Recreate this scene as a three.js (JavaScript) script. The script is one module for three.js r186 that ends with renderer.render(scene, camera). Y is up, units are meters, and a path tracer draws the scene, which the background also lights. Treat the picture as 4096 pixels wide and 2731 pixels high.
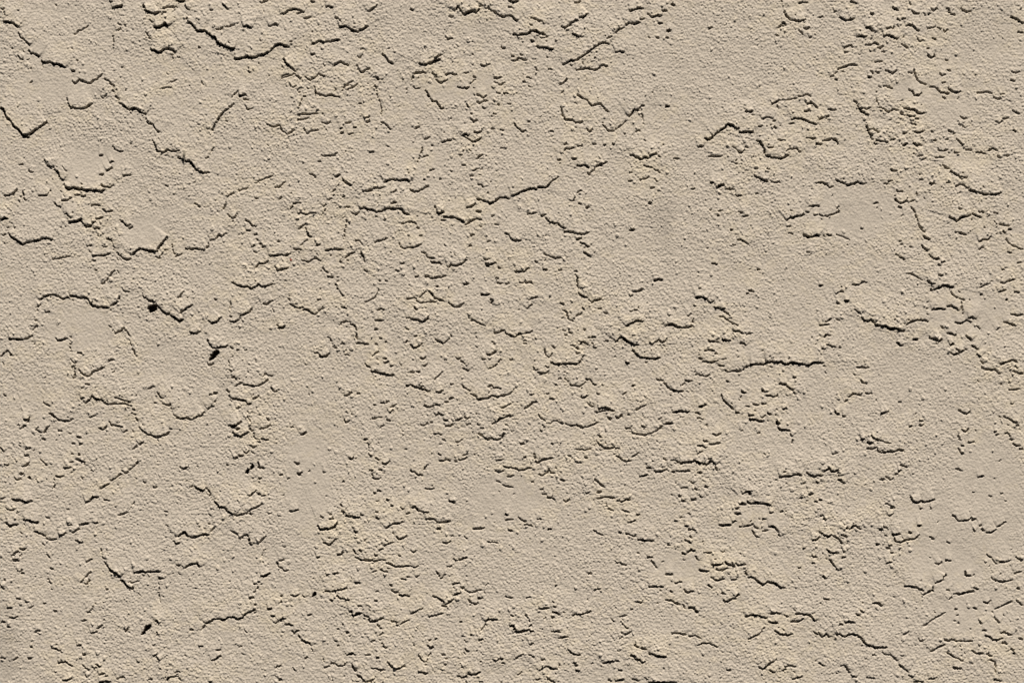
import * as THREE from 'three';

// ---------- camera, sky, sun, exposure ----------
const scene = new THREE.Scene();
const W = 1152, H = 768;                       // the piece of wall in view, millimetres
const CY = 0.64;                               // height of its centre, metres
const DIST = 2.6;
const camera = new THREE.PerspectiveCamera(2 * Math.atan(H / 2000 / DIST) * 180 / Math.PI, 1024 / 682, 0.1, 200000);
camera.position.set(0, CY, DIST);
camera.lookAt(0, CY, 0);

const renderer = new THREE.WebGLRenderer({ antialias: true });
renderer.toneMapping = THREE.LinearToneMapping;
renderer.toneMappingExposure = 1.5;
renderer.shadowMap.enabled = true;

const ELEV = 30 * Math.PI / 180, LEAN = 13 * Math.PI / 180;   // sun above the wall's plane; lean to the right of straight up
const sunDir = new THREE.Vector3(Math.cos(ELEV) * Math.sin(LEAN), Math.cos(ELEV) * Math.cos(LEAN), Math.sin(ELEV));
// clear deep-blue sky, paler towards the horizon, brighter round the sun
const SW = 256, SH = 128, skyData = new Float32Array(SW * SH * 4);
for (let j = 0; j < SH; j++) for (let i = 0; i < SW; i++) {
  const el = ((j + 0.5) / SH - 0.5) * Math.PI, az = ((i + 0.5) / SW - 0.5) * 2 * Math.PI;
  const d = new THREE.Vector3(Math.cos(el) * Math.cos(az), Math.sin(el), Math.cos(el) * Math.sin(az));
  const haze = Math.pow(1 - Math.max(0, d.y), 4), glow = Math.pow(Math.max(0, d.dot(sunDir)), 24);
  const dim = d.y < 0 ? 0.35 + 0.65 * Math.exp(6 * d.y) : 1;
  const o = 4 * (j * SW + i);
  skyData[o] = (0.017 + 0.045 * haze + 0.10 * glow) * dim;
  skyData[o + 1] = (0.024 + 0.040 * haze + 0.09 * glow) * dim;
  skyData[o + 2] = (0.036 + 0.030 * haze + 0.08 * glow) * dim;
  skyData[o + 3] = 1;
}
const skyTex = new THREE.DataTexture(skyData, SW, SH, THREE.RGBAFormat, THREE.FloatType);
skyTex.mapping = THREE.EquirectangularReflectionMapping;
skyTex.magFilter = skyTex.minFilter = THREE.LinearFilter;
skyTex.needsUpdate = true;
scene.background = scene.environment = skyTex;
const sun = new THREE.DirectionalLight(0xfff6ea, 5);
sun.position.copy(sunDir).multiplyScalar(8).add(new THREE.Vector3(0, CY, 0));
sun.target.position.set(0, CY, 0);
sun.castShadow = true;
sun.shadow.camera.left = sun.shadow.camera.bottom = -1.2;
sun.shadow.camera.right = sun.shadow.camera.top = 1.2;
sun.shadow.mapSize.set(4096, 4096);
scene.add(sun, sun.target);

// ---------- noise ----------
let seed = 20241;
const rnd = () => { seed = (Math.imul(seed, 1664525) + 1013904223) >>> 0; return seed / 4294967296; };
function hash(ix, iy, k) {
  let h = Math.imul(ix, 374761393) + Math.imul(iy, 668265263) + Math.imul(k, 974634777) | 0;
  h = Math.imul(h ^ (h >>> 13), 1274126177); h ^= h >>> 16;
  h = Math.imul(h, 2246822519); h ^= h >>> 15;
  return (h >>> 0) / 4294967296;
}
function noise(x, y, k) {                      // value noise, -1 .. 1
  const ix = Math.floor(x), iy = Math.floor(y);
  let fx = x - ix, fy = y - iy;
  fx = fx * fx * (3 - 2 * fx); fy = fy * fy * (3 - 2 * fy);
  const a = hash(ix, iy, k), b = hash(ix + 1, iy, k), c = hash(ix, iy + 1, k), d = hash(ix + 1, iy + 1, k);
  return 2 * (a + (b - a) * fx + (c - a) * fy + (a - b - c + d) * fx * fy) - 1;
}
const sstep = (a, b, x) => { x = Math.min(1, Math.max(0, (x - a) / (b - a))); return x * x * (3 - 2 * x); };
const clamp01 = (x) => Math.min(1, Math.max(0, x));

// one grain of sand under the paint per cell: domes of uneven size and height
function grain(x, y, size, k) {
  x = (x + 0.35 * y) / size; y = y / (size * 0.86);
  const ix = Math.floor(x), iy = Math.floor(y);
  let best = 0;
  for (let j = -1; j <= 1; j++) for (let i = -1; i <= 1; i++) {
    const cx = ix + i, cy = iy + j;
    const px = cx + 0.15 + 0.7 * hash(cx, cy, k), py = cy + 0.15 + 0.7 * hash(cx, cy, k + 1);
    const r = 0.55 + 0.35 * hash(cx, cy, k + 2);
    const q = 1 - ((x - px) * (x - px) + (y - py) * (y - py)) / (r * r);
    if (q > 0) { const h = q * (0.45 + 0.75 * hash(cx, cy, k + 3)); if (h > best) best = h; }
  }
  return best;
}

// ---------- the trowelled ridges, placed one by one (millimetres from the upper left of the view) ----------
// ridge(boldness, x, y, x, y ...): lip of a plate; the plate lies to the left of the direction of travel
const ridges = [];
function ridge(h, ...p) { ridges.push({ h, p }); }
// columns 0 to 231, rows 0 to 154
ridge(1.48, 0, 8.8, 2.9, 10.8, 4.9, 14.7, 5.9, 18.6);
ridge(2.33, 2.9, 23.5, 9.8, 24.5, 15.7, 26.5, 20.6, 30.4);
ridge(2.12, 20.6, 36.3, 22.6, 41.2, 26.5, 44.1, 29.4, 46.1, 31.4, 49, 33.3, 51);
ridge(2.12, 32.4, 55.9, 35.3, 59.8, 40.2, 60.8, 44.1, 63.7);
ridge(2.65, 46.1, 67.7, 52, 70.6, 55.9, 68.6, 59.8, 71.6, 64.7, 71.6, 69.6, 73.5, 73.5, 76.5);
ridge(1.91, 79.4, 78.4, 84.3, 80.4);
ridge(1.70, 80.4, 91.2, 84.3, 93.2, 89.2, 89.2, 95.1, 92.2, 101, 93.2, 104.9, 90.2, 109.8, 87.3, 114.7, 82.4);
ridge(1.70, 116.7, 88.2, 121.6, 90.2, 125.5, 95.1, 129.4, 96.1);
ridge(1.27, 127.5, 97.1, 127.5, 103, 130.4, 107.9, 133.4, 112.8);
ridge(2.65, 133.4, 114.7, 138.3, 117.7, 144.1, 122.6, 151, 121.6, 156.9, 124.5, 164.7, 128.5);
ridge(1.91, 164.7, 132.4, 166.7, 138.3, 171.6, 139.2, 174.5, 144.1, 179.4, 149);
ridge(1.48, 19.6, 61.8, 22.6, 65.7, 26.5, 66.7);
ridge(1.27, 32.4, 93.2, 36.3, 91.2);
ridge(1.06, 33.3, 78.4, 35.3, 75.5);
ridge(2.54, 0, 120.6, 3.9, 121.6, 6.9, 131.4, 12.7, 136.3, 15.7, 142.2, 21.6, 146.1, 25.5, 152, 32.4, 151, 39.2, 146.1, 46.1, 141.2, 52, 136.3);
ridge(1.48, 75.5, 109.8, 76.5, 115.7, 79.4, 120.6);
ridge(2.12, 78.4, 121.6, 82.4, 120.6, 88.2, 122.6, 94.1, 121.6, 99, 118.6, 103.9, 115.7);
ridge(1.27, 112.8, 107.9, 115.7, 109.8, 118.6, 106.9);
ridge(2.65, 125.5, 8.8, 129.4, 7.8, 134.3, 6.9, 137.3, 4.9);
ridge(1.70, 122.6, 1, 126.5, 1);
ridge(1.27, 127.5, 36.3, 127.5, 42.2, 127.5, 51, 127.5, 56.9);
ridge(1.48, 132.4, 25.5, 136.3, 28.4);
ridge(1.48, 131.4, 34.3, 135.3, 31.4);
ridge(2.75, 161.8, 4.9, 163.8, 11.8, 168.7, 13.7, 173.6, 15.7, 178.5, 12.7);
ridge(1.27, 180.4, 17.6, 183.4, 13.7, 187.3, 13.7);
ridge(1.48, 181.4, 9.8, 187.3, 7.8, 194.1, 7.8, 200, 7.8);
ridge(2.33, 198.1, 1, 203, 1, 207.9, 0);
ridge(2.12, 207.9, 4.9, 210.8, 9.8, 213.8, 10.8);
ridge(1.27, 167.7, 21.6, 171.6, 25.5);
ridge(3.81, 172.6, 29.4, 178.5, 30.4, 182.4, 28.4, 186.3, 25.5, 189.2, 29.4);
ridge(2.54, 168.7, 54.9, 174.5, 56.9, 179.4, 58.8, 183.4, 54.9, 189.2, 53.9, 194.1, 55.9, 197.1, 58.8);
ridge(1.27, 163.8, 35.3, 167.7, 42.2, 170.6, 45.1);
ridge(0.85, 194.1, 60.8, 194.1, 68.6);
ridge(2.75, 210.8, 18.6, 210.8, 25.5, 214.7, 25.5, 218.7, 30.4, 221.6, 34.3, 230.4, 34.3);
ridge(1.06, 191.2, 92.2, 199.1, 89.2);
ridge(0.85, 82.4, 39.2, 88.2, 34.3, 95.1, 31.4, 99, 28.4);
ridge(1.06, 181.4, 100, 186.3, 98.1, 193.2, 98.1);
ridge(1.48, 222.6, 52.9, 225.5, 52.9);
// columns 231 to 461, rows 0 to 154
ridge(3.18, 230.6, 33.3, 233.6, 36.3, 236.5, 39.2, 241.4, 41.2, 244.4, 46.1, 248.3, 50, 254.2, 52, 260, 53.9, 264, 54.9);
ridge(2.75, 263, 64.7, 266.9, 65.7, 272.8, 64.7, 278.7, 62.8, 284.6, 64.7, 290.4, 62.8, 296.3, 60.8, 302.2, 57.9, 306.1, 53.9, 311, 50, 315, 49, 319.9, 51, 325.7, 52.9);
ridge(1.91, 250.2, 3.9, 254.2, 7.8, 257.1, 10.8);
ridge(1.70, 235.5, 10.8, 239.4, 10.8);
ridge(3.18, 272.8, 29.4, 277.7, 28.4, 283.6, 31.4);
ridge(1.06, 242.4, 33.3, 250.2, 31.4, 258.1, 29.4, 264, 27.5);
ridge(2.12, 301.2, 29.4, 306.1, 28.4, 310, 26.5, 313, 28.4);
ridge(2.33, 315, 15.7, 319.9, 14.7, 324.8, 10.8, 332.6, 9.8, 338.5, 11.8, 342.4, 13.7);
ridge(1.27, 333.6, 15.7, 340.4, 12.7);
ridge(1.70, 340.4, 20.6, 346.3, 19.6, 350.3, 18.6);
ridge(2.33, 350.3, 49, 355.2, 48, 358.1, 46.1, 365, 47.1, 372.8, 46.1, 382.6, 44.1);
ridge(2.54, 365.9, 6.9, 369.9, 6.9, 374.8, 8.8);
ridge(1.27, 375.7, 19.6, 380.6, 20.6, 384.6, 24.5);
ridge(2.75, 381.6, 30.4, 387.5, 28.4, 392.4, 31.4, 397.3, 34.3, 402.2, 35.3, 407.1, 32.4, 413, 29.4);
ridge(1.91, 414, 13.7, 417.9, 10.8, 424.8, 4.9);
ridge(1.48, 325.7, 47.1, 328.7, 46.1);
ridge(2.33, 318.9, 65.7, 321.8, 70.6, 325.7, 74.5, 330.6, 78.4, 332.6, 80.4);
ridge(1.06, 315.9, 91.2, 316.9, 85.3, 324.8, 82.4);
ridge(1.27, 315.9, 88.2, 323.8, 85.3, 332.6, 82.4);
ridge(1.70, 332.6, 84.3, 338.5, 88.2);
ridge(1.48, 342.4, 86.3, 349.3, 90.2, 354.2, 86.3, 358.1, 83.3, 365.9, 86.3);
ridge(2.12, 374.8, 74.5, 378.7, 70.6, 382.6, 68.6, 387.5, 71.6, 392.4, 73.5);
ridge(2.12, 429.7, 59.8, 433.6, 62.8, 436.5, 67.7, 442.4, 72.6);
ridge(2.33, 349.3, 60.8, 354.2, 59.8);
ridge(1.06, 401.2, 62.8, 404.2, 64.7, 408.1, 60.8);
ridge(1.70, 403.2, 75.5, 406.1, 81.4, 410.1, 78.4, 415.9, 76.5);
ridge(2.12, 418.9, 86.3, 424.8, 86.3, 426.7, 90.2);
ridge(2.12, 420.9, 96.1, 423.8, 98.1);
ridge(0.85, 423.8, 99, 424.8, 108.8, 427.7, 116.7, 429.7, 123.5, 428.7, 131.4);
ridge(1.27, 326.7, 94.1, 328.7, 98.1, 333.6, 95.1);
ridge(1.48, 354.2, 97.1, 355.2, 104.9, 360.1, 105.9, 365.9, 107.9, 372.8, 106.9, 382.6, 108.8);
ridge(1.27, 383.6, 103, 387.5, 97.1, 392.4, 93.2, 397.3, 90.2);
ridge(1.48, 389.5, 101, 395.4, 98.1, 402.2, 94.1);
ridge(1.70, 278.7, 79.4, 281.6, 81.4);
ridge(1.48, 290.4, 68.6, 292.4, 71.6);
ridge(1.27, 260, 109.8, 264, 104.9, 266.9, 102);
ridge(3.18, 267.9, 106.9, 272.8, 106.9, 276.7, 105.9);
ridge(1.27, 272.8, 111.8, 279.7, 111.8);
ridge(1.27, 275.7, 117.7, 277.7, 122.6, 284.6, 121.6);
ridge(1.91, 237.5, 147.1, 241.4, 140.2, 244.4, 133.4, 248.3, 128.5, 252.2, 124.5, 257.1, 121.6);
ridge(1.48, 257.1, 120.6, 263, 115.7);
ridge(1.48, 334.6, 128.5, 342.4, 128.5, 350.3, 127.5, 358.1, 127.5);
ridge(1.06, 332.6, 137.3, 335.5, 134.3, 343.4, 133.4, 348.3, 131.4);
ridge(1.48, 361, 137.3, 366.9, 138.3, 371.8, 136.3);
ridge(1.27, 299.3, 139.2, 307.1, 142.2, 315, 140.2, 316.9, 146.1, 322.8, 151, 326.7, 149, 330.6, 145.1);
ridge(1.27, 341.4, 144.1, 345.3, 150, 350.3, 147.1, 358.1, 145.1);
ridge(1.70, 408.1, 132.4, 415.9, 130.4);
ridge(1.27, 387.5, 138.3, 395.4, 137.3);
ridge(1.70, 381.6, 144.1, 385.6, 143.2);
ridge(1.70, 397.3, 143.2, 401.2, 143.2);
ridge(1.70, 411, 137.3, 415.9, 135.3);
ridge(1.48, 428.7, 136.3, 433.6, 139.2, 439.5, 146.1);
ridge(1.70, 382.6, 149, 386.5, 149);
ridge(1.70, 391.4, 151, 397.3, 149);
ridge(1.06, 334.6, 123.5, 337.5, 114.7, 339.5, 109.8);
ridge(1.48, 340.4, 107.9, 344.4, 107.9);
ridge(1.27, 403.2, 115.7, 407.1, 116.7);
ridge(1.27, 405.2, 54.9, 409.1, 54.9);
ridge(1.91, 291.4, 2, 295.3, 2, 301.2, 0);
ridge(1.91, 349.3, 1, 354.2, 2);
// columns 461 to 692, rows 0 to 154
ridge(1.48, 461.2, 9.8, 465.2, 11.8);
ridge(2.75, 512.2, 11.8, 514.2, 6.9, 517.1, 8.8, 521.1, 14.7, 523, 15.7, 527.9, 12.7, 531.8, 11.8, 535.8, 13.7, 538.7, 8.8);
ridge(1.48, 538.7, 6.9, 543.6, 5.9);
ridge(2.12, 547.5, 9.8, 549.5, 6.9, 552.4, 11.8, 557.3, 13.7, 562.2, 16.7, 567.1, 18.6, 571.1, 17.6, 576, 17.6, 578.9, 20.6, 581.9, 23.5);
ridge(1.27, 504.4, 18.6, 510.3, 18.6);
ridge(3.18, 572.1, 0, 577, 2, 583.8, 1);
ridge(1.70, 571.1, 7.8, 576, 7.8);
ridge(1.70, 596.6, 19.6, 600.5, 20.6, 605.4, 22.6, 610.3, 24.5, 612.3, 27.5);
ridge(1.27, 595.6, 27.5, 599.5, 28.4);
ridge(2.54, 577, 37.3, 582.8, 39.2, 587.7, 38.2, 593.6, 37.3, 597.5, 34.3, 603.4, 34.3, 608.3, 37.3, 614.2, 38.2);
ridge(0.85, 607.4, 42.2, 614.2, 43.1, 614.2, 39.2);
ridge(2.54, 603.4, 51, 607.4, 52.9, 613.2, 52.9, 618.1, 53.9, 623, 54.9);
ridge(1.70, 596.6, 44.1, 600.5, 47.1);
ridge(2.12, 564.2, 50, 565.2, 53.9, 569.1, 53.9);
ridge(2.12, 501.5, 41.2, 503.4, 44.1, 509.3, 42.2);
ridge(2.75, 471.1, 70.6, 476, 72.6, 480.9, 71.6, 484.8, 70.6, 488.7, 67.7, 495.6, 66.7);
ridge(1.48, 488.7, 65.7, 493.6, 62.8, 497.5, 60.8);
ridge(1.70, 645.6, 2.9, 650.5, 2.9, 653.4, 1);
ridge(2.12, 630.9, 29.4, 635.8, 30.4, 640.7, 28.4, 643.6, 24.5, 647.6, 22.6, 651.5, 23.5);
ridge(2.97, 651.5, 18.6, 656.4, 18.6, 661.3, 14.7);
ridge(2.33, 643.6, 37.3, 647.6, 39.2, 652.5, 42.2);
ridge(2.33, 632.8, 72.6, 636.8, 71.6, 641.7, 67.7, 647.6, 67.7, 653.4, 63.7, 659.3, 59.8, 664.2, 55.9, 670.1, 52, 675, 49, 680.9, 47.1, 685.8, 50);
ridge(1.70, 647.6, 78.4, 653.4, 77.5, 661.3, 76.5, 671.1, 78.4, 675, 74.5, 678.9, 72.6, 683.8, 74.5);
ridge(1.27, 681.9, 43.1, 688.7, 40.2);
ridge(1.48, 465.2, 83.3, 467.1, 81.4, 473, 81.4, 476, 80.4, 479.9, 82.4);
ridge(0.85, 462.2, 92.2, 465.2, 83.3);
ridge(1.27, 464.2, 97.1, 467.1, 99, 473, 99);
ridge(1.70, 485.8, 81.4, 490.7, 84.3, 491.6, 89.2, 495.6, 93.2, 500.5, 91.2, 503.4, 89.2);
ridge(1.70, 500.5, 84.3, 504.4, 82.4, 510.3, 83.3, 514.2, 83.3);
ridge(1.48, 478.9, 101, 481.8, 104.9, 483.8, 110.8, 487.7, 113.7, 491.6, 113.7, 493.6, 117.7, 496.5, 121.6, 499.5, 121.6);
ridge(1.91, 514.2, 97.1, 519.1, 99, 524, 99, 527.9, 97.1);
ridge(1.06, 527.9, 95.1, 531.8, 91.2, 534.8, 88.2);
ridge(1.48, 522, 82.4, 526.9, 80.4);
ridge(1.48, 531.8, 86.3, 535.8, 86.3);
ridge(2.12, 540.7, 71.6, 543.6, 74.5, 546.6, 73.5);
ridge(1.70, 547.5, 72.6, 551.5, 71.6);
ridge(1.48, 575, 62.8, 578.9, 62.8);
ridge(1.48, 584.8, 60.8, 588.7, 61.8);
ridge(1.48, 575, 67.7, 579.9, 67.7, 583.8, 64.7, 588.7, 66.7, 593.6, 67.7);
ridge(1.48, 555.4, 86.3, 559.3, 87.3, 565.2, 86.3);
ridge(1.48, 555.4, 92.2, 560.3, 93.2);
ridge(1.27, 560.3, 95.1, 563.2, 95.1, 568.1, 92.2);
ridge(1.91, 587.7, 91.2, 591.7, 92.2);
ridge(1.27, 591.7, 86.3, 598.5, 88.2);
ridge(1.70, 616.2, 77.5, 621.1, 77.5);
ridge(1.27, 601.5, 75.5, 605.4, 79.4);
ridge(1.70, 628.9, 95.1, 633.8, 93.2, 637.7, 88.2);
ridge(1.27, 630.9, 104.9, 633.8, 102);
ridge(1.48, 631.9, 119.6, 632.8, 128.5, 635.8, 134.3, 639.7, 134.3, 644.6, 134.3, 647.6, 137.3, 652.5, 137.3, 655.4, 135.3);
ridge(1.70, 649.5, 105.9, 655.4, 109.8, 660.3, 112.8, 663.2, 115.7, 666.2, 118.6, 670.1, 116.7, 676, 116.7, 678.9, 119.6, 681.9, 123.5, 685.8, 125.5);
ridge(1.27, 678.9, 137.3, 679.9, 142.2, 685.8, 147.1, 691.7, 147.1);
ridge(1.48, 558.3, 103.9, 563.2, 104.9);
ridge(1.48, 566.2, 103.9, 572.1, 104.9);
ridge(1.48, 535.8, 105.9, 540.7, 107.9, 543.6, 108.8, 547.5, 106.9);
ridge(1.06, 535.8, 113.7, 539.7, 115.7, 544.6, 112.8, 549.5, 113.7);
ridge(1.70, 525, 116.7, 527.9, 120.6);
ridge(1.48, 559.3, 116.7, 562.2, 117.7);
ridge(1.48, 542.6, 119.6, 545.6, 122.6);
ridge(1.48, 528.9, 127.5, 531.8, 127.5);
ridge(1.48, 528.9, 133.4, 532.8, 136.3, 535.8, 134.3);
ridge(1.06, 571.1, 115.7, 575, 117.7);
ridge(1.48, 554.4, 127.5, 558.3, 128.5);
ridge(1.48, 578.9, 137.3, 579.9, 141.2, 583.8, 144.1, 587.7, 148.1, 591.7, 146.1);
ridge(1.70, 593.6, 136.3, 596.6, 136.3);
ridge(1.70, 552.4, 144.1, 556.4, 145.1);
ridge(1.48, 562.2, 146.1, 567.1, 146.1);
ridge(2.12, 532.8, 148.1, 536.8, 149, 541.7, 147.1);
ridge(2.33, 519.1, 153, 523, 150, 527.9, 152);
ridge(1.70, 466.2, 145.1, 471.1, 141.2);
ridge(1.48, 660.3, 144.1, 663.2, 148.1, 666.2, 144.1);
ridge(1.48, 619.1, 146.1, 623, 148.1);
// columns 692 to 922, rows 0 to 154
ridge(2.54, 707.6, 11.8, 713.4, 10.8, 717.4, 8.8, 724.2, 9.8);
ridge(1.91, 728.2, 14.7, 734, 18.6, 739.9, 16.7, 743.8, 18.6);
ridge(1.48, 719.3, 21.6, 725.2, 20.6);
ridge(2.12, 691.9, 37.3, 695.8, 33.3, 702.7, 30.4);
ridge(2.54, 703.6, 27.5, 708.5, 25.5, 713.4, 26.5, 720.3, 24.5);
ridge(1.70, 739.9, 25.5, 745.8, 25.5);
ridge(1.91, 744.8, 11.8, 750.7, 11.8);
ridge(2.12, 754.6, 4.9, 759.5, 5.9);
ridge(2.33, 749.7, 34.3, 754.6, 34.3);
ridge(1.70, 796.8, 31.4, 801.7, 30.4);
ridge(1.48, 738, 42.2, 741.9, 42.2);
ridge(1.48, 747.8, 42.2, 752.7, 42.2);
ridge(2.12, 691.9, 58.8, 696.8, 56.9, 702.7, 58.8);
ridge(2.12, 883.1, 12.7, 885, 17.6, 889, 21.6, 894.8, 22.6, 900.7, 23.5, 906.6, 20.6);
ridge(2.12, 879.2, 25.5, 884.1, 25.5);
ridge(1.48, 875.2, 31.4, 879.2, 28.4, 885, 28.4);
ridge(1.91, 904.7, 30.4, 907.6, 32.4, 911.5, 30.4);
ridge(1.48, 898.8, 33.3, 902.7, 37.3, 903.7, 40.2);
ridge(1.48, 873.3, 38.2, 876.2, 40.2);
ridge(2.12, 910.5, 42.2, 913.5, 41.2);
ridge(1.70, 880.1, 0, 880.1, 6.9);
ridge(1.70, 897.8, 3.9, 902.7, 2, 909.6, 2.9);
ridge(1.27, 691.9, 146.1, 694.8, 143.2, 699.7, 140.2, 704.6, 135.3);
ridge(2.54, 706.6, 130.4, 710.5, 127.5, 713.4, 122.6, 718.3, 123.5, 721.3, 118.6, 725.2, 118.6);
ridge(1.06, 722.3, 127.5, 724.2, 136.3, 725.2, 140.2);
ridge(2.12, 748.7, 118.6, 753.6, 119.6);
ridge(2.54, 801.7, 153, 806.6, 149, 811.5, 146.1, 815.4, 142.2, 818.4, 139.2, 824.2, 140.2, 829.2, 144.1, 832.1, 144.1);
ridge(2.54, 831.1, 148.1, 836, 148.1, 841.9, 148.1, 847.8, 148.1);
ridge(1.48, 714.4, 148.1, 720.3, 146.1);
ridge(1.48, 701.7, 150, 704.6, 150);
ridge(2.12, 838, 124.5, 842.9, 125.5, 847.8, 124.5);
ridge(2.54, 868.4, 116.7, 872.3, 114.7, 876.2, 112.8);
ridge(1.48, 874.3, 117.7, 876.2, 122.6);
ridge(0.85, 876.2, 112.8, 888, 111.8, 897.8, 109.8);
ridge(2.33, 857.6, 134.3, 861.5, 131.4, 866.4, 131.4, 870.3, 133.4);
ridge(1.70, 869.4, 135.3, 873.3, 136.3);
ridge(2.12, 889.9, 134.3, 894.8, 132.4, 900.7, 133.4, 906.6, 134.3, 911.5, 137.3, 915.4, 138.3, 919.4, 140.2);
ridge(1.27, 887, 139.2, 893.9, 138.3);
ridge(1.48, 852.7, 142.2, 858.6, 141.2);
ridge(1.70, 870.3, 142.2, 874.3, 143.2);
ridge(2.12, 907.6, 116.7, 912.5, 114.7, 916.4, 117.7, 920.3, 121.6);
ridge(1.70, 904.7, 124.5, 911.5, 124.5);
ridge(1.48, 897.8, 107.9, 902.7, 107.9, 907.6, 105.9, 913.5, 107.9);
// columns 921 to 1152, rows 0 to 154
ridge(2.54, 956.7, 1, 961.6, 2.9, 964.5, 3.9);
ridge(1.70, 938, 12.7, 942, 12.7);
ridge(2.54, 944.9, 18.6, 948.8, 21.6, 952.8, 22.6, 956.7, 21.6, 961.6, 20.6);
ridge(1.70, 921.4, 19.6, 926.3, 18.6);
ridge(2.33, 979.2, 14.7, 983.1, 15.7);
ridge(2.75, 973.3, 31.4, 978.2, 30.4, 981.2, 33.3, 982.2, 36.3);
ridge(2.54, 963.5, 41.2, 968.4, 40.2, 975.3, 41.2);
ridge(1.48, 975.3, 50, 980.2, 50, 985.1, 48, 989, 50);
ridge(1.48, 987.1, 52.9, 991, 53.9, 993.9, 51);
ridge(1.70, 992, 57.9, 995.9, 57.9);
ridge(2.33, 993.9, 40.2, 998.8, 39.2, 1004.7, 41.2, 1010.6, 44.1);
ridge(1.70, 996.9, 32.4, 1001.8, 30.4, 1004.7, 32.4, 1005.7, 29.4);
ridge(1.91, 1019.4, 29.4, 1023.4, 27.5, 1028.3, 29.4, 1032.2, 33.3, 1035.1, 34.3);
ridge(2.54, 1004.7, 6.9, 1007.7, 9.8, 1011.6, 10.8);
ridge(2.12, 1026.3, 10.8, 1029.2, 14.7, 1035.1, 14.7);
ridge(1.91, 1039, 13.7, 1042, 17.6);
ridge(1.70, 1043.9, 15.7, 1047.9, 14.7);
ridge(1.70, 1009.6, 20.6, 1013.5, 23.5);
ridge(1.70, 1015.5, 20.6, 1019.4, 21.6);
ridge(1.91, 1047.9, 8.8, 1050.8, 11.8, 1054.7, 8.8);
ridge(1.48, 1064.5, 9.8, 1068.5, 9.8, 1069.4, 15.7, 1075.3, 15.7);
ridge(1.27, 1081.2, 8.8, 1084.1, 11.8, 1088.1, 12.7, 1093, 11.8);
ridge(2.33, 1137.1, 18.6, 1143, 20.6, 1147.9, 23.5, 1151.8, 26.5);
ridge(1.48, 1043, 32.4, 1048.8, 31.4, 1052.8, 29.4);
ridge(1.70, 1054.7, 30.4, 1059.6, 32.4);
ridge(1.48, 1061.6, 33.3, 1063.6, 35.3, 1066.5, 32.4);
ridge(1.91, 1048.8, 42.2, 1053.7, 44.1);
ridge(1.48, 1032.2, 43.1, 1035.1, 46.1, 1039, 44.1);
ridge(1.91, 1014.5, 49, 1018.4, 52, 1022.4, 52.9);
ridge(1.48, 948.8, 53.9, 952.8, 52, 958.6, 50, 959.6, 53.9);
ridge(1.70, 949.8, 58.8, 954.7, 57.9);
ridge(1.91, 1043, 58.8, 1045.9, 63.7, 1049.8, 63.7, 1051.8, 60.8);
ridge(1.48, 1043, 53.9, 1045.9, 54.9);
ridge(1.48, 1063.6, 66.7, 1066.5, 68.6);
ridge(1.48, 984.1, 69.6, 988.1, 69.6, 993, 68.6);
ridge(1.91, 942, 77.5, 947.8, 75.5, 953.7, 73.5, 959.6, 72.6, 965.5, 73.5);
ridge(1.91, 934.1, 86.3, 938, 84.3);
ridge(1.91, 939, 88.2, 942.9, 89.2);
ridge(1.70, 939, 82.4, 942.9, 80.4);
ridge(1.70, 979.2, 79.4, 983.1, 82.4);
ridge(1.70, 985.1, 80.4, 990, 81.4);
ridge(1.70, 995.9, 78.4, 999.8, 79.4, 1004.7, 82.4, 1008.6, 78.4);
ridge(2.12, 976.3, 86.3, 981.2, 86.3);
ridge(1.48, 1021.4, 81.4, 1027.3, 82.4);
ridge(1.27, 1029.2, 77.5, 1030.2, 84.3, 1033.2, 90.2, 1037.1, 93.2, 1043, 95.1);
ridge(1.48, 1045.9, 98.1, 1051.8, 97.1, 1055.7, 100, 1058.7, 103.9, 1062.6, 103.9, 1068.5, 104.9);
ridge(1.91, 1057.7, 81.4, 1060.6, 84.3, 1064.5, 83.3);
ridge(1.48, 1065.5, 78.4, 1070.4, 79.4);
ridge(1.48, 1059.6, 92.2, 1064.5, 93.2);
ridge(1.91, 1067.5, 98.1, 1070.4, 102, 1075.3, 103.9, 1081.2, 102);
ridge(1.91, 1022.4, 100, 1026.3, 102, 1029.2, 106.9, 1034.1, 106.9, 1037.1, 103.9);
ridge(1.48, 993.9, 96.1, 998.8, 97.1, 1004.7, 100);
ridge(1.27, 988.1, 97.1, 992, 98.1);
ridge(1.48, 1060.6, 108.8, 1064.5, 110.8);
ridge(1.27, 1098.9, 103.9, 1104.7, 103.9, 1112.6, 103, 1116.5, 104.9, 1119.4, 109.8, 1123.4, 110.8, 1127.3, 110.8);
ridge(1.27, 1125.3, 106.9, 1131.2, 104.9);
ridge(2.12, 960.6, 112.8, 964.5, 114.7, 966.5, 119.6, 970.4, 125.5, 974.3, 127.5, 978.2, 128.5);
ridge(1.27, 967.5, 121.6, 974.3, 122.6, 980.2, 120.6);
ridge(1.06, 986.1, 110.8, 988.1, 115.7, 989, 120.6, 994.9, 122.6, 999.8, 125.5, 1005.7, 122.6, 1011.6, 123.5);
ridge(2.12, 1016.5, 121.6, 1022.4, 122.6, 1028.3, 122.6, 1033.2, 126.5, 1037.1, 127.5, 1041, 126.5);
ridge(1.91, 1012.6, 127.5, 1016.5, 128.5);
ridge(1.91, 1020.4, 128.5, 1025.3, 130.4, 1030.2, 130.4);
ridge(1.70, 1029.2, 133.4, 1034.1, 133.4);
ridge(1.91, 931.2, 122.6, 936.1, 123.5, 941, 122.6);
ridge(1.91, 929.2, 130.4, 933.1, 130.4);
ridge(1.91, 921.4, 134.3, 927.3, 131.4);
ridge(1.70, 975.3, 137.3, 976.3, 145.1, 979.2, 150, 982.2, 153);
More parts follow.
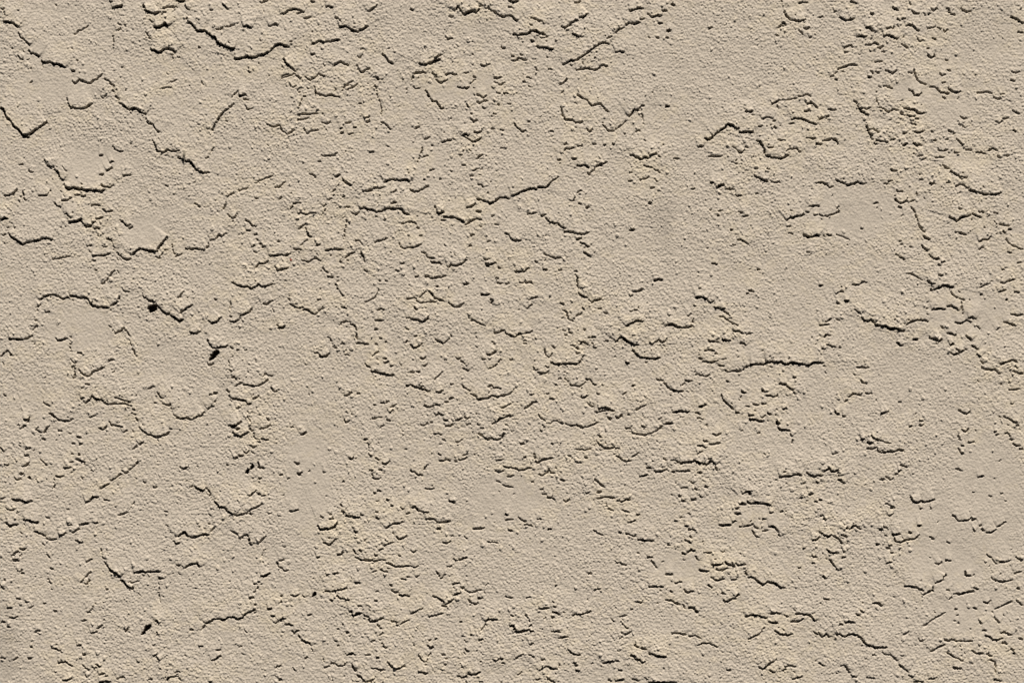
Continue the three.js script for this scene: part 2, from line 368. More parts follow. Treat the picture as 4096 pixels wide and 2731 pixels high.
ridge(1.06, 977.3, 146.1, 983.1, 145.1, 990, 149);
ridge(2.12, 1028.3, 147.1, 1032.2, 149, 1037.1, 148.1, 1041, 146.1);
ridge(2.12, 1015.5, 150, 1020.4, 149);
ridge(1.48, 1024.3, 138.3, 1031.2, 140.2);
ridge(1.48, 1047.9, 147.1, 1049.8, 149);
ridge(1.91, 1078.3, 136.3, 1080.2, 140.2);
ridge(1.70, 1083.2, 140.2, 1086.1, 144.1);
ridge(1.48, 1080.2, 130.4, 1085.1, 133.4, 1088.1, 132.4);
ridge(1.70, 1120.4, 136.3, 1124.3, 138.3, 1128.3, 135.3);
ridge(1.48, 1128.3, 132.4, 1135.1, 132.4);
ridge(1.48, 1139.1, 123.5, 1143, 125.5, 1147.9, 127.5);
ridge(1.70, 1140, 146.1, 1144, 148.1);
ridge(1.70, 1067.5, 146.1, 1072.4, 149);
ridge(1.48, 1138.1, 80.4, 1143, 81.4, 1147.9, 80.4);
ridge(1.48, 1144.9, 36.3, 1151.8, 36.3);
ridge(1.27, 1136.1, 90.2, 1143, 90.2);
// columns 0 to 231, rows 154 to 307
ridge(2.12, 25.5, 153.6, 32.4, 153.6);
ridge(2.12, 50, 179.1, 51, 183);
ridge(2.54, 52, 185.9, 56.9, 186.9, 60.8, 187.9);
ridge(2.33, 60.8, 189.8, 65.7, 192.8, 66.7, 197.7, 68.6, 200.6, 71.6, 202.6);
ridge(2.75, 71.6, 206.5, 74.5, 210.4, 76.5, 212.4, 82.4, 210.4, 88.2, 212.4, 95.1, 213.4, 101, 213.4, 107.9, 214.4, 113.7, 215.3, 117.7, 212.4);
ridge(1.70, 112.8, 207.5, 118.6, 209.5, 123.5, 210.4, 127.5, 207.5);
ridge(2.12, 118.6, 191.8, 122.6, 189.8, 125.5, 187.9);
ridge(1.91, 122.6, 183, 127.5, 181);
ridge(1.48, 110.8, 195.7, 116.7, 195.7);
ridge(2.12, 110.8, 174.2, 115.7, 174.2);
ridge(1.27, 126.5, 163.4, 129.4, 167.3);
ridge(1.91, 130.4, 168.3, 134.3, 170.2, 138.3, 170.2);
ridge(1.06, 69.6, 186.9, 72.6, 190.8, 75.5, 192.8);
ridge(2.12, 3.9, 219.3, 8.8, 220.2, 13.7, 217.3, 18.6, 212.4);
ridge(1.91, 42.2, 219.3, 47.1, 219.3, 52, 219.3, 55.9, 213.4);
ridge(1.48, 25.5, 214.4, 26.5, 222.2, 29.4, 225.1);
ridge(1.48, 31.4, 190.8, 33.3, 193.8, 37.3, 192.8);
ridge(1.48, 20.6, 184.9, 25.5, 184);
ridge(1.91, 84.3, 220.2, 89.2, 218.3);
ridge(1.91, 90.2, 220.2, 96.1, 220.2);
ridge(1.91, 68.6, 225.1, 74.5, 225.1, 80.4, 222.2);
ridge(2.12, 60.8, 227.1, 63.7, 231, 68.6, 233);
ridge(1.70, 102, 231, 107.9, 230, 113.7, 232);
ridge(1.91, 114.7, 234.9, 119.6, 237.9, 126.5, 236.9);
ridge(1.91, 71.6, 240.8, 75.5, 239.9, 78.4, 244.8);
ridge(2.54, 76.5, 249.7, 82.4, 248.7, 87.3, 247.7, 91.2, 245.7, 93.2, 250.6, 96.1, 254.6, 103, 253.6);
ridge(2.12, 103, 249.7, 107.9, 248.7);
ridge(1.70, 106.9, 245.7, 111.8, 245.7, 115.7, 243.8);
ridge(2.54, 104.9, 256.5, 111.8, 256.5);
ridge(1.70, 134.3, 246.7, 139.2, 249.7, 142.2, 253.6, 147.1, 251.6);
ridge(1.70, 144.1, 256.5, 149, 254.6);
ridge(2.54, 0, 246.7, 4.9, 244.8, 8.8, 244.8);
ridge(1.91, 6.9, 255.5, 9.8, 255.5);
ridge(2.54, 8.8, 261.4, 11.8, 265.3, 15.7, 268.3, 20.6, 270.2, 24.5, 274.2, 29.4, 272.2, 35.3, 271.2, 41.2, 270.2, 47.1, 268.3, 52.9, 267.3, 58.8, 269.3);
ridge(1.48, 2, 264.4, 5.9, 262.4);
ridge(1.91, 119.6, 267.3, 125.5, 270.2, 127.5, 276.1, 129.4, 279.1);
ridge(1.70, 131.4, 283, 134.3, 286.9, 138.3, 289.9, 142.2, 291.8, 147.1, 289.9);
ridge(2.33, 148.1, 286.9, 151, 283, 156.9, 279.1, 162.8, 280.1, 169.6, 282, 175.5, 282, 179.4, 276.1, 184.3, 270.2, 188.3, 264.4);
ridge(1.91, 103, 286.9, 108.8, 286.9, 115.7, 286.9, 123.5, 284);
ridge(1.48, 97.1, 277.1, 103, 275.2);
ridge(1.27, 57.9, 291.8, 64.7, 290.8, 71.6, 288.9, 79.4, 287.9);
ridge(1.48, 115.7, 278.1, 120.6, 277.1);
ridge(1.70, 174.5, 287.9, 178.5, 289.9, 182.4, 285);
ridge(1.06, 194.1, 274.2, 195.1, 283, 197.1, 287.9, 205.9, 285);
ridge(1.91, 207.9, 279.1, 213.8, 280.1, 220.6, 279.1, 230.4, 281);
ridge(1.48, 184.3, 281, 188.3, 280.1);
ridge(1.91, 171.6, 157.5, 174.5, 162.4, 176.5, 169.3, 182.4, 171.2, 188.3, 168.3, 195.1, 170.2, 202, 168.3);
ridge(2.75, 199.1, 177.1, 204, 178.1, 209.8, 181, 213.8, 181, 217.7, 185.9, 220.6, 190.8, 224.5, 192.8, 230.4, 193.8);
ridge(1.70, 185.3, 208.5, 189.2, 209.5);
ridge(1.48, 218.7, 228.1, 221.6, 230, 225.5, 233);
ridge(1.48, 124.5, 307.5, 128.5, 303.6);
ridge(1.48, 105.9, 303.6, 109.8, 303.6);
ridge(1.27, 137.3, 197.7, 147.1, 195.7);
ridge(1.48, 103.9, 292.8, 107.9, 292.8);
// columns 231 to 461, rows 154 to 307
ridge(1.70, 230.6, 178.1, 234.5, 176.1);
ridge(0.85, 235.5, 174.2, 238.5, 168.3, 242.4, 164.3);
ridge(1.91, 230.6, 193.8, 235.5, 192.8);
ridge(2.12, 415, 170.2, 420.9, 170.2);
ridge(1.27, 361, 174.2, 367.9, 175.1, 375.7, 174.2, 378.7, 171.2);
ridge(1.27, 357.1, 182, 361, 181);
ridge(1.48, 347.3, 194.7, 352.2, 196.7, 356.1, 199.6);
ridge(2.33, 376.7, 198.7, 380.6, 196.7, 382.6, 195.7);
ridge(1.91, 384.6, 200.6, 388.5, 204.6, 393.4, 206.5, 396.3, 208.5);
ridge(1.48, 373.8, 216.3, 376.7, 212.4, 380.6, 206.5);
ridge(1.48, 368.9, 225.1, 372.8, 222.2);
ridge(1.27, 363, 232, 366.9, 229.1);
ridge(1.27, 361, 242.8, 363, 239.9, 365.9, 234.9);
ridge(2.33, 431.6, 204.6, 435.6, 202.6, 442.4, 201.6, 450.3, 202.6, 458.1, 201.6, 461.1, 204.6);
ridge(1.70, 407.1, 215.3, 413, 214.4, 418.9, 213.4, 420.9, 210.4, 426.7, 211.4, 431.6, 209.5);
ridge(1.70, 441.4, 215.3, 446.3, 213.4);
ridge(1.27, 308.1, 210.4, 315, 209.5, 320.8, 203.6);
ridge(1.27, 254.2, 222.2, 258.1, 218.3, 263, 216.3);
ridge(0.85, 249.3, 236.9, 252.2, 232, 254.2, 225.1);
ridge(0.85, 266.9, 214.4, 275.7, 212.4, 278.7, 210.4);
ridge(0.85, 286.5, 206.5, 295.3, 201.6, 307.1, 196.7);
ridge(1.48, 286.5, 223.2, 290.4, 222.2);
ridge(1.48, 313, 224.2, 316.9, 221.2);
ridge(1.48, 325.7, 235.9, 329.7, 229.1, 333.6, 228.1, 338.5, 228.1);
ridge(1.70, 334.6, 239.9, 339.5, 238.9, 344.4, 240.8, 350.3, 238.9, 356.1, 239.9);
ridge(1.91, 256.1, 239.9, 259.1, 243.8, 262, 245.7, 266.9, 239.9);
ridge(1.70, 275.7, 246.7, 280.6, 249.7, 283.6, 252.6, 288.5, 254.6);
ridge(2.12, 276.7, 259.5, 281.6, 258.5);
ridge(1.48, 285.5, 263.4, 289.5, 263.4);
ridge(1.48, 287.5, 268.3, 291.4, 270.2, 293.4, 274.2, 295.3, 275.2, 296.3, 279.1);
ridge(2.12, 282.6, 277.1, 286.5, 275.2);
ridge(1.91, 235.5, 270.2, 241.4, 268.3, 245.3, 264.4, 250.2, 264.4, 254.2, 261.4);
ridge(1.48, 230.6, 279.1, 234.5, 275.2);
ridge(1.48, 335.5, 258.5, 338.5, 254.6, 344.4, 250.6);
ridge(1.70, 343.4, 255.5, 345.3, 260.4, 348.3, 265.3, 351.2, 266.3);
ridge(1.48, 337.5, 276.1, 341.4, 272.2, 346.3, 269.3);
ridge(2.33, 355.2, 275.2, 360.1, 274.2);
ridge(1.70, 329.7, 280.1, 335.5, 280.1, 339.5, 280.1);
ridge(2.12, 302.2, 287.9, 308.1, 286.9, 315, 285.9, 320.8, 286.9, 326.7, 285);
ridge(1.70, 338.5, 291.8, 342.4, 292.8, 346.3, 293.8, 352.2, 290.8, 356.1, 289.9, 361, 293.8);
ridge(2.12, 365, 281, 371.8, 280.1, 379.7, 280.1, 386.5, 280.1);
ridge(1.70, 286.5, 300.6, 291.4, 295.7, 296.3, 296.7, 302.2, 292.8);
ridge(2.12, 310, 298.7, 312, 303.6, 316.9, 302.6, 323.8, 300.6);
ridge(1.48, 363, 300.6, 365.9, 304.6, 369.9, 306.5);
ridge(1.48, 387.5, 233, 393.4, 232);
ridge(1.48, 395.4, 238.9, 399.3, 240.8, 404.2, 237.9);
ridge(2.54, 404.2, 234.9, 410.1, 233, 414, 234.9, 419.9, 235.9, 423.8, 237.9, 429.7, 236.9, 434.6, 234, 440.5, 234, 446.3, 234.9);
ridge(2.12, 446.3, 234, 452.2, 234.9, 455.2, 239.9, 461.1, 240.8);
ridge(1.70, 421.8, 242.8, 424.8, 243.8);
ridge(1.70, 439.5, 228.1, 446.3, 227.1);
ridge(1.48, 386.5, 219.3, 387.5, 224.2);
ridge(1.48, 399.3, 270.2, 404.2, 270.2, 408.1, 275.2);
ridge(1.70, 406.1, 283, 409.1, 288.9, 410.1, 294.8);
ridge(1.91, 409.1, 302.6, 412, 304.6, 414, 306.5);
ridge(1.48, 387.5, 290.8, 392.4, 285.9, 399.3, 283);
ridge(1.91, 420.9, 272.2, 425.8, 270.2, 431.6, 269.3, 436.5, 267.3);
ridge(1.27, 449.3, 272.2, 450.3, 277.1, 455.2, 279.1, 461.1, 278.1);
ridge(1.27, 451.2, 251.6, 456.2, 249.7, 461.1, 249.7);
ridge(1.48, 389.5, 292.8, 392.4, 292.8);
ridge(1.48, 381.6, 293.8, 384.6, 294.8);
ridge(1.48, 445.4, 302.6, 449.3, 305.5);
ridge(1.48, 450.3, 296.7, 455.2, 295.7);
ridge(0.85, 390.5, 245.7, 389.5, 253.6, 388.5, 261.4, 386.5, 271.2);
// columns 461 to 692, rows 154 to 307
ridge(1.91, 521.1, 153.6, 526.9, 155.5, 532.8, 159.4, 537.7, 156.5, 541.7, 153.6);
ridge(1.70, 476.9, 156.5, 483.8, 153.6);
ridge(1.91, 496.5, 159.4, 502.4, 157.5, 508.3, 156.5);
ridge(1.48, 484.8, 163.4, 487.7, 163.4);
ridge(1.48, 562.2, 166.3, 566.2, 166.3);
ridge(1.48, 516.2, 174.2, 520.1, 173.2);
ridge(1.48, 476, 176.1, 481.8, 174.2);
ridge(1.27, 469.1, 183, 472, 173.2, 475, 165.3);
ridge(1.48, 535.8, 179.1, 538.7, 175.1, 543.6, 173.2);
ridge(1.48, 519.1, 184.9, 524, 184.9);
ridge(1.48, 480.9, 195.7, 482.8, 190.8, 488.7, 189.8);
ridge(1.27, 530.9, 191.8, 539.7, 188.9);
ridge(1.48, 527.9, 197.7, 532.8, 197.7);
ridge(1.48, 476, 201.6, 478.9, 201.6);
ridge(1.48, 493.6, 200.6, 496.5, 200.6);
ridge(1.70, 461.2, 212.4, 466.2, 215.3, 473, 213.4, 478.9, 210.4, 481.8, 208.5);
ridge(1.48, 536.8, 206.5, 541.7, 207.5, 544.6, 211.4);
ridge(2.12, 524, 233, 529.9, 232, 534.8, 228.1);
ridge(2.12, 535.8, 223.2, 541.7, 224.2, 545.6, 226.1, 551.5, 228.1, 556.4, 226.1, 562.2, 222.2, 569.1, 221.2, 573, 224.2);
ridge(2.33, 575, 220.2, 580.9, 218.3, 585.8, 215.3, 591.7, 213.4, 598.5, 211.4, 604.4, 212.4);
ridge(2.12, 604.4, 210.4, 610.3, 210.4, 615.2, 209.5, 620.1, 204.6, 625, 200.6, 627.9, 197.7);
ridge(2.75, 490.7, 238.9, 494.6, 238.9, 499.5, 237.9);
ridge(1.48, 489.7, 231, 490.7, 235.9);
ridge(2.12, 498.5, 242.8, 504.4, 243.8, 510.3, 243.8, 515.2, 245.7, 520.1, 247.7, 523, 249.7);
ridge(1.70, 523, 253.6, 526, 250.6, 529.9, 247.7, 536.8, 245.7, 542.6, 246.7);
ridge(1.48, 495.6, 246.7, 502.4, 247.7);
ridge(1.91, 534.8, 236.9, 541.7, 237.9);
ridge(1.48, 552.4, 242.8, 556.4, 241.8);
ridge(1.48, 556.4, 251.6, 561.3, 253.6);
ridge(1.91, 568.1, 261.4, 572.1, 263.4, 575, 267.3, 577, 270.2, 580.9, 270.2, 586.8, 270.2);
ridge(1.70, 592.6, 240.8, 598.5, 239.9, 604.4, 238.9);
ridge(2.12, 608.3, 242.8, 614.2, 240.8);
ridge(1.91, 614.2, 244.8, 619.1, 248.7, 623, 250.6, 627.9, 250.6, 631.9, 254.6, 636.8, 256.5);
ridge(1.70, 633.8, 260.4, 640.7, 260.4, 647.6, 261.4, 654.4, 263.4, 658.3, 262.4, 663.2, 260.4);
ridge(2.12, 647.6, 269.3, 654.4, 267.3);
ridge(1.91, 652.5, 272.2, 658.3, 274.2, 663.2, 278.1);
ridge(2.12, 656.4, 283, 660.3, 285, 665.2, 288.9);
ridge(2.12, 627, 180, 630.9, 179.1);
ridge(1.91, 632.8, 173.2, 635.8, 167.3, 640.7, 167.3, 645.6, 165.3);
ridge(1.48, 648.5, 164.3, 655.4, 163.4);
ridge(1.48, 633.8, 162.4, 637.7, 160.4);
ridge(2.12, 666.2, 161.4, 671.1, 161.4);
ridge(1.91, 678, 162.4, 681.9, 162.4);
ridge(1.91, 688.7, 161.4, 691.7, 162.4);
ridge(1.70, 642.7, 178.1, 648.5, 178.1);
ridge(2.12, 648.5, 185.9, 654.4, 185.9, 659.3, 185.9, 663.2, 187.9);
ridge(1.70, 660.3, 193.8, 663.2, 195.7, 667.2, 191.8, 672.1, 185.9, 677, 184, 683.8, 182);
ridge(1.48, 648.5, 217.3, 654.4, 213.4);
ridge(1.27, 643.6, 226.1, 647.6, 221.2);
ridge(1.70, 658.3, 233, 663.2, 233);
ridge(1.48, 650.5, 228.1, 654.4, 230);
ridge(1.70, 547.5, 271.2, 551.5, 270.2);
ridge(1.91, 528.9, 264.4, 533.8, 263.4);
ridge(1.27, 526.9, 278.1, 529.9, 274.2);
ridge(1.48, 499.5, 275.2, 502.4, 276.1);
ridge(1.70, 474, 283, 478.9, 285, 480.9, 288.9, 485.8, 289.9, 489.7, 290.8);
ridge(1.91, 483.8, 293.8, 488.7, 294.8, 493.6, 294.8, 497.5, 296.7);
ridge(2.12, 503.4, 299.7, 508.3, 297.7, 513.2, 298.7, 518.1, 296.7, 522, 293.8, 525, 288.9);
ridge(1.91, 461.2, 278.1, 467.1, 277.1, 474, 274.2);
ridge(1.48, 461.2, 249.7, 467.1, 249.7, 469.1, 255.5, 472, 256.5);
ridge(1.48, 611.3, 285, 616.2, 286.9, 621.1, 288.9, 625, 289.9, 631.9, 288.9);
ridge(1.91, 601.5, 292.8, 605.4, 294.8);
ridge(1.70, 543.6, 290.8, 549.5, 291.8);
ridge(2.33, 545.6, 296.7, 552.4, 296.7, 558.3, 294.8);
ridge(1.91, 560.3, 300.6, 563.2, 300.6);
ridge(1.91, 546.6, 298.7, 550.5, 298.7);
ridge(1.91, 610.3, 302.6, 616.2, 302.6);
ridge(1.91, 627.9, 303.6, 632.8, 303.6);
ridge(1.91, 645.6, 304.6, 649.5, 304.6);
ridge(1.70, 578.9, 304.6, 583.8, 305.5, 589.7, 304.6, 595.6, 300.6);
ridge(1.27, 471.1, 264.4, 475, 264.4);
// columns 692 to 922, rows 154 to 307
ridge(2.75, 792.9, 154.5, 797.8, 156.5, 801.7, 153.6);
ridge(2.33, 785, 165.3, 788, 164.3, 791.9, 163.4);
ridge(1.27, 824.2, 164.3, 829.2, 168.3);
ridge(2.33, 829.2, 169.3, 834.1, 171.2, 838, 168.3);
ridge(1.70, 838, 165.3, 841.9, 165.3);
ridge(2.12, 850.7, 157.5, 855.6, 158.5, 858.6, 164.3, 860.5, 169.3, 861.5, 175.1);
ridge(2.12, 861.5, 175.1, 867.4, 176.1, 872.3, 177.1, 878.2, 178.1, 883.1, 176.1, 888, 174.2);
ridge(2.12, 708.5, 174.2, 713.4, 175.1, 716.4, 177.1, 722.3, 178.1, 726.2, 176.1, 730.1, 178.1);
ridge(2.54, 730.1, 174.2, 734, 173.2, 738.9, 172.2);
ridge(1.70, 740.9, 174.2, 743.8, 176.1);
ridge(1.48, 757.6, 178.1, 764.4, 178.1);
ridge(1.70, 826.2, 184, 830.1, 184);
ridge(1.70, 827.2, 180, 830.1, 180);
ridge(1.48, 796.8, 175.1, 804.6, 176.1, 813.5, 175.1);
ridge(1.27, 723.3, 185.9, 729.1, 186.9, 733.1, 187.9, 738, 190.8, 743.8, 193.8);
ridge(1.48, 707.6, 194.7, 711.5, 193.8);
ridge(1.48, 706.6, 203.6, 711.5, 202.6);
ridge(1.27, 719.3, 202.6, 725.2, 200.6, 731.1, 198.7);
ridge(1.48, 737, 200.6, 739.9, 204.6);
ridge(1.48, 731.1, 211.4, 737, 210.4);
ridge(2.33, 848.8, 196.7, 853.7, 199.6, 858.6, 201.6, 864.5, 203.6);
ridge(1.48, 867.4, 203.6, 872.3, 204.6, 878.2, 204.6);
ridge(1.70, 862.5, 188.9, 866.4, 189.8);
ridge(1.91, 798.8, 204.6, 802.7, 204.6);
ridge(2.75, 806.6, 210.4, 810.5, 207.5, 815.4, 207.5);
ridge(1.70, 815.4, 212.4, 821.3, 212.4, 827.2, 212.4);
ridge(1.91, 827.2, 218.3, 831.1, 220.2, 835, 219.3);
ridge(1.48, 777.2, 212.4, 782.1, 211.4);
ridge(1.91, 849.7, 217.3, 853.7, 217.3);
ridge(2.12, 729.1, 228.1, 733.1, 229.1);
ridge(1.70, 807.6, 237.9, 813.5, 235.9);
ridge(1.70, 806.6, 241.8, 809.5, 241.8);
ridge(1.91, 835, 242.8, 841.9, 242.8);
ridge(1.48, 830.1, 237.9, 836, 238.9);
ridge(2.12, 707.6, 258.5, 714.4, 257.5);
ridge(1.91, 821.3, 258.5, 824.2, 258.5);
ridge(2.33, 885, 247.7, 889.9, 243.8, 895.8, 242.8, 901.7, 241.8, 904.7, 239.9);
ridge(1.91, 909.6, 232, 916.4, 231, 922.3, 231);
ridge(1.70, 906.6, 236.9, 910.5, 238.9);
ridge(1.48, 915.4, 241.8, 920.3, 240.8);
ridge(2.54, 903.7, 263.4, 909.6, 266.3, 915.4, 265.3, 919.4, 263.4, 922.3, 265.3);
ridge(1.48, 887, 261.4, 892.9, 263.4);
ridge(1.48, 885, 254.6, 889.9, 253.6);
ridge(1.70, 829.2, 269.3, 834.1, 269.3, 839, 272.2, 842.9, 275.2);
ridge(1.70, 824.2, 275.2, 828.2, 275.2);
ridge(1.70, 800.7, 295.7, 807.6, 296.7);
ridge(1.70, 907.6, 283, 911.5, 284);
ridge(1.91, 851.7, 302.6, 855.6, 302.6);
ridge(1.70, 906.6, 154.5, 912.5, 155.5, 918.4, 155.5);
ridge(1.91, 917.4, 161.4, 922.3, 161.4);
ridge(1.48, 874.3, 157.5, 884.1, 157.5);
ridge(1.48, 884.1, 170.2, 889, 167.3, 896.8, 167.3, 901.7, 171.2);
ridge(1.48, 863.5, 165.3, 870.3, 165.3);
ridge(1.48, 917.4, 205.5, 922.3, 204.6);
// columns 921 to 1152, rows 154 to 307
ridge(1.27, 980.2, 153.6, 983.1, 158.5);
ridge(1.70, 983.1, 160.4, 987.1, 161.4);
ridge(1.70, 985.1, 157.5, 992, 158.5, 999.8, 159.4);
ridge(1.48, 1000.8, 157.5, 1007.7, 155.5);
ridge(1.48, 925.3, 158.5, 931.2, 157.5, 936.1, 155.5, 941, 157.5, 943.9, 162.4);
ridge(1.48, 921.4, 161.4, 925.3, 162.4);
ridge(1.91, 1015.5, 163.4, 1021.4, 160.4);
ridge(2.12, 1027.3, 160.4, 1032.2, 163.4, 1036.1, 162.4);
ridge(1.91, 1076.3, 155.5, 1080.2, 159.4, 1084.1, 163.4);
ridge(1.48, 1054.7, 168.3, 1060.6, 169.3, 1067.5, 168.3);
ridge(1.48, 1049.8, 157.5, 1053.7, 157.5);
ridge(1.48, 1063.6, 156.5, 1067.5, 156.5);
ridge(1.48, 1036.1, 180, 1042, 177.1);
ridge(1.48, 1032.2, 175.1, 1039, 174.2);
ridge(1.48, 1051.8, 177.1, 1057.7, 176.1, 1062.6, 177.1);
ridge(1.48, 1073.4, 171.2, 1080.2, 171.2);
ridge(1.48, 1086.1, 168.3, 1094, 168.3);
ridge(1.48, 1111.6, 169.3, 1116.5, 166.3, 1123.4, 169.3);
ridge(1.48, 1097.9, 171.2, 1103.8, 171.2, 1109.6, 173.2);
ridge(2.12, 1122.4, 175.1, 1126.3, 178.1);
ridge(1.70, 1129.3, 175.1, 1136.1, 175.1);
ridge(1.70, 1060.6, 184.9, 1064.5, 187.9, 1068.5, 189.8);
ridge(2.12, 1069.4, 191.8, 1074.3, 194.7, 1079.2, 196.7, 1082.2, 201.6);
ridge(1.27, 1081.2, 197.7, 1089, 199.6);
ridge(1.48, 1001.8, 189.8, 1005.7, 191.8, 1010.6, 191.8);
ridge(1.48, 1034.1, 201.6, 1039, 202.6);
ridge(1.48, 1045.9, 203.6, 1047.9, 207.5, 1050.8, 204.6);
ridge(1.91, 1064.5, 205.5, 1068.5, 205.5);
ridge(1.48, 993.9, 206.5, 999.8, 205.5);
ridge(1.48, 998.8, 203.6, 1004.7, 202.6);
ridge(2.12, 940, 201.6, 944.9, 203.6, 949.8, 206.5, 954.7, 207.5, 960.6, 206.5, 965.5, 204.6, 970.4, 206.5, 975.3, 205.5);
ridge(1.70, 921.4, 204.6, 926.3, 205.5, 930.2, 206.5, 933.1, 210.4, 938, 208.5);
ridge(1.91, 1008.6, 213.4, 1012.6, 215.3, 1016.5, 215.3);
ridge(1.48, 1031.2, 216.3, 1033.2, 220.2);
ridge(1.70, 1007.7, 220.2, 1008.6, 225.1, 1012.6, 228.1, 1017.5, 227.1, 1021.4, 225.1);
ridge(1.48, 1023.4, 226.1, 1030.2, 224.2);
ridge(2.33, 1010.6, 232, 1015.5, 233);
ridge(1.48, 1025.3, 232, 1029.2, 235.9, 1031.2, 241.8, 1033.2, 246.7, 1034.1, 252.6, 1037.1, 257.5, 1041, 261.4);
ridge(2.12, 1039, 264.4, 1042, 267.3, 1046.9, 269.3);
ridge(1.91, 1037.1, 275.2, 1041, 279.1, 1044.9, 282);
ridge(2.33, 1044.9, 285.9, 1048.8, 287.9, 1052.8, 290.8, 1056.7, 289.9);
ridge(2.12, 1055.7, 296.7, 1058.7, 298.7);
ridge(1.48, 1058.7, 295.7, 1063.6, 293.8);
ridge(1.48, 1074.3, 209.5, 1081.2, 207.5, 1086.1, 208.5, 1090, 211.4);
ridge(2.33, 1090, 213.4, 1095.9, 214.4, 1101.8, 216.3, 1107.7, 218.3, 1113.6, 218.3, 1120.4, 218.3, 1127.3, 216.3);
ridge(1.70, 968.4, 256.5, 971.4, 257.5);
ridge(1.70, 930.2, 263.4, 936.1, 264.4);
ridge(1.06, 941, 263.4, 948.8, 266.3, 956.7, 270.2);
ridge(1.48, 921.4, 240.8, 926.3, 242.8, 931.2, 242.8, 936.1, 240.8, 941, 238.9, 944.9, 236.9);
ridge(1.48, 941, 234, 944.9, 232);
ridge(1.27, 982.2, 229.1, 988.1, 227.1);
ridge(1.70, 1007.7, 285, 1011.6, 286.9);
ridge(1.48, 1011.6, 288.9, 1016.5, 289.9, 1018.4, 292.8);
ridge(1.70, 1023.4, 277.1, 1026.3, 278.1);
ridge(1.48, 1011.6, 270.2, 1014.5, 271.2);
ridge(1.48, 1013.5, 274.2, 1016.5, 275.2);
ridge(2.75, 1067.5, 243.8, 1073.4, 245.7, 1076.3, 248.7, 1080.2, 244.8, 1087.1, 242.8, 1093, 240.8);
ridge(1.91, 1094, 239.9, 1099.8, 242.8, 1104.7, 243.8);
ridge(1.48, 1078.3, 234, 1082.2, 235.9);
ridge(1.70, 1100.8, 236.9, 1107.7, 238.9);
ridge(1.48, 1117.5, 238.9, 1123.4, 239.9);
ridge(1.27, 1118.5, 247.7, 1122.4, 252.6);
ridge(1.27, 1124.3, 251.6, 1130.2, 253.6, 1136.1, 253.6);
ridge(1.70, 1134.2, 257.5, 1139.1, 257.5);
ridge(1.27, 1131.2, 266.3, 1135.1, 273.2, 1141, 276.1, 1147.9, 279.1, 1151.8, 279.1);
ridge(1.91, 1128.3, 259.5, 1132.2, 261.4);
ridge(1.91, 1100.8, 271.2, 1106.7, 269.3, 1111.6, 269.3, 1115.5, 265.3);
ridge(1.48, 1100.8, 280.1, 1106.7, 277.1);
ridge(1.70, 1074.3, 260.4, 1077.3, 261.4);
ridge(1.70, 1078.3, 260.4, 1083.2, 262.4, 1088.1, 264.4);
ridge(1.70, 1133.2, 283, 1139.1, 284);
ridge(1.48, 1144, 295.7, 1149.8, 294.8);
ridge(1.48, 1127.3, 303.6, 1130.2, 302.6);
// columns 0 to 231, rows 307 to 461
ridge(1.48, 112.8, 317.9, 116.7, 317.9, 120.6, 313, 125.5, 307.1);
ridge(2.12, 45.1, 337.5, 48, 333.6, 53.9, 331.6, 60.8, 331.6, 65.7, 333.6, 71.6, 335.6, 77.5, 333.6);
ridge(2.33, 77.5, 331.6, 83.3, 332.6, 90.2, 334.6, 96.1, 333.6, 100, 337.5, 103.9, 343.4, 109.8, 345.4, 116.7, 345.4, 123.5, 345.4);
ridge(2.12, 123.5, 343.4, 128.5, 341.4, 131.4, 338.5, 133.4, 332.6);
ridge(1.06, 40.2, 350.3, 42.2, 344.4, 45.1, 341.4);
ridge(1.70, 38.2, 360.1, 41.2, 359.1);
ridge(1.27, 35.3, 371.8, 39.2, 367.9, 42.2, 363);
ridge(2.12, 8.8, 380.7, 14.7, 380.7, 21.6, 381.6, 29.4, 380.7, 36.3, 376.7);
ridge(1.48, 50, 351.2, 55.9, 350.3);
ridge(1.91, 61.8, 379.7, 64.7, 382.6, 70.6, 381.6, 75.5, 379.7);
ridge(0.85, 79.4, 377.7, 79.4, 385.6, 79.4, 395.4);
ridge(1.48, 78.4, 403.2, 81.4, 406.2, 83.3, 408.1);
ridge(1.48, 79.4, 412, 83.3, 411.1);
ridge(0.85, 84.3, 408.1, 84.3, 424.8);
ridge(1.48, 81.4, 424.8, 84.3, 423.8);
ridge(1.48, 89.2, 415, 91.2, 418.9, 96.1, 421.8, 100, 421.8, 104.9, 417.9);
ridge(1.91, 103.9, 417.9, 109.8, 416, 116.7, 412);
ridge(1.48, 86.3, 396.4, 92.2, 396.4);
ridge(1.70, 121.6, 405.2, 128.5, 404.2);
ridge(1.48, 95.1, 431.7, 101, 431.7);
ridge(2.33, 95.1, 453.2, 100, 449.3, 103, 444.4, 107.9, 448.3, 113.7, 449.3, 116.7, 451.3);
ridge(1.48, 116.7, 452.2, 121.6, 454.2, 128.5, 454.2, 136.3, 453.2, 143.2, 454.2, 148.1, 456.2);
ridge(1.48, 128.5, 446.4, 134.3, 448.3, 139.2, 450.3, 147.1, 452.2);
ridge(1.70, 90.2, 448.3, 95.1, 447.3);
ridge(1.48, 48, 452.2, 52.9, 454.2, 55.9, 457.1);
ridge(1.48, 0, 401.3, 3.9, 396.4, 7.8, 394.4, 10.8, 395.4, 12.7, 400.3);
ridge(1.27, 2.9, 406.2, 3.9, 412);
ridge(1.48, 2.9, 443.4, 6.9, 444.4);
ridge(1.70, 127.5, 370.9, 129.4, 374.8, 135.3, 371.8, 139.2, 367.9);
ridge(1.48, 140.2, 368.9, 143.2, 373.8, 146.1, 377.7);
ridge(1.48, 145.1, 381.6, 147.1, 386.5, 148.1, 388.5);
ridge(1.48, 148.1, 391.5, 151, 394.4, 152, 400.3);
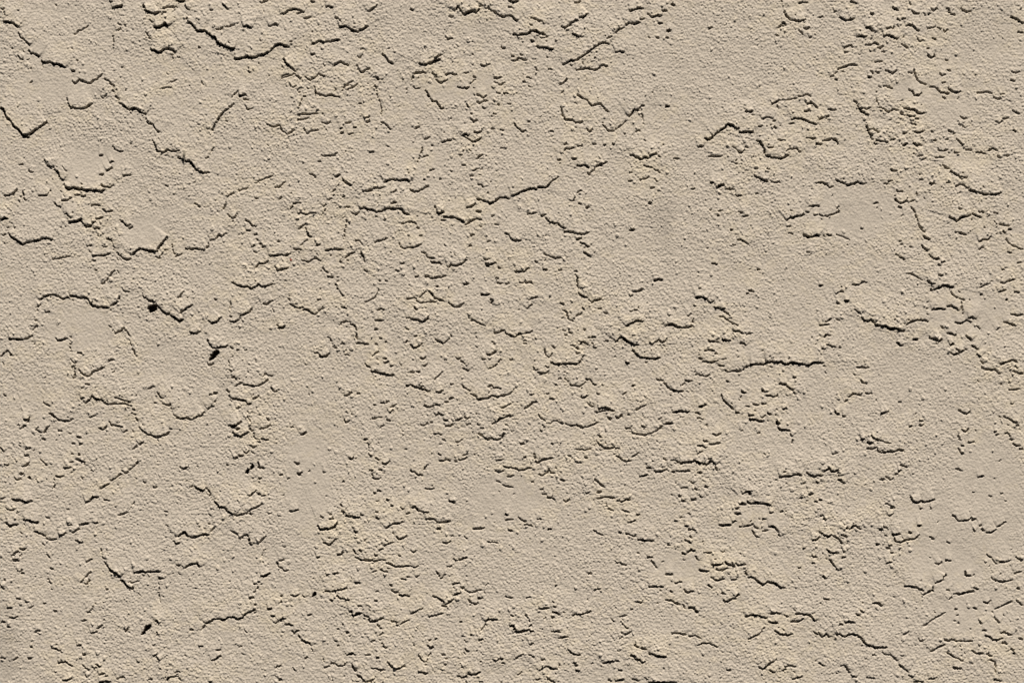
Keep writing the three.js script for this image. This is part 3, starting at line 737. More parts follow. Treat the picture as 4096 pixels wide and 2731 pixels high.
ridge(1.48, 121.6, 366, 125.5, 367.9);
ridge(2.12, 159.8, 332.6, 164.7, 335.6, 170.6, 338.5, 174.5, 339.5);
ridge(2.75, 175.5, 341.4, 179.4, 345.4, 183.4, 349.3, 186.3, 352.2, 191.2, 353.2);
ridge(2.75, 191.2, 354.2, 197.1, 357.1, 202, 360.1, 205.9, 358.1);
ridge(2.33, 202, 352.2, 206.9, 347.3, 210.8, 345.4, 216.7, 342.4);
ridge(1.48, 199.1, 335.6, 203, 331.6, 206.9, 326.7);
ridge(1.48, 137.3, 324.8, 141.2, 327.7, 146.1, 327.7);
ridge(2.54, 212.8, 372.8, 215.7, 373.8, 220.6, 374.8, 225.5, 371.8);
ridge(1.70, 165.7, 437.5, 168.7, 435.6, 172.6, 433.6, 173.6, 435.6);
ridge(1.91, 176.5, 440.5, 180.4, 445.4, 183.4, 448.3);
ridge(1.91, 182.4, 453.2, 187.3, 455.2, 191.2, 454.2, 193.2, 460.1);
ridge(1.70, 172.6, 453.2, 175.5, 452.2);
ridge(1.70, 148.1, 460.1, 152, 460.1);
// columns 231 to 461, rows 307 to 461
ridge(2.12, 261, 316.9, 265.9, 319.9, 271.8, 321.8, 277.7, 321.8, 282.6, 323.8, 287.5, 321.8, 290.4, 318.9, 294.4, 321.8, 300.2, 320.9, 307.1, 318.9);
ridge(2.12, 233.6, 360.1, 237.5, 363, 242.4, 362, 248.3, 356.2);
ridge(1.91, 258.1, 355.2, 261, 356.2);
ridge(1.91, 258.1, 360.1, 263, 362, 267.9, 359.1, 269.8, 355.2, 275.7, 352.2, 279.7, 350.3, 283.6, 346.3);
ridge(1.70, 240.4, 335.6, 244.4, 336.5);
ridge(1.48, 295.3, 341.4, 300.2, 341.4, 307.1, 337.5);
ridge(0.85, 260, 338.5, 259.1, 344.4, 258.1, 351.2);
ridge(1.06, 325.7, 328.7, 325.7, 336.5, 326.7, 339.5);
ridge(1.91, 325.7, 341.4, 330.6, 344.4, 335.5, 346.3, 341.4, 344.4);
ridge(1.91, 340.4, 347.3, 346.3, 348.3, 350.3, 351.2, 354.2, 353.2, 358.1, 350.3);
ridge(1.06, 357.1, 349.3, 365, 346.3);
ridge(1.48, 356.1, 336.5, 361, 336.5);
ridge(2.33, 312, 365, 313, 367.9, 316.9, 367.9, 319.9, 365);
ridge(1.91, 377.7, 318.9, 379.7, 322.8, 381.6, 326.7, 384.6, 330.7, 386.5, 333.6);
ridge(1.70, 383.6, 344.4, 387.5, 345.4, 390.5, 346.3);
ridge(2.12, 367.9, 311, 374.8, 311);
ridge(1.48, 378.7, 311, 380.6, 312);
ridge(1.27, 410.1, 339.5, 415.9, 337.5, 420.9, 334.6, 423.8, 330.7, 424.8, 325.8);
ridge(1.70, 423.8, 348.3, 428.7, 347.3, 432.6, 348.3);
ridge(1.70, 420.9, 360.1, 426.7, 360.1, 430.7, 359.1);
ridge(1.91, 420.9, 369.9, 424.8, 369.9);
ridge(1.48, 381.6, 366, 384.6, 362, 389.5, 361.1, 394.4, 362);
ridge(1.91, 393.4, 364, 397.3, 365, 400.3, 366.9, 401.2, 370.9, 401.2, 377.7, 402.2, 381.6);
ridge(1.70, 382.6, 386.5, 386.5, 385.6, 388.5, 387.5);
ridge(1.91, 400.3, 385.6, 405.2, 385.6, 410.1, 386.5, 415, 386.5);
ridge(1.27, 367.9, 378.7, 371.8, 380.7, 373.8, 384.6);
ridge(1.48, 373.8, 389.5, 376.7, 391.5, 379.7, 390.5);
ridge(1.91, 359.1, 397.3, 361, 401.3, 365.9, 400.3, 370.8, 396.4);
ridge(1.48, 353.2, 397.3, 358.1, 396.4);
ridge(1.48, 387.5, 399.3, 392.4, 398.3);
ridge(1.91, 411, 408.1, 414, 412, 416.9, 413);
ridge(2.12, 416.9, 416.9, 421.8, 417.9, 426.7, 419.9, 432.6, 419.9, 437.5, 421.8, 443.4, 420.9);
ridge(1.48, 420.9, 423.8, 422.8, 422.8);
ridge(2.33, 386.5, 443.4, 390.5, 444.4, 395.4, 440.5);
ridge(1.70, 401.2, 442.4, 405.2, 441.5);
ridge(1.70, 430.7, 403.2, 435.6, 403.2);
ridge(1.70, 431.6, 408.1, 437.5, 406.2);
ridge(1.48, 438.5, 412, 442.4, 411.1);
ridge(1.48, 418.9, 400.3, 422.8, 396.4, 425.8, 394.4);
ridge(2.12, 233.6, 381.6, 234.5, 385.6, 237.5, 389.5, 242.4, 391.5, 247.3, 389.5, 253.2, 389.5, 256.1, 387.5);
ridge(1.70, 258.1, 390.5, 263, 391.5);
ridge(1.70, 265.9, 393.4, 268.9, 393.4);
ridge(1.70, 274.7, 393.4, 277.7, 393.4);
ridge(1.70, 232.6, 408.1, 236.5, 410.1, 240.4, 408.1);
ridge(1.06, 258.1, 405.2, 258.1, 413);
ridge(1.91, 258.1, 415, 261, 417.9);
ridge(2.33, 260, 423.8, 264, 423.8, 266.9, 425.8);
ridge(1.91, 272.8, 431.7, 278.7, 432.6, 284.6, 433.6, 290.4, 433.6, 295.3, 430.7, 301.2, 425.8);
ridge(1.48, 294.4, 423.8, 298.3, 419.9, 303.2, 421.8, 307.1, 422.8);
ridge(1.91, 305.1, 434.6, 307.1, 439.5, 312, 439.5);
ridge(1.48, 264, 434.6, 267.9, 431.7, 271.8, 429.7);
ridge(1.27, 255.1, 437.5, 258.1, 441.5, 259.1, 446.4);
ridge(2.12, 259.1, 447.3, 264.9, 448.3, 271.8, 449.3, 276.7, 450.3);
ridge(2.12, 276.7, 451.3, 278.7, 454.2, 282.6, 453.2);
ridge(1.48, 283.6, 448.3, 288.5, 446.4, 291.4, 444.4);
ridge(1.70, 240.4, 452.2, 244.4, 447.3);
ridge(1.70, 234.5, 443.4, 239.4, 443.4);
ridge(1.70, 239.4, 441.5, 244.4, 441.5);
ridge(2.33, 232.6, 460.1, 238.5, 456.2, 240.4, 457.1);
ridge(1.70, 265.9, 459.1, 269.8, 457.1);
ridge(1.48, 427.7, 452.2, 432.6, 453.2, 437.5, 450.3);
ridge(1.48, 419.9, 455.2, 422.8, 455.2);
ridge(1.48, 438.5, 458.1, 446.3, 454.2);
ridge(1.70, 421.8, 386.5, 424.8, 387.5);
ridge(1.70, 426.7, 379.7, 429.7, 380.7);
ridge(1.70, 432.6, 384.6, 435.6, 384.6);
ridge(1.70, 456.2, 358.1, 461.1, 357.1);
ridge(1.70, 456.2, 368.9, 460.1, 369.9);
ridge(1.48, 457.1, 335.6, 461.1, 335.6);
ridge(1.91, 455.2, 385.6, 458.1, 382.6);
ridge(2.12, 456.2, 432.6, 461.1, 433.6);
ridge(1.48, 425.8, 315, 428.7, 315.9);
ridge(1.48, 432.6, 315.9, 436.5, 315.9);
// columns 461 to 692, rows 307 to 461
ridge(2.33, 461.2, 358.1, 466.2, 359.1, 471.1, 360.1, 475, 362, 478.9, 359.1, 482.8, 354.2);
ridge(1.48, 461.2, 335.6, 466.2, 334.6, 469.1, 335.6);
ridge(1.70, 477.9, 311, 482.8, 310.1);
ridge(1.91, 482.8, 311, 486.7, 313, 492.6, 311, 498.5, 311, 502.4, 309.1);
ridge(1.48, 466.2, 311, 471.1, 310.1);
ridge(1.70, 521.1, 319.9, 526.9, 317.9);
ridge(1.48, 489.7, 321.8, 493.6, 321.8);
ridge(1.48, 471.1, 334.6, 475, 330.7, 478.9, 326.7);
ridge(1.70, 482.8, 326.7, 486.7, 331.6, 489.7, 335.6, 494.6, 336.5, 499.5, 338.5);
ridge(1.06, 468.1, 337.5, 472, 340.5, 478.9, 339.5, 487.7, 339.5, 492.6, 339.5);
ridge(1.48, 504.4, 339.5, 508.3, 342.4, 511.3, 345.4, 516.2, 344.4, 522, 340.5);
ridge(2.12, 540.7, 330.7, 545.6, 331.6, 550.5, 329.7);
ridge(1.48, 559.3, 316.9, 563.2, 318.9, 566.2, 317.9);
ridge(1.48, 557.3, 312, 561.3, 313);
ridge(1.48, 568.1, 318.9, 573, 317.9);
ridge(1.48, 583.8, 317.9, 589.7, 317.9);
ridge(1.27, 589.7, 317.9, 598.5, 315.9, 599.5, 319.9);
ridge(1.70, 551.5, 335.6, 554.4, 337.5, 553.4, 342.4);
ridge(1.70, 593.6, 337.5, 598.5, 334.6, 605.4, 333.6);
ridge(1.70, 592.6, 347.3, 596.6, 343.4, 598.5, 341.4);
ridge(1.70, 647.6, 308.1, 650.5, 313, 649.5, 319.9, 650.5, 324.8);
ridge(1.91, 650.5, 328.7, 654.4, 331.6, 661.3, 334.6);
ridge(1.70, 662.3, 336.5, 666.2, 340.5, 669.1, 337.5, 673, 336.5, 677, 336.5);
ridge(1.70, 629.9, 340.5, 634.8, 342.4);
ridge(1.27, 632.8, 348.3, 637.7, 350.3, 638.7, 355.2, 640.7, 359.1, 644.6, 360.1, 646.6, 356.2, 651.5, 353.2, 655.4, 351.2);
ridge(1.70, 654.4, 346.3, 658.3, 347.3);
ridge(1.48, 673, 346.3, 677, 347.3);
ridge(1.48, 678.9, 351.2, 683.8, 352.2);
ridge(1.91, 466.2, 344.4, 469.1, 348.3);
ridge(1.70, 528.9, 360.1, 531.8, 359.1, 535.8, 362, 540.7, 364, 546.6, 366.9);
ridge(1.91, 555.4, 373.8, 560.3, 373.8, 564.2, 370.9, 568.1, 370.9, 570.1, 374.8, 574, 376.7, 578.9, 378.7, 583.8, 374.8, 589.7, 374.8, 595.6, 373.8, 598.5, 370.9);
ridge(1.91, 489.7, 380.7, 493.6, 383.6, 497.5, 385.6, 502.4, 383.6, 505.4, 380.7, 507.3, 376.7);
ridge(2.12, 461.2, 386.5, 465.2, 390.5, 471.1, 389.5, 475, 385.6);
ridge(1.48, 465.2, 377.7, 469.1, 376.7);
ridge(1.48, 472, 402.2, 476, 403.2, 478.9, 401.3);
ridge(1.70, 512.2, 402.2, 515.2, 403.2, 518.1, 402.2);
ridge(1.48, 518.1, 405.2, 522, 408.1, 525, 412);
ridge(1.70, 520.1, 414, 525, 415, 527.9, 416.9);
ridge(1.91, 546.6, 398.3, 552.4, 398.3, 558.3, 394.4);
ridge(1.48, 541.7, 404.2, 546.6, 403.2);
ridge(1.70, 549.5, 415, 554.4, 412, 559.3, 409.1, 563.2, 403.2);
ridge(1.70, 573, 404.2, 577, 404.2);
ridge(1.48, 553.4, 383.6, 556.4, 387.5);
ridge(1.48, 588.7, 383.6, 592.6, 382.6);
ridge(1.48, 588.7, 386.5, 592.6, 385.6);
ridge(1.27, 520.1, 432.6, 522, 435.6, 526, 437.5, 529.9, 439.5);
ridge(1.91, 528.9, 442.4, 532.8, 444.4, 536.8, 445.4);
ridge(1.91, 535.8, 448.3, 541.7, 448.3, 547.5, 447.3, 553.4, 444.4);
ridge(1.70, 553.4, 444.4, 559.3, 445.4, 565.2, 444.4, 571.1, 443.4);
ridge(1.27, 571.1, 443.4, 577, 439.5, 579.9, 435.6);
ridge(1.48, 548.5, 435.6, 553.4, 432.6, 555.4, 435.6, 560.3, 435.6, 564.2, 437.5);
ridge(2.12, 461.2, 431.7, 467.1, 434.6, 473, 436.6, 478.9, 438.5, 483.8, 440.5);
ridge(2.12, 489.7, 440.5, 494.6, 440.5, 498.5, 438.5);
ridge(1.70, 506.4, 431.7, 510.3, 431.7);
ridge(1.48, 473, 434.6, 476.9, 433.6);
ridge(1.70, 476.9, 455.2, 480.9, 457.1, 486.7, 456.2, 490.7, 454.2, 495.6, 456.2);
ridge(1.48, 504.4, 448.3, 510.3, 446.4);
ridge(1.48, 499.5, 452.2, 504.4, 451.3);
ridge(1.48, 487.7, 426.8, 492.6, 422.8, 497.5, 417.9);
ridge(1.48, 468.1, 417.9, 473, 417.9);
ridge(1.48, 476, 412, 480.9, 409.1);
ridge(1.48, 461.2, 417.9, 466.2, 417.9);
ridge(1.48, 563.2, 459.1, 569.1, 456.2, 575, 453.2);
ridge(1.70, 588.7, 460.1, 594.6, 456.2, 599.5, 452.2, 604.4, 451.3);
ridge(2.12, 619.1, 407.1, 625, 409.1, 631.9, 409.1, 638.7, 408.1, 645.6, 409.1, 650.5, 408.1, 654.4, 403.2, 657.4, 398.3);
ridge(1.27, 613.2, 392.4, 614.2, 399.3, 618.1, 401.3, 622.1, 396.4);
ridge(1.48, 621.1, 388.5, 625, 391.5);
ridge(1.91, 604.4, 417.9, 609.3, 419.9, 614.2, 418.9, 617.2, 416.9);
ridge(1.48, 600.5, 412, 601.5, 415, 605.4, 416);
ridge(1.91, 613.2, 411.1, 618.1, 413);
ridge(1.91, 647.6, 396.4, 653.4, 397.3);
ridge(1.48, 641.7, 387.5, 645.6, 388.5);
ridge(1.48, 647.6, 390.5, 651.5, 392.4);
ridge(1.70, 651.5, 387.5, 654.4, 383.6, 658.3, 385.6, 662.3, 387.5);
ridge(1.91, 665.2, 378.7, 670.1, 378.7);
ridge(1.70, 667.2, 385.6, 668.1, 391.5, 672.1, 391.5);
ridge(1.48, 632.8, 370.9, 636.8, 371.8);
ridge(1.48, 639.7, 372.8, 644.6, 374.8);
ridge(1.48, 634.8, 376.7, 638.7, 376.7);
ridge(1.70, 656.4, 369.9, 659.3, 370.9);
ridge(1.48, 661.3, 379.7, 664.2, 379.7);
ridge(1.27, 635.8, 424.8, 639.7, 429.7);
ridge(1.91, 640.7, 432.6, 646.6, 432.6, 651.5, 434.6, 655.4, 432.6, 659.3, 429.7);
ridge(1.91, 658.3, 425.8, 664.2, 426.8, 667.2, 430.7, 671.1, 432.6);
ridge(1.70, 624, 432.6, 627, 432.6);
ridge(1.48, 627.9, 425.8, 631.9, 425.8);
ridge(1.48, 614.2, 442.4, 618.1, 442.4);
ridge(1.48, 595.6, 443.4, 600.5, 443.4);
ridge(1.91, 618.1, 448.3, 624, 448.3);
ridge(1.48, 660.3, 452.2, 664.2, 456.2, 668.1, 457.1);
ridge(1.91, 653.4, 445.4, 657.4, 446.4, 661.3, 444.4);
ridge(1.48, 671.1, 442.4, 675, 443.4);
ridge(2.54, 673, 459.1, 679.9, 458.1, 686.8, 459.1);
ridge(1.48, 680.9, 382.6, 684.8, 383.6);
// columns 692 to 922, rows 307 to 461
ridge(2.12, 735, 315, 739.9, 314, 745.8, 315);
ridge(2.12, 711.5, 327.7, 717.4, 326.7, 724.2, 324.8);
ridge(1.70, 708.5, 332.6, 711.5, 331.6);
ridge(2.12, 786, 323.8, 788.9, 323.8);
ridge(1.91, 713.4, 348.3, 717.4, 348.3);
ridge(2.75, 782.1, 334.6, 786, 333.6, 790.9, 333.6, 795.8, 336.5);
ridge(2.54, 795.8, 337.5, 799.7, 339.5, 803.7, 338.5);
ridge(2.75, 803.7, 344.4, 807.6, 346.3, 812.5, 347.3, 816.4, 346.3);
ridge(1.48, 814.4, 349.3, 818.4, 352.2, 822.3, 355.2);
ridge(1.48, 809.5, 355.2, 815.4, 357.1, 820.3, 361.1, 825.2, 364, 831.1, 366);
ridge(1.91, 841.9, 326.7, 845.8, 326.7, 848.8, 327.7);
ridge(1.70, 839.9, 329.7, 842.9, 329.7);
ridge(2.12, 747.8, 366.9, 751.7, 365, 756.6, 364, 761.5, 366.9, 767.4, 367.9, 772.3, 367.9, 776.2, 366.9, 778.2, 365);
ridge(1.06, 778.2, 363, 781.1, 357.1);
ridge(1.91, 780.1, 343.4, 783.1, 343.4);
ridge(1.70, 773.3, 355.2, 778.2, 352.2);
ridge(2.54, 703.6, 366.9, 707.6, 364, 713.4, 361.1, 718.3, 360.1, 724.2, 361.1);
ridge(2.75, 692.9, 383.6, 695.8, 379.7, 699.7, 378.7, 703.6, 380.7, 705.6, 383.6, 710.5, 385.6, 714.4, 387.5, 719.3, 387.5);
ridge(1.70, 733.1, 387.5, 738, 383.6, 740.9, 381.6, 744.8, 384.6, 748.7, 382.6, 750.7, 378.7);
ridge(1.70, 730.1, 385.6, 733.1, 385.6);
ridge(2.33, 711.5, 393.4, 715.4, 396.4, 719.3, 400.3, 725.2, 402.2, 731.1, 403.2, 737, 403.2, 742.9, 401.3);
ridge(2.54, 703.6, 407.1, 708.5, 408.1);
ridge(1.91, 796.8, 382.6, 802.7, 383.6, 809.5, 384.6);
ridge(2.75, 812.5, 380.7, 817.4, 382.6, 822.3, 382.6);
ridge(2.12, 832.1, 385.6, 837, 385.6, 839.9, 388.5);
ridge(2.12, 824.2, 371.8, 828.2, 371.8, 832.1, 372.8, 837, 374.8);
ridge(1.48, 839, 375.8, 846.8, 373.8);
ridge(1.91, 791.9, 393.4, 797.8, 393.4, 804.6, 394.4);
ridge(1.91, 803.7, 397.3, 806.6, 397.3);
ridge(1.91, 786, 402.2, 790.9, 403.2);
ridge(1.91, 789.9, 406.2, 795.8, 407.1, 801.7, 407.1, 808.6, 405.2);
ridge(1.27, 811.5, 404.2, 817.4, 403.2);
ridge(2.12, 808.6, 409.1, 811.5, 411.1, 815.4, 412);
ridge(1.70, 815.4, 416, 820.3, 417.9, 826.2, 416.9, 831.1, 416.9, 834.1, 416.9);
ridge(1.91, 835, 416.9, 838, 413, 843.9, 410.1);
ridge(2.54, 843.9, 409.1, 848.8, 409.1, 854.6, 409.1, 858.6, 410.1, 861.5, 408.1);
ridge(2.97, 861.5, 407.1, 867.4, 406.2, 874.3, 407.1, 880.1, 407.1, 885, 409.1, 890.9, 407.1, 897.8, 408.1, 903.7, 409.1, 910.5, 410.1, 915.4, 407.1, 922.3, 407.1);
ridge(1.91, 738, 425.8, 742.9, 427.7, 746.8, 427.7);
ridge(2.33, 746.8, 429.7, 750.7, 433.6, 754.6, 437.5, 760.5, 439.5, 765.4, 439.5, 769.3, 439.5);
ridge(1.27, 767.4, 433.6, 770.3, 429.7);
ridge(1.91, 770.3, 427.7, 775.2, 428.7, 779.1, 427.7);
ridge(1.48, 782.1, 420.9, 788.9, 420.9, 793.9, 423.8, 798.8, 420.9);
ridge(1.70, 710.5, 433.6, 714.4, 432.6);
ridge(1.48, 699.7, 444.4, 704.6, 440.5);
ridge(1.91, 817.4, 427.7, 820.3, 428.7);
ridge(2.12, 891.9, 423.8, 895.8, 423.8);
ridge(2.12, 876.2, 430.7, 881.1, 431.7, 885, 431.7);
ridge(2.12, 885, 432.6, 889.9, 436.6, 892.9, 439.5, 894.8, 443.4);
ridge(1.91, 857.6, 436.6, 860.5, 441.5);
ridge(1.91, 861.5, 444.4, 866.4, 444.4, 870.3, 446.4, 875.2, 444.4);
ridge(1.91, 812.5, 443.4, 814.4, 449.3, 818.4, 454.2, 823.3, 458.1, 826.2, 460.1);
ridge(2.33, 786, 457.1, 790.9, 456.2, 794.8, 454.2);
ridge(1.91, 846.8, 454.2, 854.6, 455.2);
ridge(1.91, 839, 456.2, 843.9, 457.1);
ridge(1.70, 856.6, 453.2, 862.5, 453.2);
ridge(1.70, 834.1, 439.5, 839.9, 441.5);
ridge(2.12, 880.1, 459.1, 886, 459.1);
ridge(1.48, 714.4, 461.1, 721.3, 457.1, 727.2, 455.2);
// columns 921 to 1152, rows 307 to 461
ridge(1.91, 921.4, 320.9, 926.3, 319.9);
ridge(1.48, 958.6, 319.9, 965.5, 319.9, 970.4, 316.9, 976.3, 316.9);
ridge(1.27, 1019.4, 307.1, 1027.3, 308.1, 1033.2, 312, 1039, 315.9);
ridge(2.33, 1043, 315, 1047.9, 317.9, 1052.8, 318.9);
ridge(1.91, 1055.7, 309.1, 1061.6, 309.1);
ridge(2.75, 1050.8, 325.8, 1054.7, 323.8, 1058.7, 321.8, 1064.5, 319.9, 1069.4, 321.8, 1073.4, 322.8);
ridge(1.70, 1046.9, 324.8, 1049.8, 326.7);
ridge(1.48, 1070.4, 327.7, 1072.4, 331.6, 1078.3, 334.6);
ridge(1.27, 1079.2, 334.6, 1086.1, 337.5);
ridge(1.06, 1082.2, 338.5, 1083.2, 346.3, 1084.1, 354.2);
ridge(2.12, 1047.9, 348.3, 1052.8, 347.3, 1058.7, 346.3, 1064.5, 347.3);
ridge(2.33, 1065.5, 343.4, 1070.4, 343.4, 1076.3, 346.3, 1079.2, 349.3);
ridge(1.48, 940, 330.7, 944.9, 327.7, 949.8, 327.7);
ridge(2.33, 949.8, 337.5, 955.7, 338.5);
ridge(1.91, 941, 340.5, 944.9, 340.5);
ridge(1.27, 1101.8, 322.8, 1107.7, 319.9, 1113.6, 318.9, 1116.5, 315);
ridge(1.70, 1126.3, 316.9, 1130.2, 318.9, 1134.2, 315.9, 1142, 313);
ridge(1.91, 1123.4, 328.7, 1127.3, 326.7, 1132.2, 324.8);
ridge(1.91, 1141, 327.7, 1147.9, 327.7);
ridge(1.70, 1102.8, 330.7, 1105.7, 330.7);
ridge(1.91, 1131.2, 336.5, 1134.2, 336.5);
ridge(1.91, 961.6, 347.3, 965.5, 350.3, 969.4, 353.2);
ridge(2.33, 969.4, 356.2, 973.3, 360.1, 977.3, 361.1, 980.2, 359.1, 984.1, 363);
ridge(2.54, 984.1, 364, 990, 366, 995.9, 366, 1001.8, 368.9, 1007.7, 368.9, 1013.5, 370.9, 1018.4, 371.8);
ridge(1.91, 1019.4, 365, 1024.3, 362, 1030.2, 360.1, 1036.1, 359.1, 1041, 360.1, 1044.9, 362);
ridge(2.12, 1074.3, 362, 1080.2, 363, 1084.1, 362, 1088.1, 359.1, 1094, 362);
ridge(1.91, 1089, 357.1, 1094, 356.2, 1098.9, 359.1);
ridge(1.48, 1098.9, 366, 1103.8, 369.9);
ridge(2.33, 1087.1, 376.7, 1091, 379.7, 1094, 382.6);
ridge(2.33, 1094, 387.5, 1097.9, 390.5, 1100.8, 392.4);
ridge(2.33, 1099.8, 397.3, 1103.8, 401.3);
ridge(1.48, 1103.8, 405.2, 1107.7, 409.1);
ridge(1.70, 1104.7, 412, 1108.7, 415, 1114.5, 416, 1119.4, 415, 1123.4, 418.9, 1126.3, 419.9);
ridge(1.91, 1125.3, 409.1, 1131.2, 407.1, 1137.1, 405.2, 1141, 404.2, 1144.9, 407.1);
ridge(1.70, 1139.1, 416.9, 1144.9, 418.9, 1151.8, 419.9);
ridge(1.27, 1142, 411.1, 1144.9, 415);
ridge(2.12, 1045.9, 378.7, 1049.8, 380.7, 1055.7, 381.6);
ridge(2.54, 1055.7, 383.6, 1060.6, 380.7);
ridge(2.33, 1027.3, 380.7, 1033.2, 381.6);
ridge(2.12, 1009.6, 384.6, 1012.6, 387.5, 1016.5, 388.5);
ridge(1.48, 1058.7, 366, 1062.6, 368.9);
ridge(2.12, 1065.5, 373.8, 1070.4, 374.8, 1076.3, 376.7);
ridge(2.33, 1068.5, 387.5, 1073.4, 385.6);
ridge(2.33, 1076.3, 391.5, 1080.2, 395.4, 1085.1, 393.4);
ridge(1.91, 1069.4, 396.4, 1074.3, 398.3, 1079.2, 397.3);
ridge(1.70, 921.4, 366, 927.3, 365, 933.1, 364);
ridge(1.91, 928.2, 362, 936.1, 358.1);
ridge(1.70, 940, 358.1, 945.9, 361.1);
ridge(1.70, 926.3, 379.7, 929.2, 375.8, 935.1, 376.7);
ridge(2.12, 930.2, 387.5, 935.1, 388.5, 941, 390.5);
ridge(1.91, 943.9, 390.5, 946.9, 390.5);
ridge(1.91, 924.3, 392.4, 929.2, 391.5);
ridge(2.33, 921.4, 408.1, 927.3, 407.1);
ridge(1.48, 963.5, 412, 972.4, 413, 978.2, 413);
ridge(1.91, 968.4, 426.8, 971.4, 429.7, 976.3, 430.7);
ridge(1.48, 954.7, 446.4, 958.6, 442.4, 963.5, 442.4, 969.4, 444.4);
ridge(1.48, 973.3, 441.5, 982.2, 442.4);
ridge(1.91, 1010.6, 451.3, 1014.5, 452.2);
ridge(1.70, 1120.4, 370.9, 1125.3, 367.9);
ridge(1.48, 1129.3, 363, 1134.2, 362, 1139.1, 365, 1144.9, 366);
ridge(1.48, 1135.1, 437.5, 1141, 438.5, 1147.9, 436.6);
ridge(1.27, 1135.1, 427.7, 1137.1, 430.7);
ridge(1.48, 1137.1, 453.2, 1141, 454.2);
ridge(1.48, 1137.1, 352.2, 1144.9, 354.2, 1151.8, 353.2);
ridge(1.70, 949.8, 451.3, 953.7, 449.3);
// columns 0 to 231, rows 461 to 614
ridge(1.70, 54.9, 463.6, 58.8, 465.6, 61.8, 469.5, 67.7, 472.5, 72.6, 473.4, 78.4, 472.5, 82.4, 470.5);
ridge(1.70, 22.6, 482.3, 25.5, 479.3, 28.4, 477.4);
ridge(1.27, 29.4, 475.4, 32.4, 468.5);
ridge(1.91, 25.5, 471.5, 31.4, 471.5);
ridge(1.48, 39.2, 482.3, 42.2, 484.2, 47.1, 486.2);
ridge(1.27, 48, 487.2, 51, 482.3, 54.9, 478.3);
ridge(1.48, 64.7, 484.2, 69.6, 484.2);
ridge(1.70, 46.1, 493, 51, 494);
ridge(1.48, 100, 469.5, 107.9, 466.6);
ridge(1.70, 122.6, 473.4, 125.5, 477.4, 130.4, 478.3, 138.3, 479.3);
ridge(1.91, 110.8, 480.3, 115.7, 482.3, 119.6, 478.3);
ridge(1.70, 138.3, 486.2, 142.2, 483.2);
ridge(1.48, 152, 469.5, 155.9, 473.4);
ridge(2.12, 155.9, 479.3, 159.8, 483.2, 164.7, 487.2, 169.6, 489.1, 174.5, 491.1, 180.4, 490.1, 186.3, 488.1, 190.2, 485.2);
ridge(1.48, 190.2, 482.3, 193.2, 482.3);
ridge(2.12, 195.1, 465.6, 199.1, 469.5, 204, 470.5, 209.8, 469.5, 215.7, 471.5, 220.6, 468.5, 225.5, 467.6, 230.4, 462.6);
ridge(1.48, 147.1, 464.6, 153, 465.6);
ridge(1.91, 85.3, 491.1, 91.2, 491.1);
ridge(1.70, 80.4, 497.9, 84.3, 498.9);
ridge(1.70, 88.2, 498.9, 92.2, 497.9);
ridge(1.70, 79.4, 509.7, 82.4, 509.7);
ridge(1.70, 87.3, 510.7, 90.2, 510.7);
ridge(1.70, 84.3, 515.6, 89.2, 516.6, 95.1, 519.5, 95.1, 523.4);
ridge(2.12, 70.6, 525.4, 75.5, 526.4, 79.4, 524.4);
ridge(1.48, 77.5, 520.5, 82.4, 518.5);
ridge(1.91, 61.8, 534.2, 66.7, 536.2, 71.6, 534.2);
ridge(1.27, 61.8, 537.2, 60.8, 544);
ridge(1.91, 58.8, 548.9, 60.8, 545);
ridge(1.48, 103, 527.4, 104.9, 530.3);
ridge(1.91, 111.8, 549.9, 116.7, 546, 122.6, 543.1);
ridge(1.70, 123.5, 540.1, 128.5, 538.2, 132.4, 534.2, 136.3, 532.3);
ridge(2.75, 137.3, 528.3, 140.2, 532.3, 144.1, 529.3);
ridge(1.48, 144.1, 528.3, 150, 524.4, 154.9, 518.5);
ridge(1.48, 149, 504.8, 153.9, 500.9);
ridge(2.12, 155.9, 499.9, 160.8, 497);
ridge(2.33, 95.1, 564.6, 101, 562.7, 103.9, 558.7, 110.8, 558.7);
ridge(1.48, 115.7, 561.7, 123.5, 562.7);
ridge(1.27, 145.1, 572.5, 148.1, 567.6, 151, 563.6);
ridge(1.06, 131.4, 579.3, 138.3, 577.4, 144.1, 575.4);
ridge(1.91, 171.6, 547, 176.5, 548);
ridge(1.70, 160.8, 541.1, 163.8, 543.1);
ridge(1.91, 202, 524.4, 206.9, 526.4, 211.8, 524.4);
ridge(2.33, 218.7, 546, 221.6, 548.9, 226.5, 550.9, 230.4, 549.9);
ridge(1.48, 213.8, 547, 216.7, 546);
ridge(2.54, 199.1, 603.8, 203, 599.9, 207.9, 598, 210.8, 601.9, 215.7, 603.8, 221.6, 602.9, 230.4, 599.9);
ridge(2.75, 195.1, 607.8, 198.1, 610.7, 202, 609.7);
ridge(1.70, 32.4, 535.2, 34.3, 539.1);
ridge(1.48, 41.2, 538.2, 43.1, 543.1);
ridge(1.48, 90.2, 535.2, 93.2, 539.1);
ridge(1.91, 3.9, 521.5, 9.8, 522.5);
ridge(1.91, 23.5, 524.4, 28.4, 523.4, 32.4, 519.5);
ridge(1.91, 21.6, 533.2, 26.5, 531.3);
ridge(1.70, 15.7, 537.2, 19.6, 539.1, 23.5, 538.2);
ridge(2.12, 27.5, 504.8, 34.3, 502.9);
ridge(1.70, 26.5, 511.7, 32.4, 511.7);
ridge(1.91, 0, 502.9, 3.9, 507.8);
ridge(1.27, 44.1, 515.6, 49, 519.5, 52.9, 523.4);
ridge(2.12, 0, 560.7, 3.9, 559.7);
ridge(2.75, 12.7, 560.7, 18.6, 561.7, 24.5, 562.7, 29.4, 564.6, 36.3, 562.7);
ridge(1.48, 5.9, 570.5, 10.8, 573.5, 15.7, 572.5);
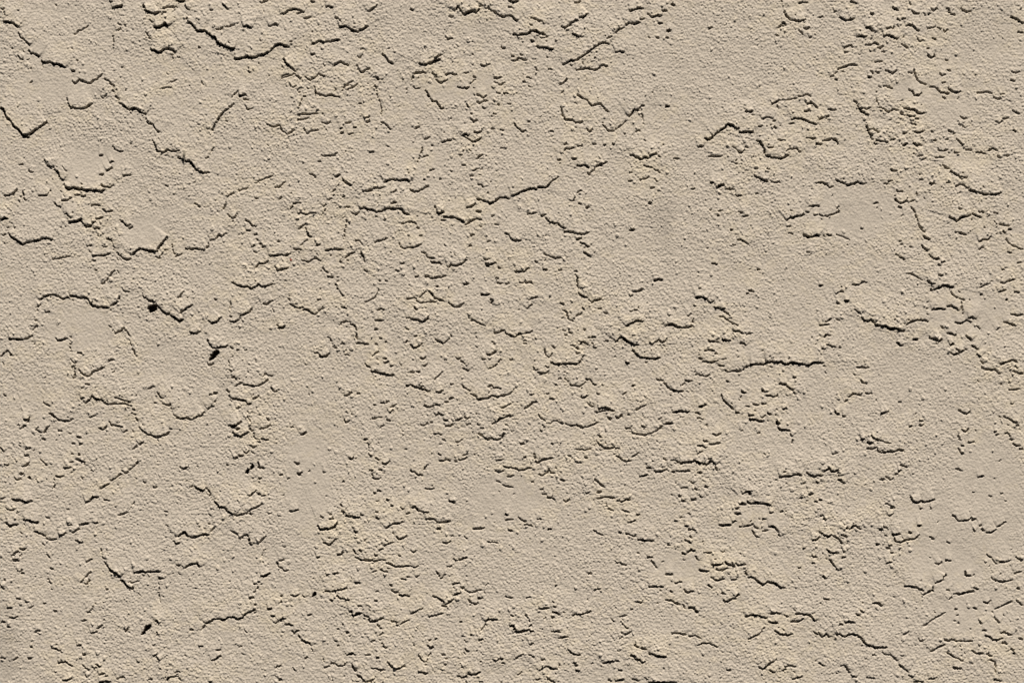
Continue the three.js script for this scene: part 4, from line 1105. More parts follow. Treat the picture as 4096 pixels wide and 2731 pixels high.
ridge(2.54, 25.5, 584.2, 30.4, 584.2, 35.3, 586.2, 43.1, 587.2);
ridge(2.33, 5.9, 587.2, 10.8, 591.1, 15.7, 590.1, 20.6, 589.1);
ridge(2.12, 37.3, 597, 42.2, 598, 47.1, 600.9, 51, 602.9);
ridge(1.70, 51, 604.8, 56.9, 606.8, 63.7, 605.8);
ridge(2.54, 65.7, 601.9, 70.6, 600.9, 73.5, 598);
ridge(2.12, 80.4, 598.9, 85.3, 596, 89.2, 594);
ridge(1.70, 75.5, 590.1, 80.4, 589.1);
ridge(2.33, 89.2, 589.1, 95.1, 588.2, 100, 589.1);
ridge(1.91, 104.9, 588.2, 109.8, 587.2);
ridge(2.12, 84.3, 606.8, 89.2, 608.8, 93.2, 609.7);
ridge(1.48, 51, 580.3, 55.9, 583.3);
ridge(1.48, 74.5, 572.5, 77.5, 571.5);
ridge(1.48, 187.3, 589.1, 189.2, 592.1);
ridge(1.48, 184.3, 574.4, 189.2, 575.4);
// columns 231 to 461, rows 461 to 614
ridge(1.06, 279.7, 462.6, 278.7, 470.5, 281.6, 472.5);
ridge(0.85, 281.6, 472.5, 281.6, 482.3, 285.5, 484.2);
ridge(1.27, 285.5, 486.2, 286.5, 492.1, 292.4, 494);
ridge(2.75, 257.1, 477.4, 262, 479.3, 265.9, 476.4, 271.8, 473.4);
ridge(2.75, 262, 485.2, 264.9, 489.1, 269.8, 490.1, 275.7, 487.2, 279.7, 485.2);
ridge(1.91, 264.9, 482.3, 269.8, 481.3);
ridge(2.12, 293.4, 492.1, 298.3, 494, 302.2, 494);
ridge(1.48, 289.5, 496, 293.4, 497);
ridge(1.70, 291.4, 482.3, 298.3, 481.3, 304.2, 477.4);
ridge(1.48, 299.3, 469.5, 303.2, 472.5);
ridge(1.70, 281.6, 499.9, 284.6, 502.9, 288.5, 500.9);
ridge(1.70, 273.8, 506.8, 276.7, 509.7, 280.6, 505.8);
ridge(2.12, 263, 515.6, 266.9, 513.6);
ridge(1.70, 267.9, 511.7, 273.8, 512.7);
ridge(1.48, 254.2, 522.5, 257.1, 522.5);
ridge(2.12, 290.4, 519.5, 291.4, 525.4, 297.3, 526.4);
ridge(1.48, 290.4, 538.2, 294.4, 537.2);
ridge(2.12, 279.7, 557.8, 283.6, 554.8, 288.5, 549.9);
ridge(1.91, 289.5, 554.8, 293.4, 555.8);
ridge(1.70, 293.4, 557.8, 299.3, 556.8);
ridge(1.48, 230.6, 548, 234.5, 549.9, 236.5, 554.8, 235.5, 558.7);
ridge(2.54, 241.4, 562.7, 244.4, 565.6, 247.3, 569.5, 252.2, 570.5, 256.1, 574.4, 261, 576.4, 264.9, 579.3);
ridge(1.91, 264.9, 579.3, 269.8, 578.4, 274.7, 577.4, 278.7, 576.4);
ridge(1.91, 278.7, 575.4, 281.6, 572.5, 287.5, 570.5, 294.4, 565.6);
ridge(2.12, 280.6, 576.4, 283.6, 578.4);
ridge(1.91, 301.2, 577.4, 304.2, 576.4);
ridge(2.12, 324.8, 574.4, 329.7, 574.4, 335.5, 572.5);
ridge(1.91, 337.5, 489.1, 341.4, 487.2, 344.4, 485.2);
ridge(1.48, 326.7, 480.3, 329.7, 479.3);
ridge(2.12, 330.6, 519.5, 333.6, 521.5, 336.5, 520.5);
ridge(2.54, 334.6, 531.3, 336.5, 533.2, 339.5, 530.3);
ridge(1.70, 314, 534.2, 317.9, 533.2);
ridge(1.70, 322.8, 538.2, 325.7, 537.2);
ridge(2.12, 363, 530.3, 365.9, 530.3);
ridge(1.91, 384.6, 541.1, 387.5, 541.1);
ridge(1.91, 392.4, 514.6, 395.4, 515.6, 397.3, 513.6);
ridge(2.33, 409.1, 493, 414, 494);
ridge(2.12, 413, 497.9, 415.9, 499.9);
ridge(1.06, 415, 501.9, 415, 506.8);
ridge(1.91, 414, 509.7, 418.9, 512.7);
ridge(1.48, 421.8, 514.6, 426.7, 517.6);
ridge(2.33, 429.7, 520.5, 433.6, 521.5, 438.5, 517.6);
ridge(1.70, 415, 528.3, 419.9, 528.3);
ridge(1.70, 425.8, 527.4, 429.7, 528.3);
ridge(1.27, 418.9, 529.3, 419.9, 537.2, 423.8, 538.2, 428.7, 537.2);
ridge(1.91, 423.8, 551.9, 428.7, 551.9);
ridge(1.48, 419.9, 553.8, 422.8, 554.8);
ridge(1.48, 387.5, 471.5, 389.5, 474.4, 393.4, 472.5);
ridge(1.48, 417.9, 470.5, 423.8, 469.5, 429.7, 468.5);
ridge(2.12, 434.6, 471.5, 439.5, 472.5);
ridge(1.70, 426.7, 481.3, 431.6, 477.4);
ridge(2.33, 437.5, 463.6, 442.4, 460.7);
ridge(1.48, 383.6, 566.6, 384.6, 569.5);
ridge(2.54, 383.6, 574.4, 388.5, 575.4);
ridge(2.54, 388.5, 579.3, 394.4, 580.3, 400.3, 581.3, 405.2, 581.3);
ridge(1.70, 405.2, 578.4, 409.1, 578.4);
ridge(2.75, 358.1, 590.1, 360.1, 595, 365, 594, 370.8, 594, 375.7, 592.1, 379.7, 586.2);
ridge(1.70, 360.1, 580.3, 364, 582.3);
ridge(1.70, 369.9, 578.4, 372.8, 577.4);
ridge(1.91, 369.9, 582.3, 375.7, 583.3);
ridge(2.12, 396.3, 592.1, 399.3, 597, 402.2, 598.9);
ridge(0.85, 400.3, 600.9, 399.3, 607.8);
ridge(1.91, 363, 609.7, 366.9, 610.7, 369.9, 612.7, 373.8, 608.8, 379.7, 604.8);
ridge(1.70, 421.8, 575.4, 425.8, 576.4);
ridge(1.91, 422.8, 581.3, 426.7, 583.3);
ridge(1.70, 439.5, 567.6, 442.4, 568.5);
ridge(1.70, 434.6, 560.7, 437.5, 562.7);
ridge(1.91, 450.3, 569.5, 454.2, 572.5);
ridge(1.91, 456.2, 577.4, 461.1, 576.4);
ridge(2.12, 433.6, 594, 438.5, 590.1, 443.4, 588.2, 448.3, 588.2, 454.2, 586.2);
ridge(2.12, 445.4, 602.9, 449.3, 605.8, 454.2, 604.8, 457.1, 601.9);
ridge(1.70, 431.6, 613.7, 437.5, 610.7, 443.4, 609.7);
ridge(2.12, 230.6, 599.9, 235.5, 600.9);
ridge(1.48, 236.5, 598, 240.4, 592.1);
ridge(1.48, 234.5, 577.4, 237.5, 580.3);
ridge(1.48, 233.6, 588.2, 236.5, 588.2);
ridge(1.48, 259.1, 597, 264, 598.9, 267.9, 600.9);
ridge(2.12, 270.8, 604.8, 273.8, 600.9, 277.7, 600.9, 280.6, 605.8, 280.6, 610.7);
ridge(1.70, 279.7, 609.7, 283.6, 612.7);
ridge(1.91, 290.4, 609.7, 294.4, 606.8, 299.3, 602.9);
// columns 461 to 692, rows 461 to 614
ridge(2.12, 489.7, 466.6, 493.6, 464.6, 499.5, 466.6);
ridge(2.12, 498.5, 471.5, 504.4, 472.5);
ridge(1.48, 473, 477.4, 476.9, 478.3, 480.9, 474.4);
ridge(1.48, 483.8, 474.4, 486.7, 475.4);
ridge(1.91, 500.5, 479.3, 506.4, 478.3, 509.3, 476.4);
ridge(1.91, 512.2, 472.5, 518.1, 470.5, 520.1, 469.5);
ridge(1.48, 522, 468.5, 526, 470.5, 528.9, 469.5);
ridge(1.48, 524, 477.4, 529.9, 476.4);
ridge(1.70, 536.8, 476.4, 539.7, 478.3);
ridge(1.70, 539.7, 481.3, 544.6, 481.3);
ridge(1.70, 553.4, 476.4, 556.4, 475.4);
ridge(2.54, 558.3, 474.4, 562.2, 470.5, 568.1, 468.5, 573, 466.6, 575, 468.5);
ridge(1.91, 487.7, 488.1, 492.6, 487.2, 497.5, 489.1);
ridge(1.27, 497.5, 494, 501.5, 495);
ridge(1.48, 512.2, 497, 517.1, 496, 520.1, 494);
ridge(1.70, 537.7, 487.2, 542.6, 489.1, 546.6, 493, 551.5, 494);
ridge(1.48, 552.4, 492.1, 557.3, 494, 563.2, 493, 566.2, 488.1, 569.1, 487.2);
ridge(1.91, 493.6, 518.5, 498.5, 517.6, 502.4, 516.6, 507.3, 517.6);
ridge(1.70, 511.3, 518.5, 514.2, 518.5);
ridge(1.48, 515.2, 516.6, 520.1, 516.6, 526, 513.6);
ridge(1.06, 520.1, 512.7, 526, 509.7);
ridge(1.70, 492.6, 509.7, 496.5, 511.7);
ridge(1.70, 461.2, 528.3, 465.2, 530.3, 470.1, 533.2, 476, 534.2);
ridge(1.27, 476, 528.3, 480.9, 521.5);
ridge(2.12, 557.3, 517.6, 561.3, 517.6, 567.1, 515.6);
ridge(1.70, 566.2, 523.4, 569.1, 525.4, 574, 525.4, 578.9, 526.4, 584.8, 528.3, 590.7, 527.4, 597.5, 525.4);
ridge(1.70, 556.4, 529.3, 561.3, 530.3, 567.1, 529.3);
ridge(1.48, 570.1, 536.2, 577.9, 534.2);
ridge(1.27, 558.3, 540.1, 564.2, 543.1);
ridge(1.27, 565.2, 545, 571.1, 547, 577.9, 548);
ridge(1.70, 583.8, 495, 585.8, 498.9, 589.7, 497.9);
ridge(2.12, 588.7, 513.6, 591.7, 513.6);
ridge(1.48, 601.5, 508.7, 602.4, 516.6);
ridge(1.70, 601.5, 518.5, 605.4, 519.5, 609.3, 516.6, 615.2, 515.6, 622.1, 514.6);
ridge(1.48, 606.4, 532.3, 609.3, 534.2, 614.2, 532.3, 618.1, 528.3, 620.1, 531.3, 625, 531.3);
ridge(1.91, 597.5, 542.1, 600.5, 541.1);
ridge(1.48, 607.4, 549.9, 611.3, 549.9);
ridge(1.48, 609.3, 555.8, 615.2, 555.8);
ridge(1.48, 615.2, 558.7, 620.1, 559.7, 625, 561.7);
ridge(1.48, 633.8, 561.7, 636.8, 564.6, 640.7, 560.7);
ridge(1.48, 605.4, 465.6, 610.3, 470.5, 614.2, 473.4);
ridge(1.48, 618.1, 476.4, 624, 472.5, 628.9, 474.4, 634.8, 476.4);
ridge(1.70, 635.8, 475.4, 642.7, 478.3, 649.5, 478.3, 655.4, 480.3, 662.3, 479.3, 667.2, 477.4, 673, 474.4);
ridge(1.48, 610.3, 477.4, 613.2, 480.3);
ridge(1.70, 607.4, 483.2, 610.3, 485.2);
ridge(1.70, 647.6, 504.8, 653.4, 504.8, 659.3, 505.8, 665.2, 503.8);
ridge(1.70, 671.1, 496, 675, 499.9, 679.9, 503.8, 686.8, 503.8, 691.7, 501.9);
ridge(1.48, 638.7, 511.7, 642.7, 513.6);
ridge(1.48, 657.4, 513.6, 661.3, 514.6);
ridge(1.91, 620.1, 497.9, 623, 499.9);
ridge(1.70, 668.1, 538.2, 673, 541.1, 677, 545, 680.9, 548);
ridge(1.48, 671.1, 560.7, 677, 559.7, 684.8, 558.7, 691.7, 559.7);
ridge(1.27, 681.9, 565.6, 684.8, 571.5, 690.7, 574.4);
ridge(1.48, 671.1, 552.9, 677, 552.9);
ridge(1.48, 658.3, 553.8, 663.2, 553.8);
ridge(1.70, 629.9, 538.2, 635.8, 540.1);
ridge(1.48, 648.5, 519.5, 654.4, 520.5);
ridge(1.91, 462.2, 570.5, 466.2, 568.5, 469.1, 571.5, 471.1, 574.4);
ridge(1.91, 470.1, 574.4, 476, 575.4, 482.8, 575.4);
ridge(1.70, 477.9, 584.2, 482.8, 583.3, 487.7, 582.3, 491.6, 586.2);
ridge(1.91, 490.7, 587.2, 496.5, 587.2, 502.4, 586.2, 507.3, 585.2);
ridge(1.91, 491.6, 594, 495.6, 594);
ridge(2.12, 504.4, 562.7, 508.3, 563.6, 512.2, 565.6);
ridge(1.48, 477.9, 548, 481.8, 549.9, 488.7, 548.9);
ridge(2.12, 568.1, 577.4, 572.1, 578.4);
ridge(1.70, 568.1, 585.2, 573, 584.2, 577.9, 584.2);
ridge(1.48, 582.8, 581.3, 587.7, 585.2, 592.6, 586.2);
ridge(1.48, 589.7, 590.1, 596.6, 590.1, 599.5, 592.1);
ridge(1.48, 603.4, 584.2, 609.3, 583.3);
ridge(1.48, 531.8, 594, 538.7, 594, 545.6, 593.1);
ridge(1.48, 571.1, 596, 577, 596);
ridge(1.70, 616.2, 594, 621.1, 595);
ridge(1.48, 667.2, 596, 673, 598.9, 678.9, 601.9);
ridge(1.48, 507.3, 602.9, 510.3, 602.9);
ridge(1.48, 522, 603.8, 526, 604.8);
ridge(1.48, 497.5, 609.7, 502.4, 610.7, 507.3, 607.8);
ridge(1.06, 547.5, 608.8, 554.4, 609.7, 560.3, 610.7);
ridge(1.91, 670.1, 463.6, 677, 461.7, 684.8, 460.7, 691.7, 461.7);
ridge(2.33, 683.8, 469.5, 687.8, 471.5);
ridge(1.70, 672.1, 488.1, 677, 491.1);
// columns 692 to 922, rows 461 to 614
ridge(2.12, 691.9, 468.5, 695.8, 469.5, 699.7, 465.6);
ridge(1.91, 705.6, 465.6, 708.5, 465.6);
ridge(2.33, 756.6, 463.6, 761.5, 462.6, 766.4, 461.7, 771.3, 462.6, 776.2, 462.6);
ridge(1.48, 782.1, 463.6, 788.9, 465.6);
ridge(1.48, 784, 469.5, 791.9, 471.5);
ridge(1.48, 702.7, 480.3, 708.5, 481.3, 711.5, 486.2, 718.3, 488.1, 725.2, 489.1, 731.1, 487.2, 737, 485.2, 740.9, 482.3, 745.8, 478.3);
ridge(2.12, 746.8, 477.4, 750.7, 475.4, 757.6, 475.4);
ridge(1.48, 721.3, 478.3, 727.2, 480.3);
ridge(1.48, 739.9, 471.5, 744.8, 469.5);
ridge(1.70, 693.8, 511.7, 697.8, 514.6, 701.7, 517.6, 705.6, 518.5, 710.5, 517.6);
ridge(1.27, 710.5, 513.6, 715.4, 510.7, 719.3, 508.7);
ridge(1.70, 691.9, 503.8, 697.8, 503.8);
ridge(1.48, 754.6, 516.6, 761.5, 518.5, 765.4, 520.5);
ridge(2.54, 765.4, 520.5, 770.3, 519.5, 776.2, 519.5, 781.1, 517.6, 786, 519.5, 791.9, 521.5, 795.8, 521.5, 798.8, 518.5, 802.7, 518.5, 805.6, 522.5);
ridge(1.70, 804.6, 524.4, 807.6, 529.3);
ridge(1.27, 795.8, 515.6, 801.7, 515.6);
ridge(1.91, 727.2, 525.4, 733.1, 525.4);
ridge(1.91, 736, 528.3, 738.9, 530.3, 744.8, 529.3, 750.7, 527.4);
ridge(1.91, 719.3, 535.2, 724.2, 535.2, 729.1, 533.2);
ridge(2.12, 755.6, 530.3, 759.5, 530.3);
ridge(1.91, 760.5, 529.3, 765.4, 529.3, 771.3, 529.3, 777.2, 529.3);
ridge(1.48, 784, 531.3, 789.9, 531.3);
ridge(1.70, 777.2, 541.1, 781.1, 544);
ridge(2.12, 781.1, 548.9, 785, 549.9);
ridge(1.48, 765.4, 548.9, 770.3, 547, 774.2, 548.9);
ridge(1.70, 792.9, 546, 796.8, 547);
ridge(1.91, 763.5, 556.8, 766.4, 557.8);
ridge(1.70, 766.4, 562.7, 771.3, 563.6);
ridge(1.91, 777.2, 561.7, 783.1, 560.7);
ridge(1.70, 787, 555.8, 789.9, 559.7);
ridge(1.48, 784, 500.9, 790.9, 500.9, 794.8, 503.8);
ridge(2.12, 785, 509.7, 789.9, 506.8);
ridge(1.70, 790.9, 495, 796.8, 496);
ridge(1.91, 797.8, 498.9, 803.7, 498.9, 810.5, 497);
ridge(1.70, 801.7, 487.2, 805.6, 489.1, 811.5, 487.2);
ridge(1.48, 746.8, 514.6, 749.7, 517.6);
ridge(2.75, 827.2, 463.6, 832.1, 463.6);
ridge(1.91, 841.9, 466.6, 848.8, 466.6);
ridge(2.12, 842.9, 470.5, 848.8, 471.5, 854.6, 472.5, 858.6, 473.4);
ridge(1.70, 856.6, 469.5, 861.5, 466.6);
ridge(1.91, 863.5, 463.6, 868.4, 465.6);
ridge(2.54, 874.3, 471.5, 875.2, 475.4, 878.2, 475.4);
ridge(2.54, 875.2, 480.3, 878.2, 483.2, 883.1, 483.2, 889, 483.2);
ridge(2.12, 889, 486.2, 891.9, 490.1);
ridge(1.27, 889.9, 499.9, 891.9, 492.1);
ridge(1.91, 833.1, 484.2, 836, 483.2);
ridge(1.48, 851.7, 487.2, 855.6, 486.2);
ridge(2.54, 876.2, 536.2, 882.1, 535.2, 887, 535.2, 891.9, 534.2, 897.8, 533.2, 902.7, 534.2);
ridge(2.33, 907.6, 530.3, 911.5, 533.2, 915.4, 536.2, 918.4, 534.2, 922.3, 534.2);
ridge(1.91, 881.1, 530.3, 884.1, 530.3);
ridge(1.91, 902.7, 543.1, 906.6, 542.1);
ridge(1.91, 918.4, 541.1, 921.3, 543.1);
ridge(2.12, 835, 554.8, 839.9, 552.9, 843.9, 551.9, 844.8, 557.8);
ridge(2.54, 840.9, 562.7, 844.8, 565.6, 850.7, 564.6, 856.6, 565.6, 862.5, 565.6, 867.4, 568.5);
ridge(2.54, 831.1, 566.6, 836, 565.6, 839.9, 566.6);
ridge(2.12, 827.2, 571.5, 831.1, 571.5);
ridge(2.12, 826.2, 577.4, 834.1, 577.4);
ridge(2.33, 865.4, 576.4, 870.3, 575.4);
ridge(2.12, 857.6, 583.3, 862.5, 583.3);
ridge(2.12, 808.6, 590.1, 813.5, 590.1, 818.4, 589.1, 823.3, 590.1);
ridge(1.91, 824.2, 587.2, 828.2, 585.2);
ridge(1.91, 832.1, 591.1, 835, 592.1);
ridge(1.91, 836, 592.1, 842.9, 590.1, 847.8, 589.1);
ridge(1.91, 847.8, 591.1, 853.7, 594);
ridge(2.12, 864.5, 592.1, 869.4, 591.1, 873.3, 594, 876.2, 598, 878.2, 602.9);
ridge(1.70, 846.8, 596, 849.7, 600.9, 854.6, 604.8);
ridge(1.48, 857.6, 597, 864.5, 596);
ridge(1.48, 877.2, 575.4, 881.1, 573.5);
ridge(2.12, 900.7, 558.7, 903.7, 559.7);
ridge(1.91, 909.6, 555.8, 915.4, 554.8);
ridge(1.70, 916.4, 563.6, 920.3, 564.6);
ridge(1.70, 693.8, 562.7, 699.7, 563.6, 704.6, 560.7, 709.5, 561.7);
ridge(1.48, 699.7, 572.5, 703.6, 574.4, 708.5, 576.4);
ridge(1.91, 703.6, 599.9, 709.5, 600.9, 715.4, 602.9);
ridge(2.12, 717.4, 605.8, 723.3, 606.8, 729.1, 607.8, 736, 607.8);
ridge(2.12, 770.3, 591.1, 774.2, 591.1);
ridge(2.12, 774.2, 595, 779.1, 595, 783.1, 596);
ridge(1.70, 758.6, 585.2, 762.5, 586.2);
ridge(1.70, 774.2, 576.4, 777.2, 578.4);
ridge(1.48, 776.2, 601.9, 779.1, 604.8);
ridge(1.91, 770.3, 606.8, 775.2, 608.8, 778.2, 610.7);
ridge(1.91, 750.7, 611.7, 754.6, 612.7);
ridge(1.48, 715.4, 578.4, 720.3, 578.4);
ridge(1.48, 705.6, 587.2, 711.5, 586.2, 715.4, 584.2);
ridge(2.12, 913.5, 607.8, 918.4, 606.8, 922.3, 602.9);
ridge(1.70, 695.8, 598, 699.7, 598.9);
// columns 921 to 1152, rows 461 to 614
ridge(2.75, 939, 460.7, 942, 464.6, 944.9, 464.6);
ridge(2.12, 947.8, 467.6, 951.8, 467.6);
ridge(2.75, 991, 464.6, 994.9, 464.6, 999.8, 461.7);
ridge(1.48, 1078.3, 460.7, 1083.2, 463.6, 1088.1, 465.6, 1092, 461.7);
ridge(1.91, 1129.3, 467.6, 1134.2, 469.5, 1139.1, 472.5, 1144.9, 475.4);
ridge(1.91, 1143, 477.4, 1146.9, 478.3);
ridge(1.91, 1034.1, 473.4, 1039, 473.4);
ridge(1.70, 1034.1, 477.4, 1037.1, 478.3, 1040, 476.4);
ridge(1.91, 1022.4, 479.3, 1026.3, 478.3);
ridge(2.97, 968.4, 494, 973.3, 493);
ridge(3.18, 976.3, 496, 979.2, 497.9, 982.2, 497);
ridge(2.12, 980.2, 489.1, 984.1, 492.1, 990, 495);
ridge(0.85, 990, 495, 996.9, 497, 1002.8, 497.9);
ridge(2.12, 975.3, 502.9, 981.2, 504.8, 987.1, 502.9);
ridge(2.12, 987.1, 504.8, 991, 508.7, 995.9, 507.8, 1000.8, 507.8, 1006.7, 506.8, 1011.6, 505.8, 1017.5, 505.8);
ridge(2.33, 936.1, 510.7, 942.9, 508.7);
ridge(2.33, 926.3, 531.3, 929.2, 528.3, 933.1, 525.4, 936.1, 529.3, 940, 529.3, 942.9, 528.3, 944.9, 535.2);
ridge(2.33, 942.9, 538.2, 946.9, 540.1, 950.8, 544);
ridge(1.91, 921.4, 534.2, 925.3, 535.2);
ridge(2.75, 1025.3, 557.8, 1027.3, 562.7, 1032.2, 564.6, 1037.1, 562.7);
ridge(2.12, 1037.1, 562.7, 1041, 564.6, 1045.9, 562.7, 1051.8, 560.7);
ridge(1.91, 1035.1, 572.5, 1038.1, 571.5);
ridge(1.48, 1045.9, 568.5, 1048.8, 572.5);
ridge(1.48, 1071.4, 578.4, 1075.3, 581.3, 1078.3, 585.2, 1082.2, 585.2);
ridge(1.91, 1082.2, 585.2, 1087.1, 584.2, 1092, 583.3);
ridge(1.48, 1093, 581.3, 1094.9, 584.2, 1098.9, 583.3);
ridge(1.48, 1082.2, 482.3, 1086.1, 485.2, 1090, 481.3);
ridge(1.48, 1078.3, 489.1, 1081.2, 495);
ridge(1.91, 1081.2, 500.9, 1085.1, 500.9);
ridge(1.48, 1078.3, 503.8, 1081.2, 507.8, 1085.1, 509.7);
ridge(1.48, 1089, 497, 1096.9, 497);
ridge(1.48, 1075.3, 526.4, 1083.2, 529.3);
ridge(1.70, 1099.8, 536.2, 1104.7, 535.2, 1107.7, 534.2);
ridge(1.48, 1130.2, 487.2, 1134.2, 487.2, 1137.1, 491.1);
ridge(1.91, 1120.4, 489.1, 1124.3, 488.1);
ridge(1.48, 1118.5, 485.2, 1121.4, 485.2);
ridge(1.91, 1136.1, 493, 1140, 494);
ridge(1.70, 1140, 497.9, 1144, 500.9, 1148.9, 500.9);
ridge(2.12, 1146.9, 504.8, 1151.8, 504.8);
ridge(1.70, 1094, 552.9, 1096.9, 553.8);
ridge(1.70, 1112.6, 556.8, 1116.5, 557.8);
ridge(1.70, 1125.3, 554.8, 1129.3, 554.8);
ridge(2.12, 1012.6, 522.5, 1017.5, 523.4, 1021.4, 525.4);
ridge(2.12, 1010.6, 529.3, 1014.5, 528.3);
ridge(1.91, 1006.7, 533.2, 1010.6, 532.3);
ridge(1.70, 996.9, 535.2, 1001.8, 539.1, 1005.7, 537.2);
ridge(1.48, 990, 538.2, 995.9, 539.1);
ridge(1.27, 995.9, 565.6, 1001.8, 567.6, 1006.7, 569.5);
ridge(2.12, 1001.8, 570.5, 1007.7, 570.5);
ridge(2.12, 999.8, 580.3, 1005.7, 577.4);
ridge(2.75, 1003.7, 599.9, 1008.6, 600.9, 1013.5, 599.9);
ridge(1.70, 1022.4, 598, 1026.3, 598.9);
ridge(1.91, 1032.2, 591.1, 1037.1, 590.1);
ridge(1.70, 1006.7, 604.8, 1008.6, 608.8, 1013.5, 609.7, 1019.4, 606.8, 1025.3, 605.8);
ridge(1.70, 1025.3, 606.8, 1030.2, 604.8, 1035.1, 600.9);
ridge(2.33, 955.7, 595, 959.6, 591.1, 963.5, 590.1, 966.5, 593.1, 969.4, 594);
ridge(2.75, 950.8, 596, 952.8, 592.1);
ridge(2.33, 945.9, 599.9, 949.8, 601.9, 953.7, 603.8);
ridge(2.54, 926.3, 600.9, 931.2, 602.9, 936.1, 600.9);
ridge(1.91, 937.1, 601.9, 942.9, 604.8, 946.9, 608.8, 948.8, 611.7);
ridge(2.33, 989, 595, 993.9, 595);
ridge(1.91, 993.9, 591.1, 998.8, 594);
ridge(1.70, 1045.9, 602.9, 1051.8, 606.8);
ridge(1.48, 1065.5, 608.8, 1069.4, 611.7);
ridge(1.48, 1101.8, 591.1, 1104.7, 590.1);
ridge(1.70, 1104.7, 594, 1107.7, 597);
ridge(1.70, 1109.6, 598, 1115.5, 598, 1121.4, 595);
ridge(1.48, 1121.4, 592.1, 1127.3, 589.1, 1132.2, 586.2);
ridge(1.91, 1094.9, 595, 1097.9, 597);
ridge(2.33, 999.8, 613.7, 1003.7, 612.7);
ridge(1.91, 922.4, 579.3, 926.3, 579.3, 928.2, 584.2);
ridge(1.91, 985.1, 611.7, 990, 611.7);
ridge(1.91, 921.4, 561.7, 925.3, 561.7);
ridge(1.48, 994.9, 601.9, 998.8, 601.9);
ridge(1.91, 921.4, 598, 926.3, 598.9);
// columns 0 to 231, rows 614 to 768
ridge(1.48, 13.7, 625, 16.7, 621.1, 21.6, 618.2);
ridge(1.70, 21.6, 616.2, 25.5, 618.2, 28.4, 615.2);
ridge(2.12, 13.7, 629.9, 17.6, 629, 21.6, 629.9);
ridge(1.70, 22.6, 643.7, 27.5, 644.6);
ridge(1.48, 21.6, 642.7, 24.5, 639.7);
ridge(1.70, 52, 623.1, 56.9, 627);
ridge(2.12, 55.9, 637.8, 59.8, 639.7);
ridge(1.27, 53.9, 650.5, 55.9, 654.5, 57.9, 656.4);
ridge(1.48, 56.9, 662.3, 58.8, 663.3);
ridge(0.85, 113.7, 614.2, 113.7, 624.1);
ridge(1.91, 114.7, 626, 117.7, 629);
ridge(2.54, 116.7, 631.9, 120.6, 635.8, 123.5, 639.7, 127.5, 642.7, 131.4, 644.6, 135.3, 648.6);
ridge(2.54, 135.3, 651.5, 139.2, 653.5, 142.2, 657.4, 148.1, 661.3, 150, 658.4);
ridge(1.70, 96.1, 631.9, 100, 629.9, 103, 628);
ridge(1.48, 89.2, 655.4, 93.2, 651.5, 97.1, 646.6, 102, 642.7);
ridge(1.70, 94.1, 655.4, 97.1, 656.4, 100, 651.5);
ridge(2.54, 150, 643.7, 153.9, 642.7, 157.9, 641.7, 163.8, 642.7, 169.6, 642.7, 175.5, 641.7, 181.4, 642.7);
ridge(2.54, 177.5, 649.5, 183.4, 649.5);
ridge(1.06, 143.2, 654.5, 150, 654.5, 156.9, 652.5);
ridge(2.12, 206.9, 638.8, 209.8, 635.8, 214.7, 633.9, 221.6, 632.9, 224.5, 637.8);
ridge(1.91, 198.1, 635.8, 203, 634.8);
ridge(0.85, 179.4, 658.4, 178.5, 665.2, 179.4, 671.1, 180.4, 678);
ridge(1.48, 118.6, 662.3, 121.6, 662.3);
ridge(2.12, 0, 656.4, 2.9, 661.3, 4.9, 662.3);
ridge(1.70, 17.6, 673.1, 22.6, 673.1);
ridge(1.70, 27.5, 676, 32.4, 676);
ridge(1.70, 32.4, 683.9, 37.3, 680.9);
ridge(1.91, 6.9, 682.9, 13.7, 683.9);
ridge(1.70, 9.8, 693.7, 15.7, 694.7, 19.6, 692.7);
ridge(2.12, 0, 699.6, 5.9, 698.6);
ridge(1.91, 7.8, 704.5, 11.8, 704.5);
ridge(1.48, 97.1, 688.8, 101, 687.8, 106.9, 678);
ridge(1.27, 91.2, 698.6, 97.1, 696.6);
ridge(1.70, 107.9, 707.4, 110.8, 704.5, 115.7, 702.5);
ridge(1.91, 102, 712.3, 108.8, 709.4);
ridge(1.48, 139.2, 706.4, 141.2, 709.4, 144.1, 704.5);
ridge(2.54, 173.6, 698.6, 176.5, 696.6, 178.5, 700.5);
ridge(1.70, 176.5, 710.3, 177.5, 714.3);
ridge(2.12, 39.2, 708.4, 45.1, 708.4);
ridge(1.91, 85.3, 725.1, 91.2, 725.1);
ridge(1.48, 57.9, 729, 62.8, 729, 67.7, 731.9, 69.6, 733.9);
ridge(2.33, 64.7, 744.7, 70.6, 744.7, 75.5, 743.7);
ridge(1.48, 75.5, 744.7, 81.4, 749.6);
ridge(1.70, 92.2, 735.8, 96.1, 735.8);
ridge(1.91, 92.2, 746.6, 96.1, 751.5, 101, 753.5);
ridge(1.91, 103, 750.5, 108.8, 749.6);
ridge(2.12, 107.9, 746.6, 113.7, 749.6);
ridge(2.12, 110.8, 758.4, 117.7, 756.4);
ridge(2.12, 69.6, 764.3, 74.5, 764.3, 80.4, 762.3);
ridge(1.48, 60.8, 755.4, 63.7, 755.4);
ridge(1.91, 95.1, 758.4, 98.1, 761.3);
ridge(1.70, 171.6, 726, 174.5, 725.1);
ridge(1.70, 171.6, 737.8, 176.5, 734.9);
ridge(2.12, 175.5, 737.8, 179.4, 742.7);
ridge(1.91, 178.5, 751.5, 181.4, 751.5);
ridge(2.12, 153, 743.7, 156.9, 743.7);
ridge(1.91, 166.7, 763.3, 171.6, 763.3);
ridge(1.70, 186.3, 765.3, 189.2, 761.3, 195.1, 760.4, 200, 760.4, 204, 765.3);
ridge(1.48, 196.1, 756.4, 200, 754.5, 203, 755.4);
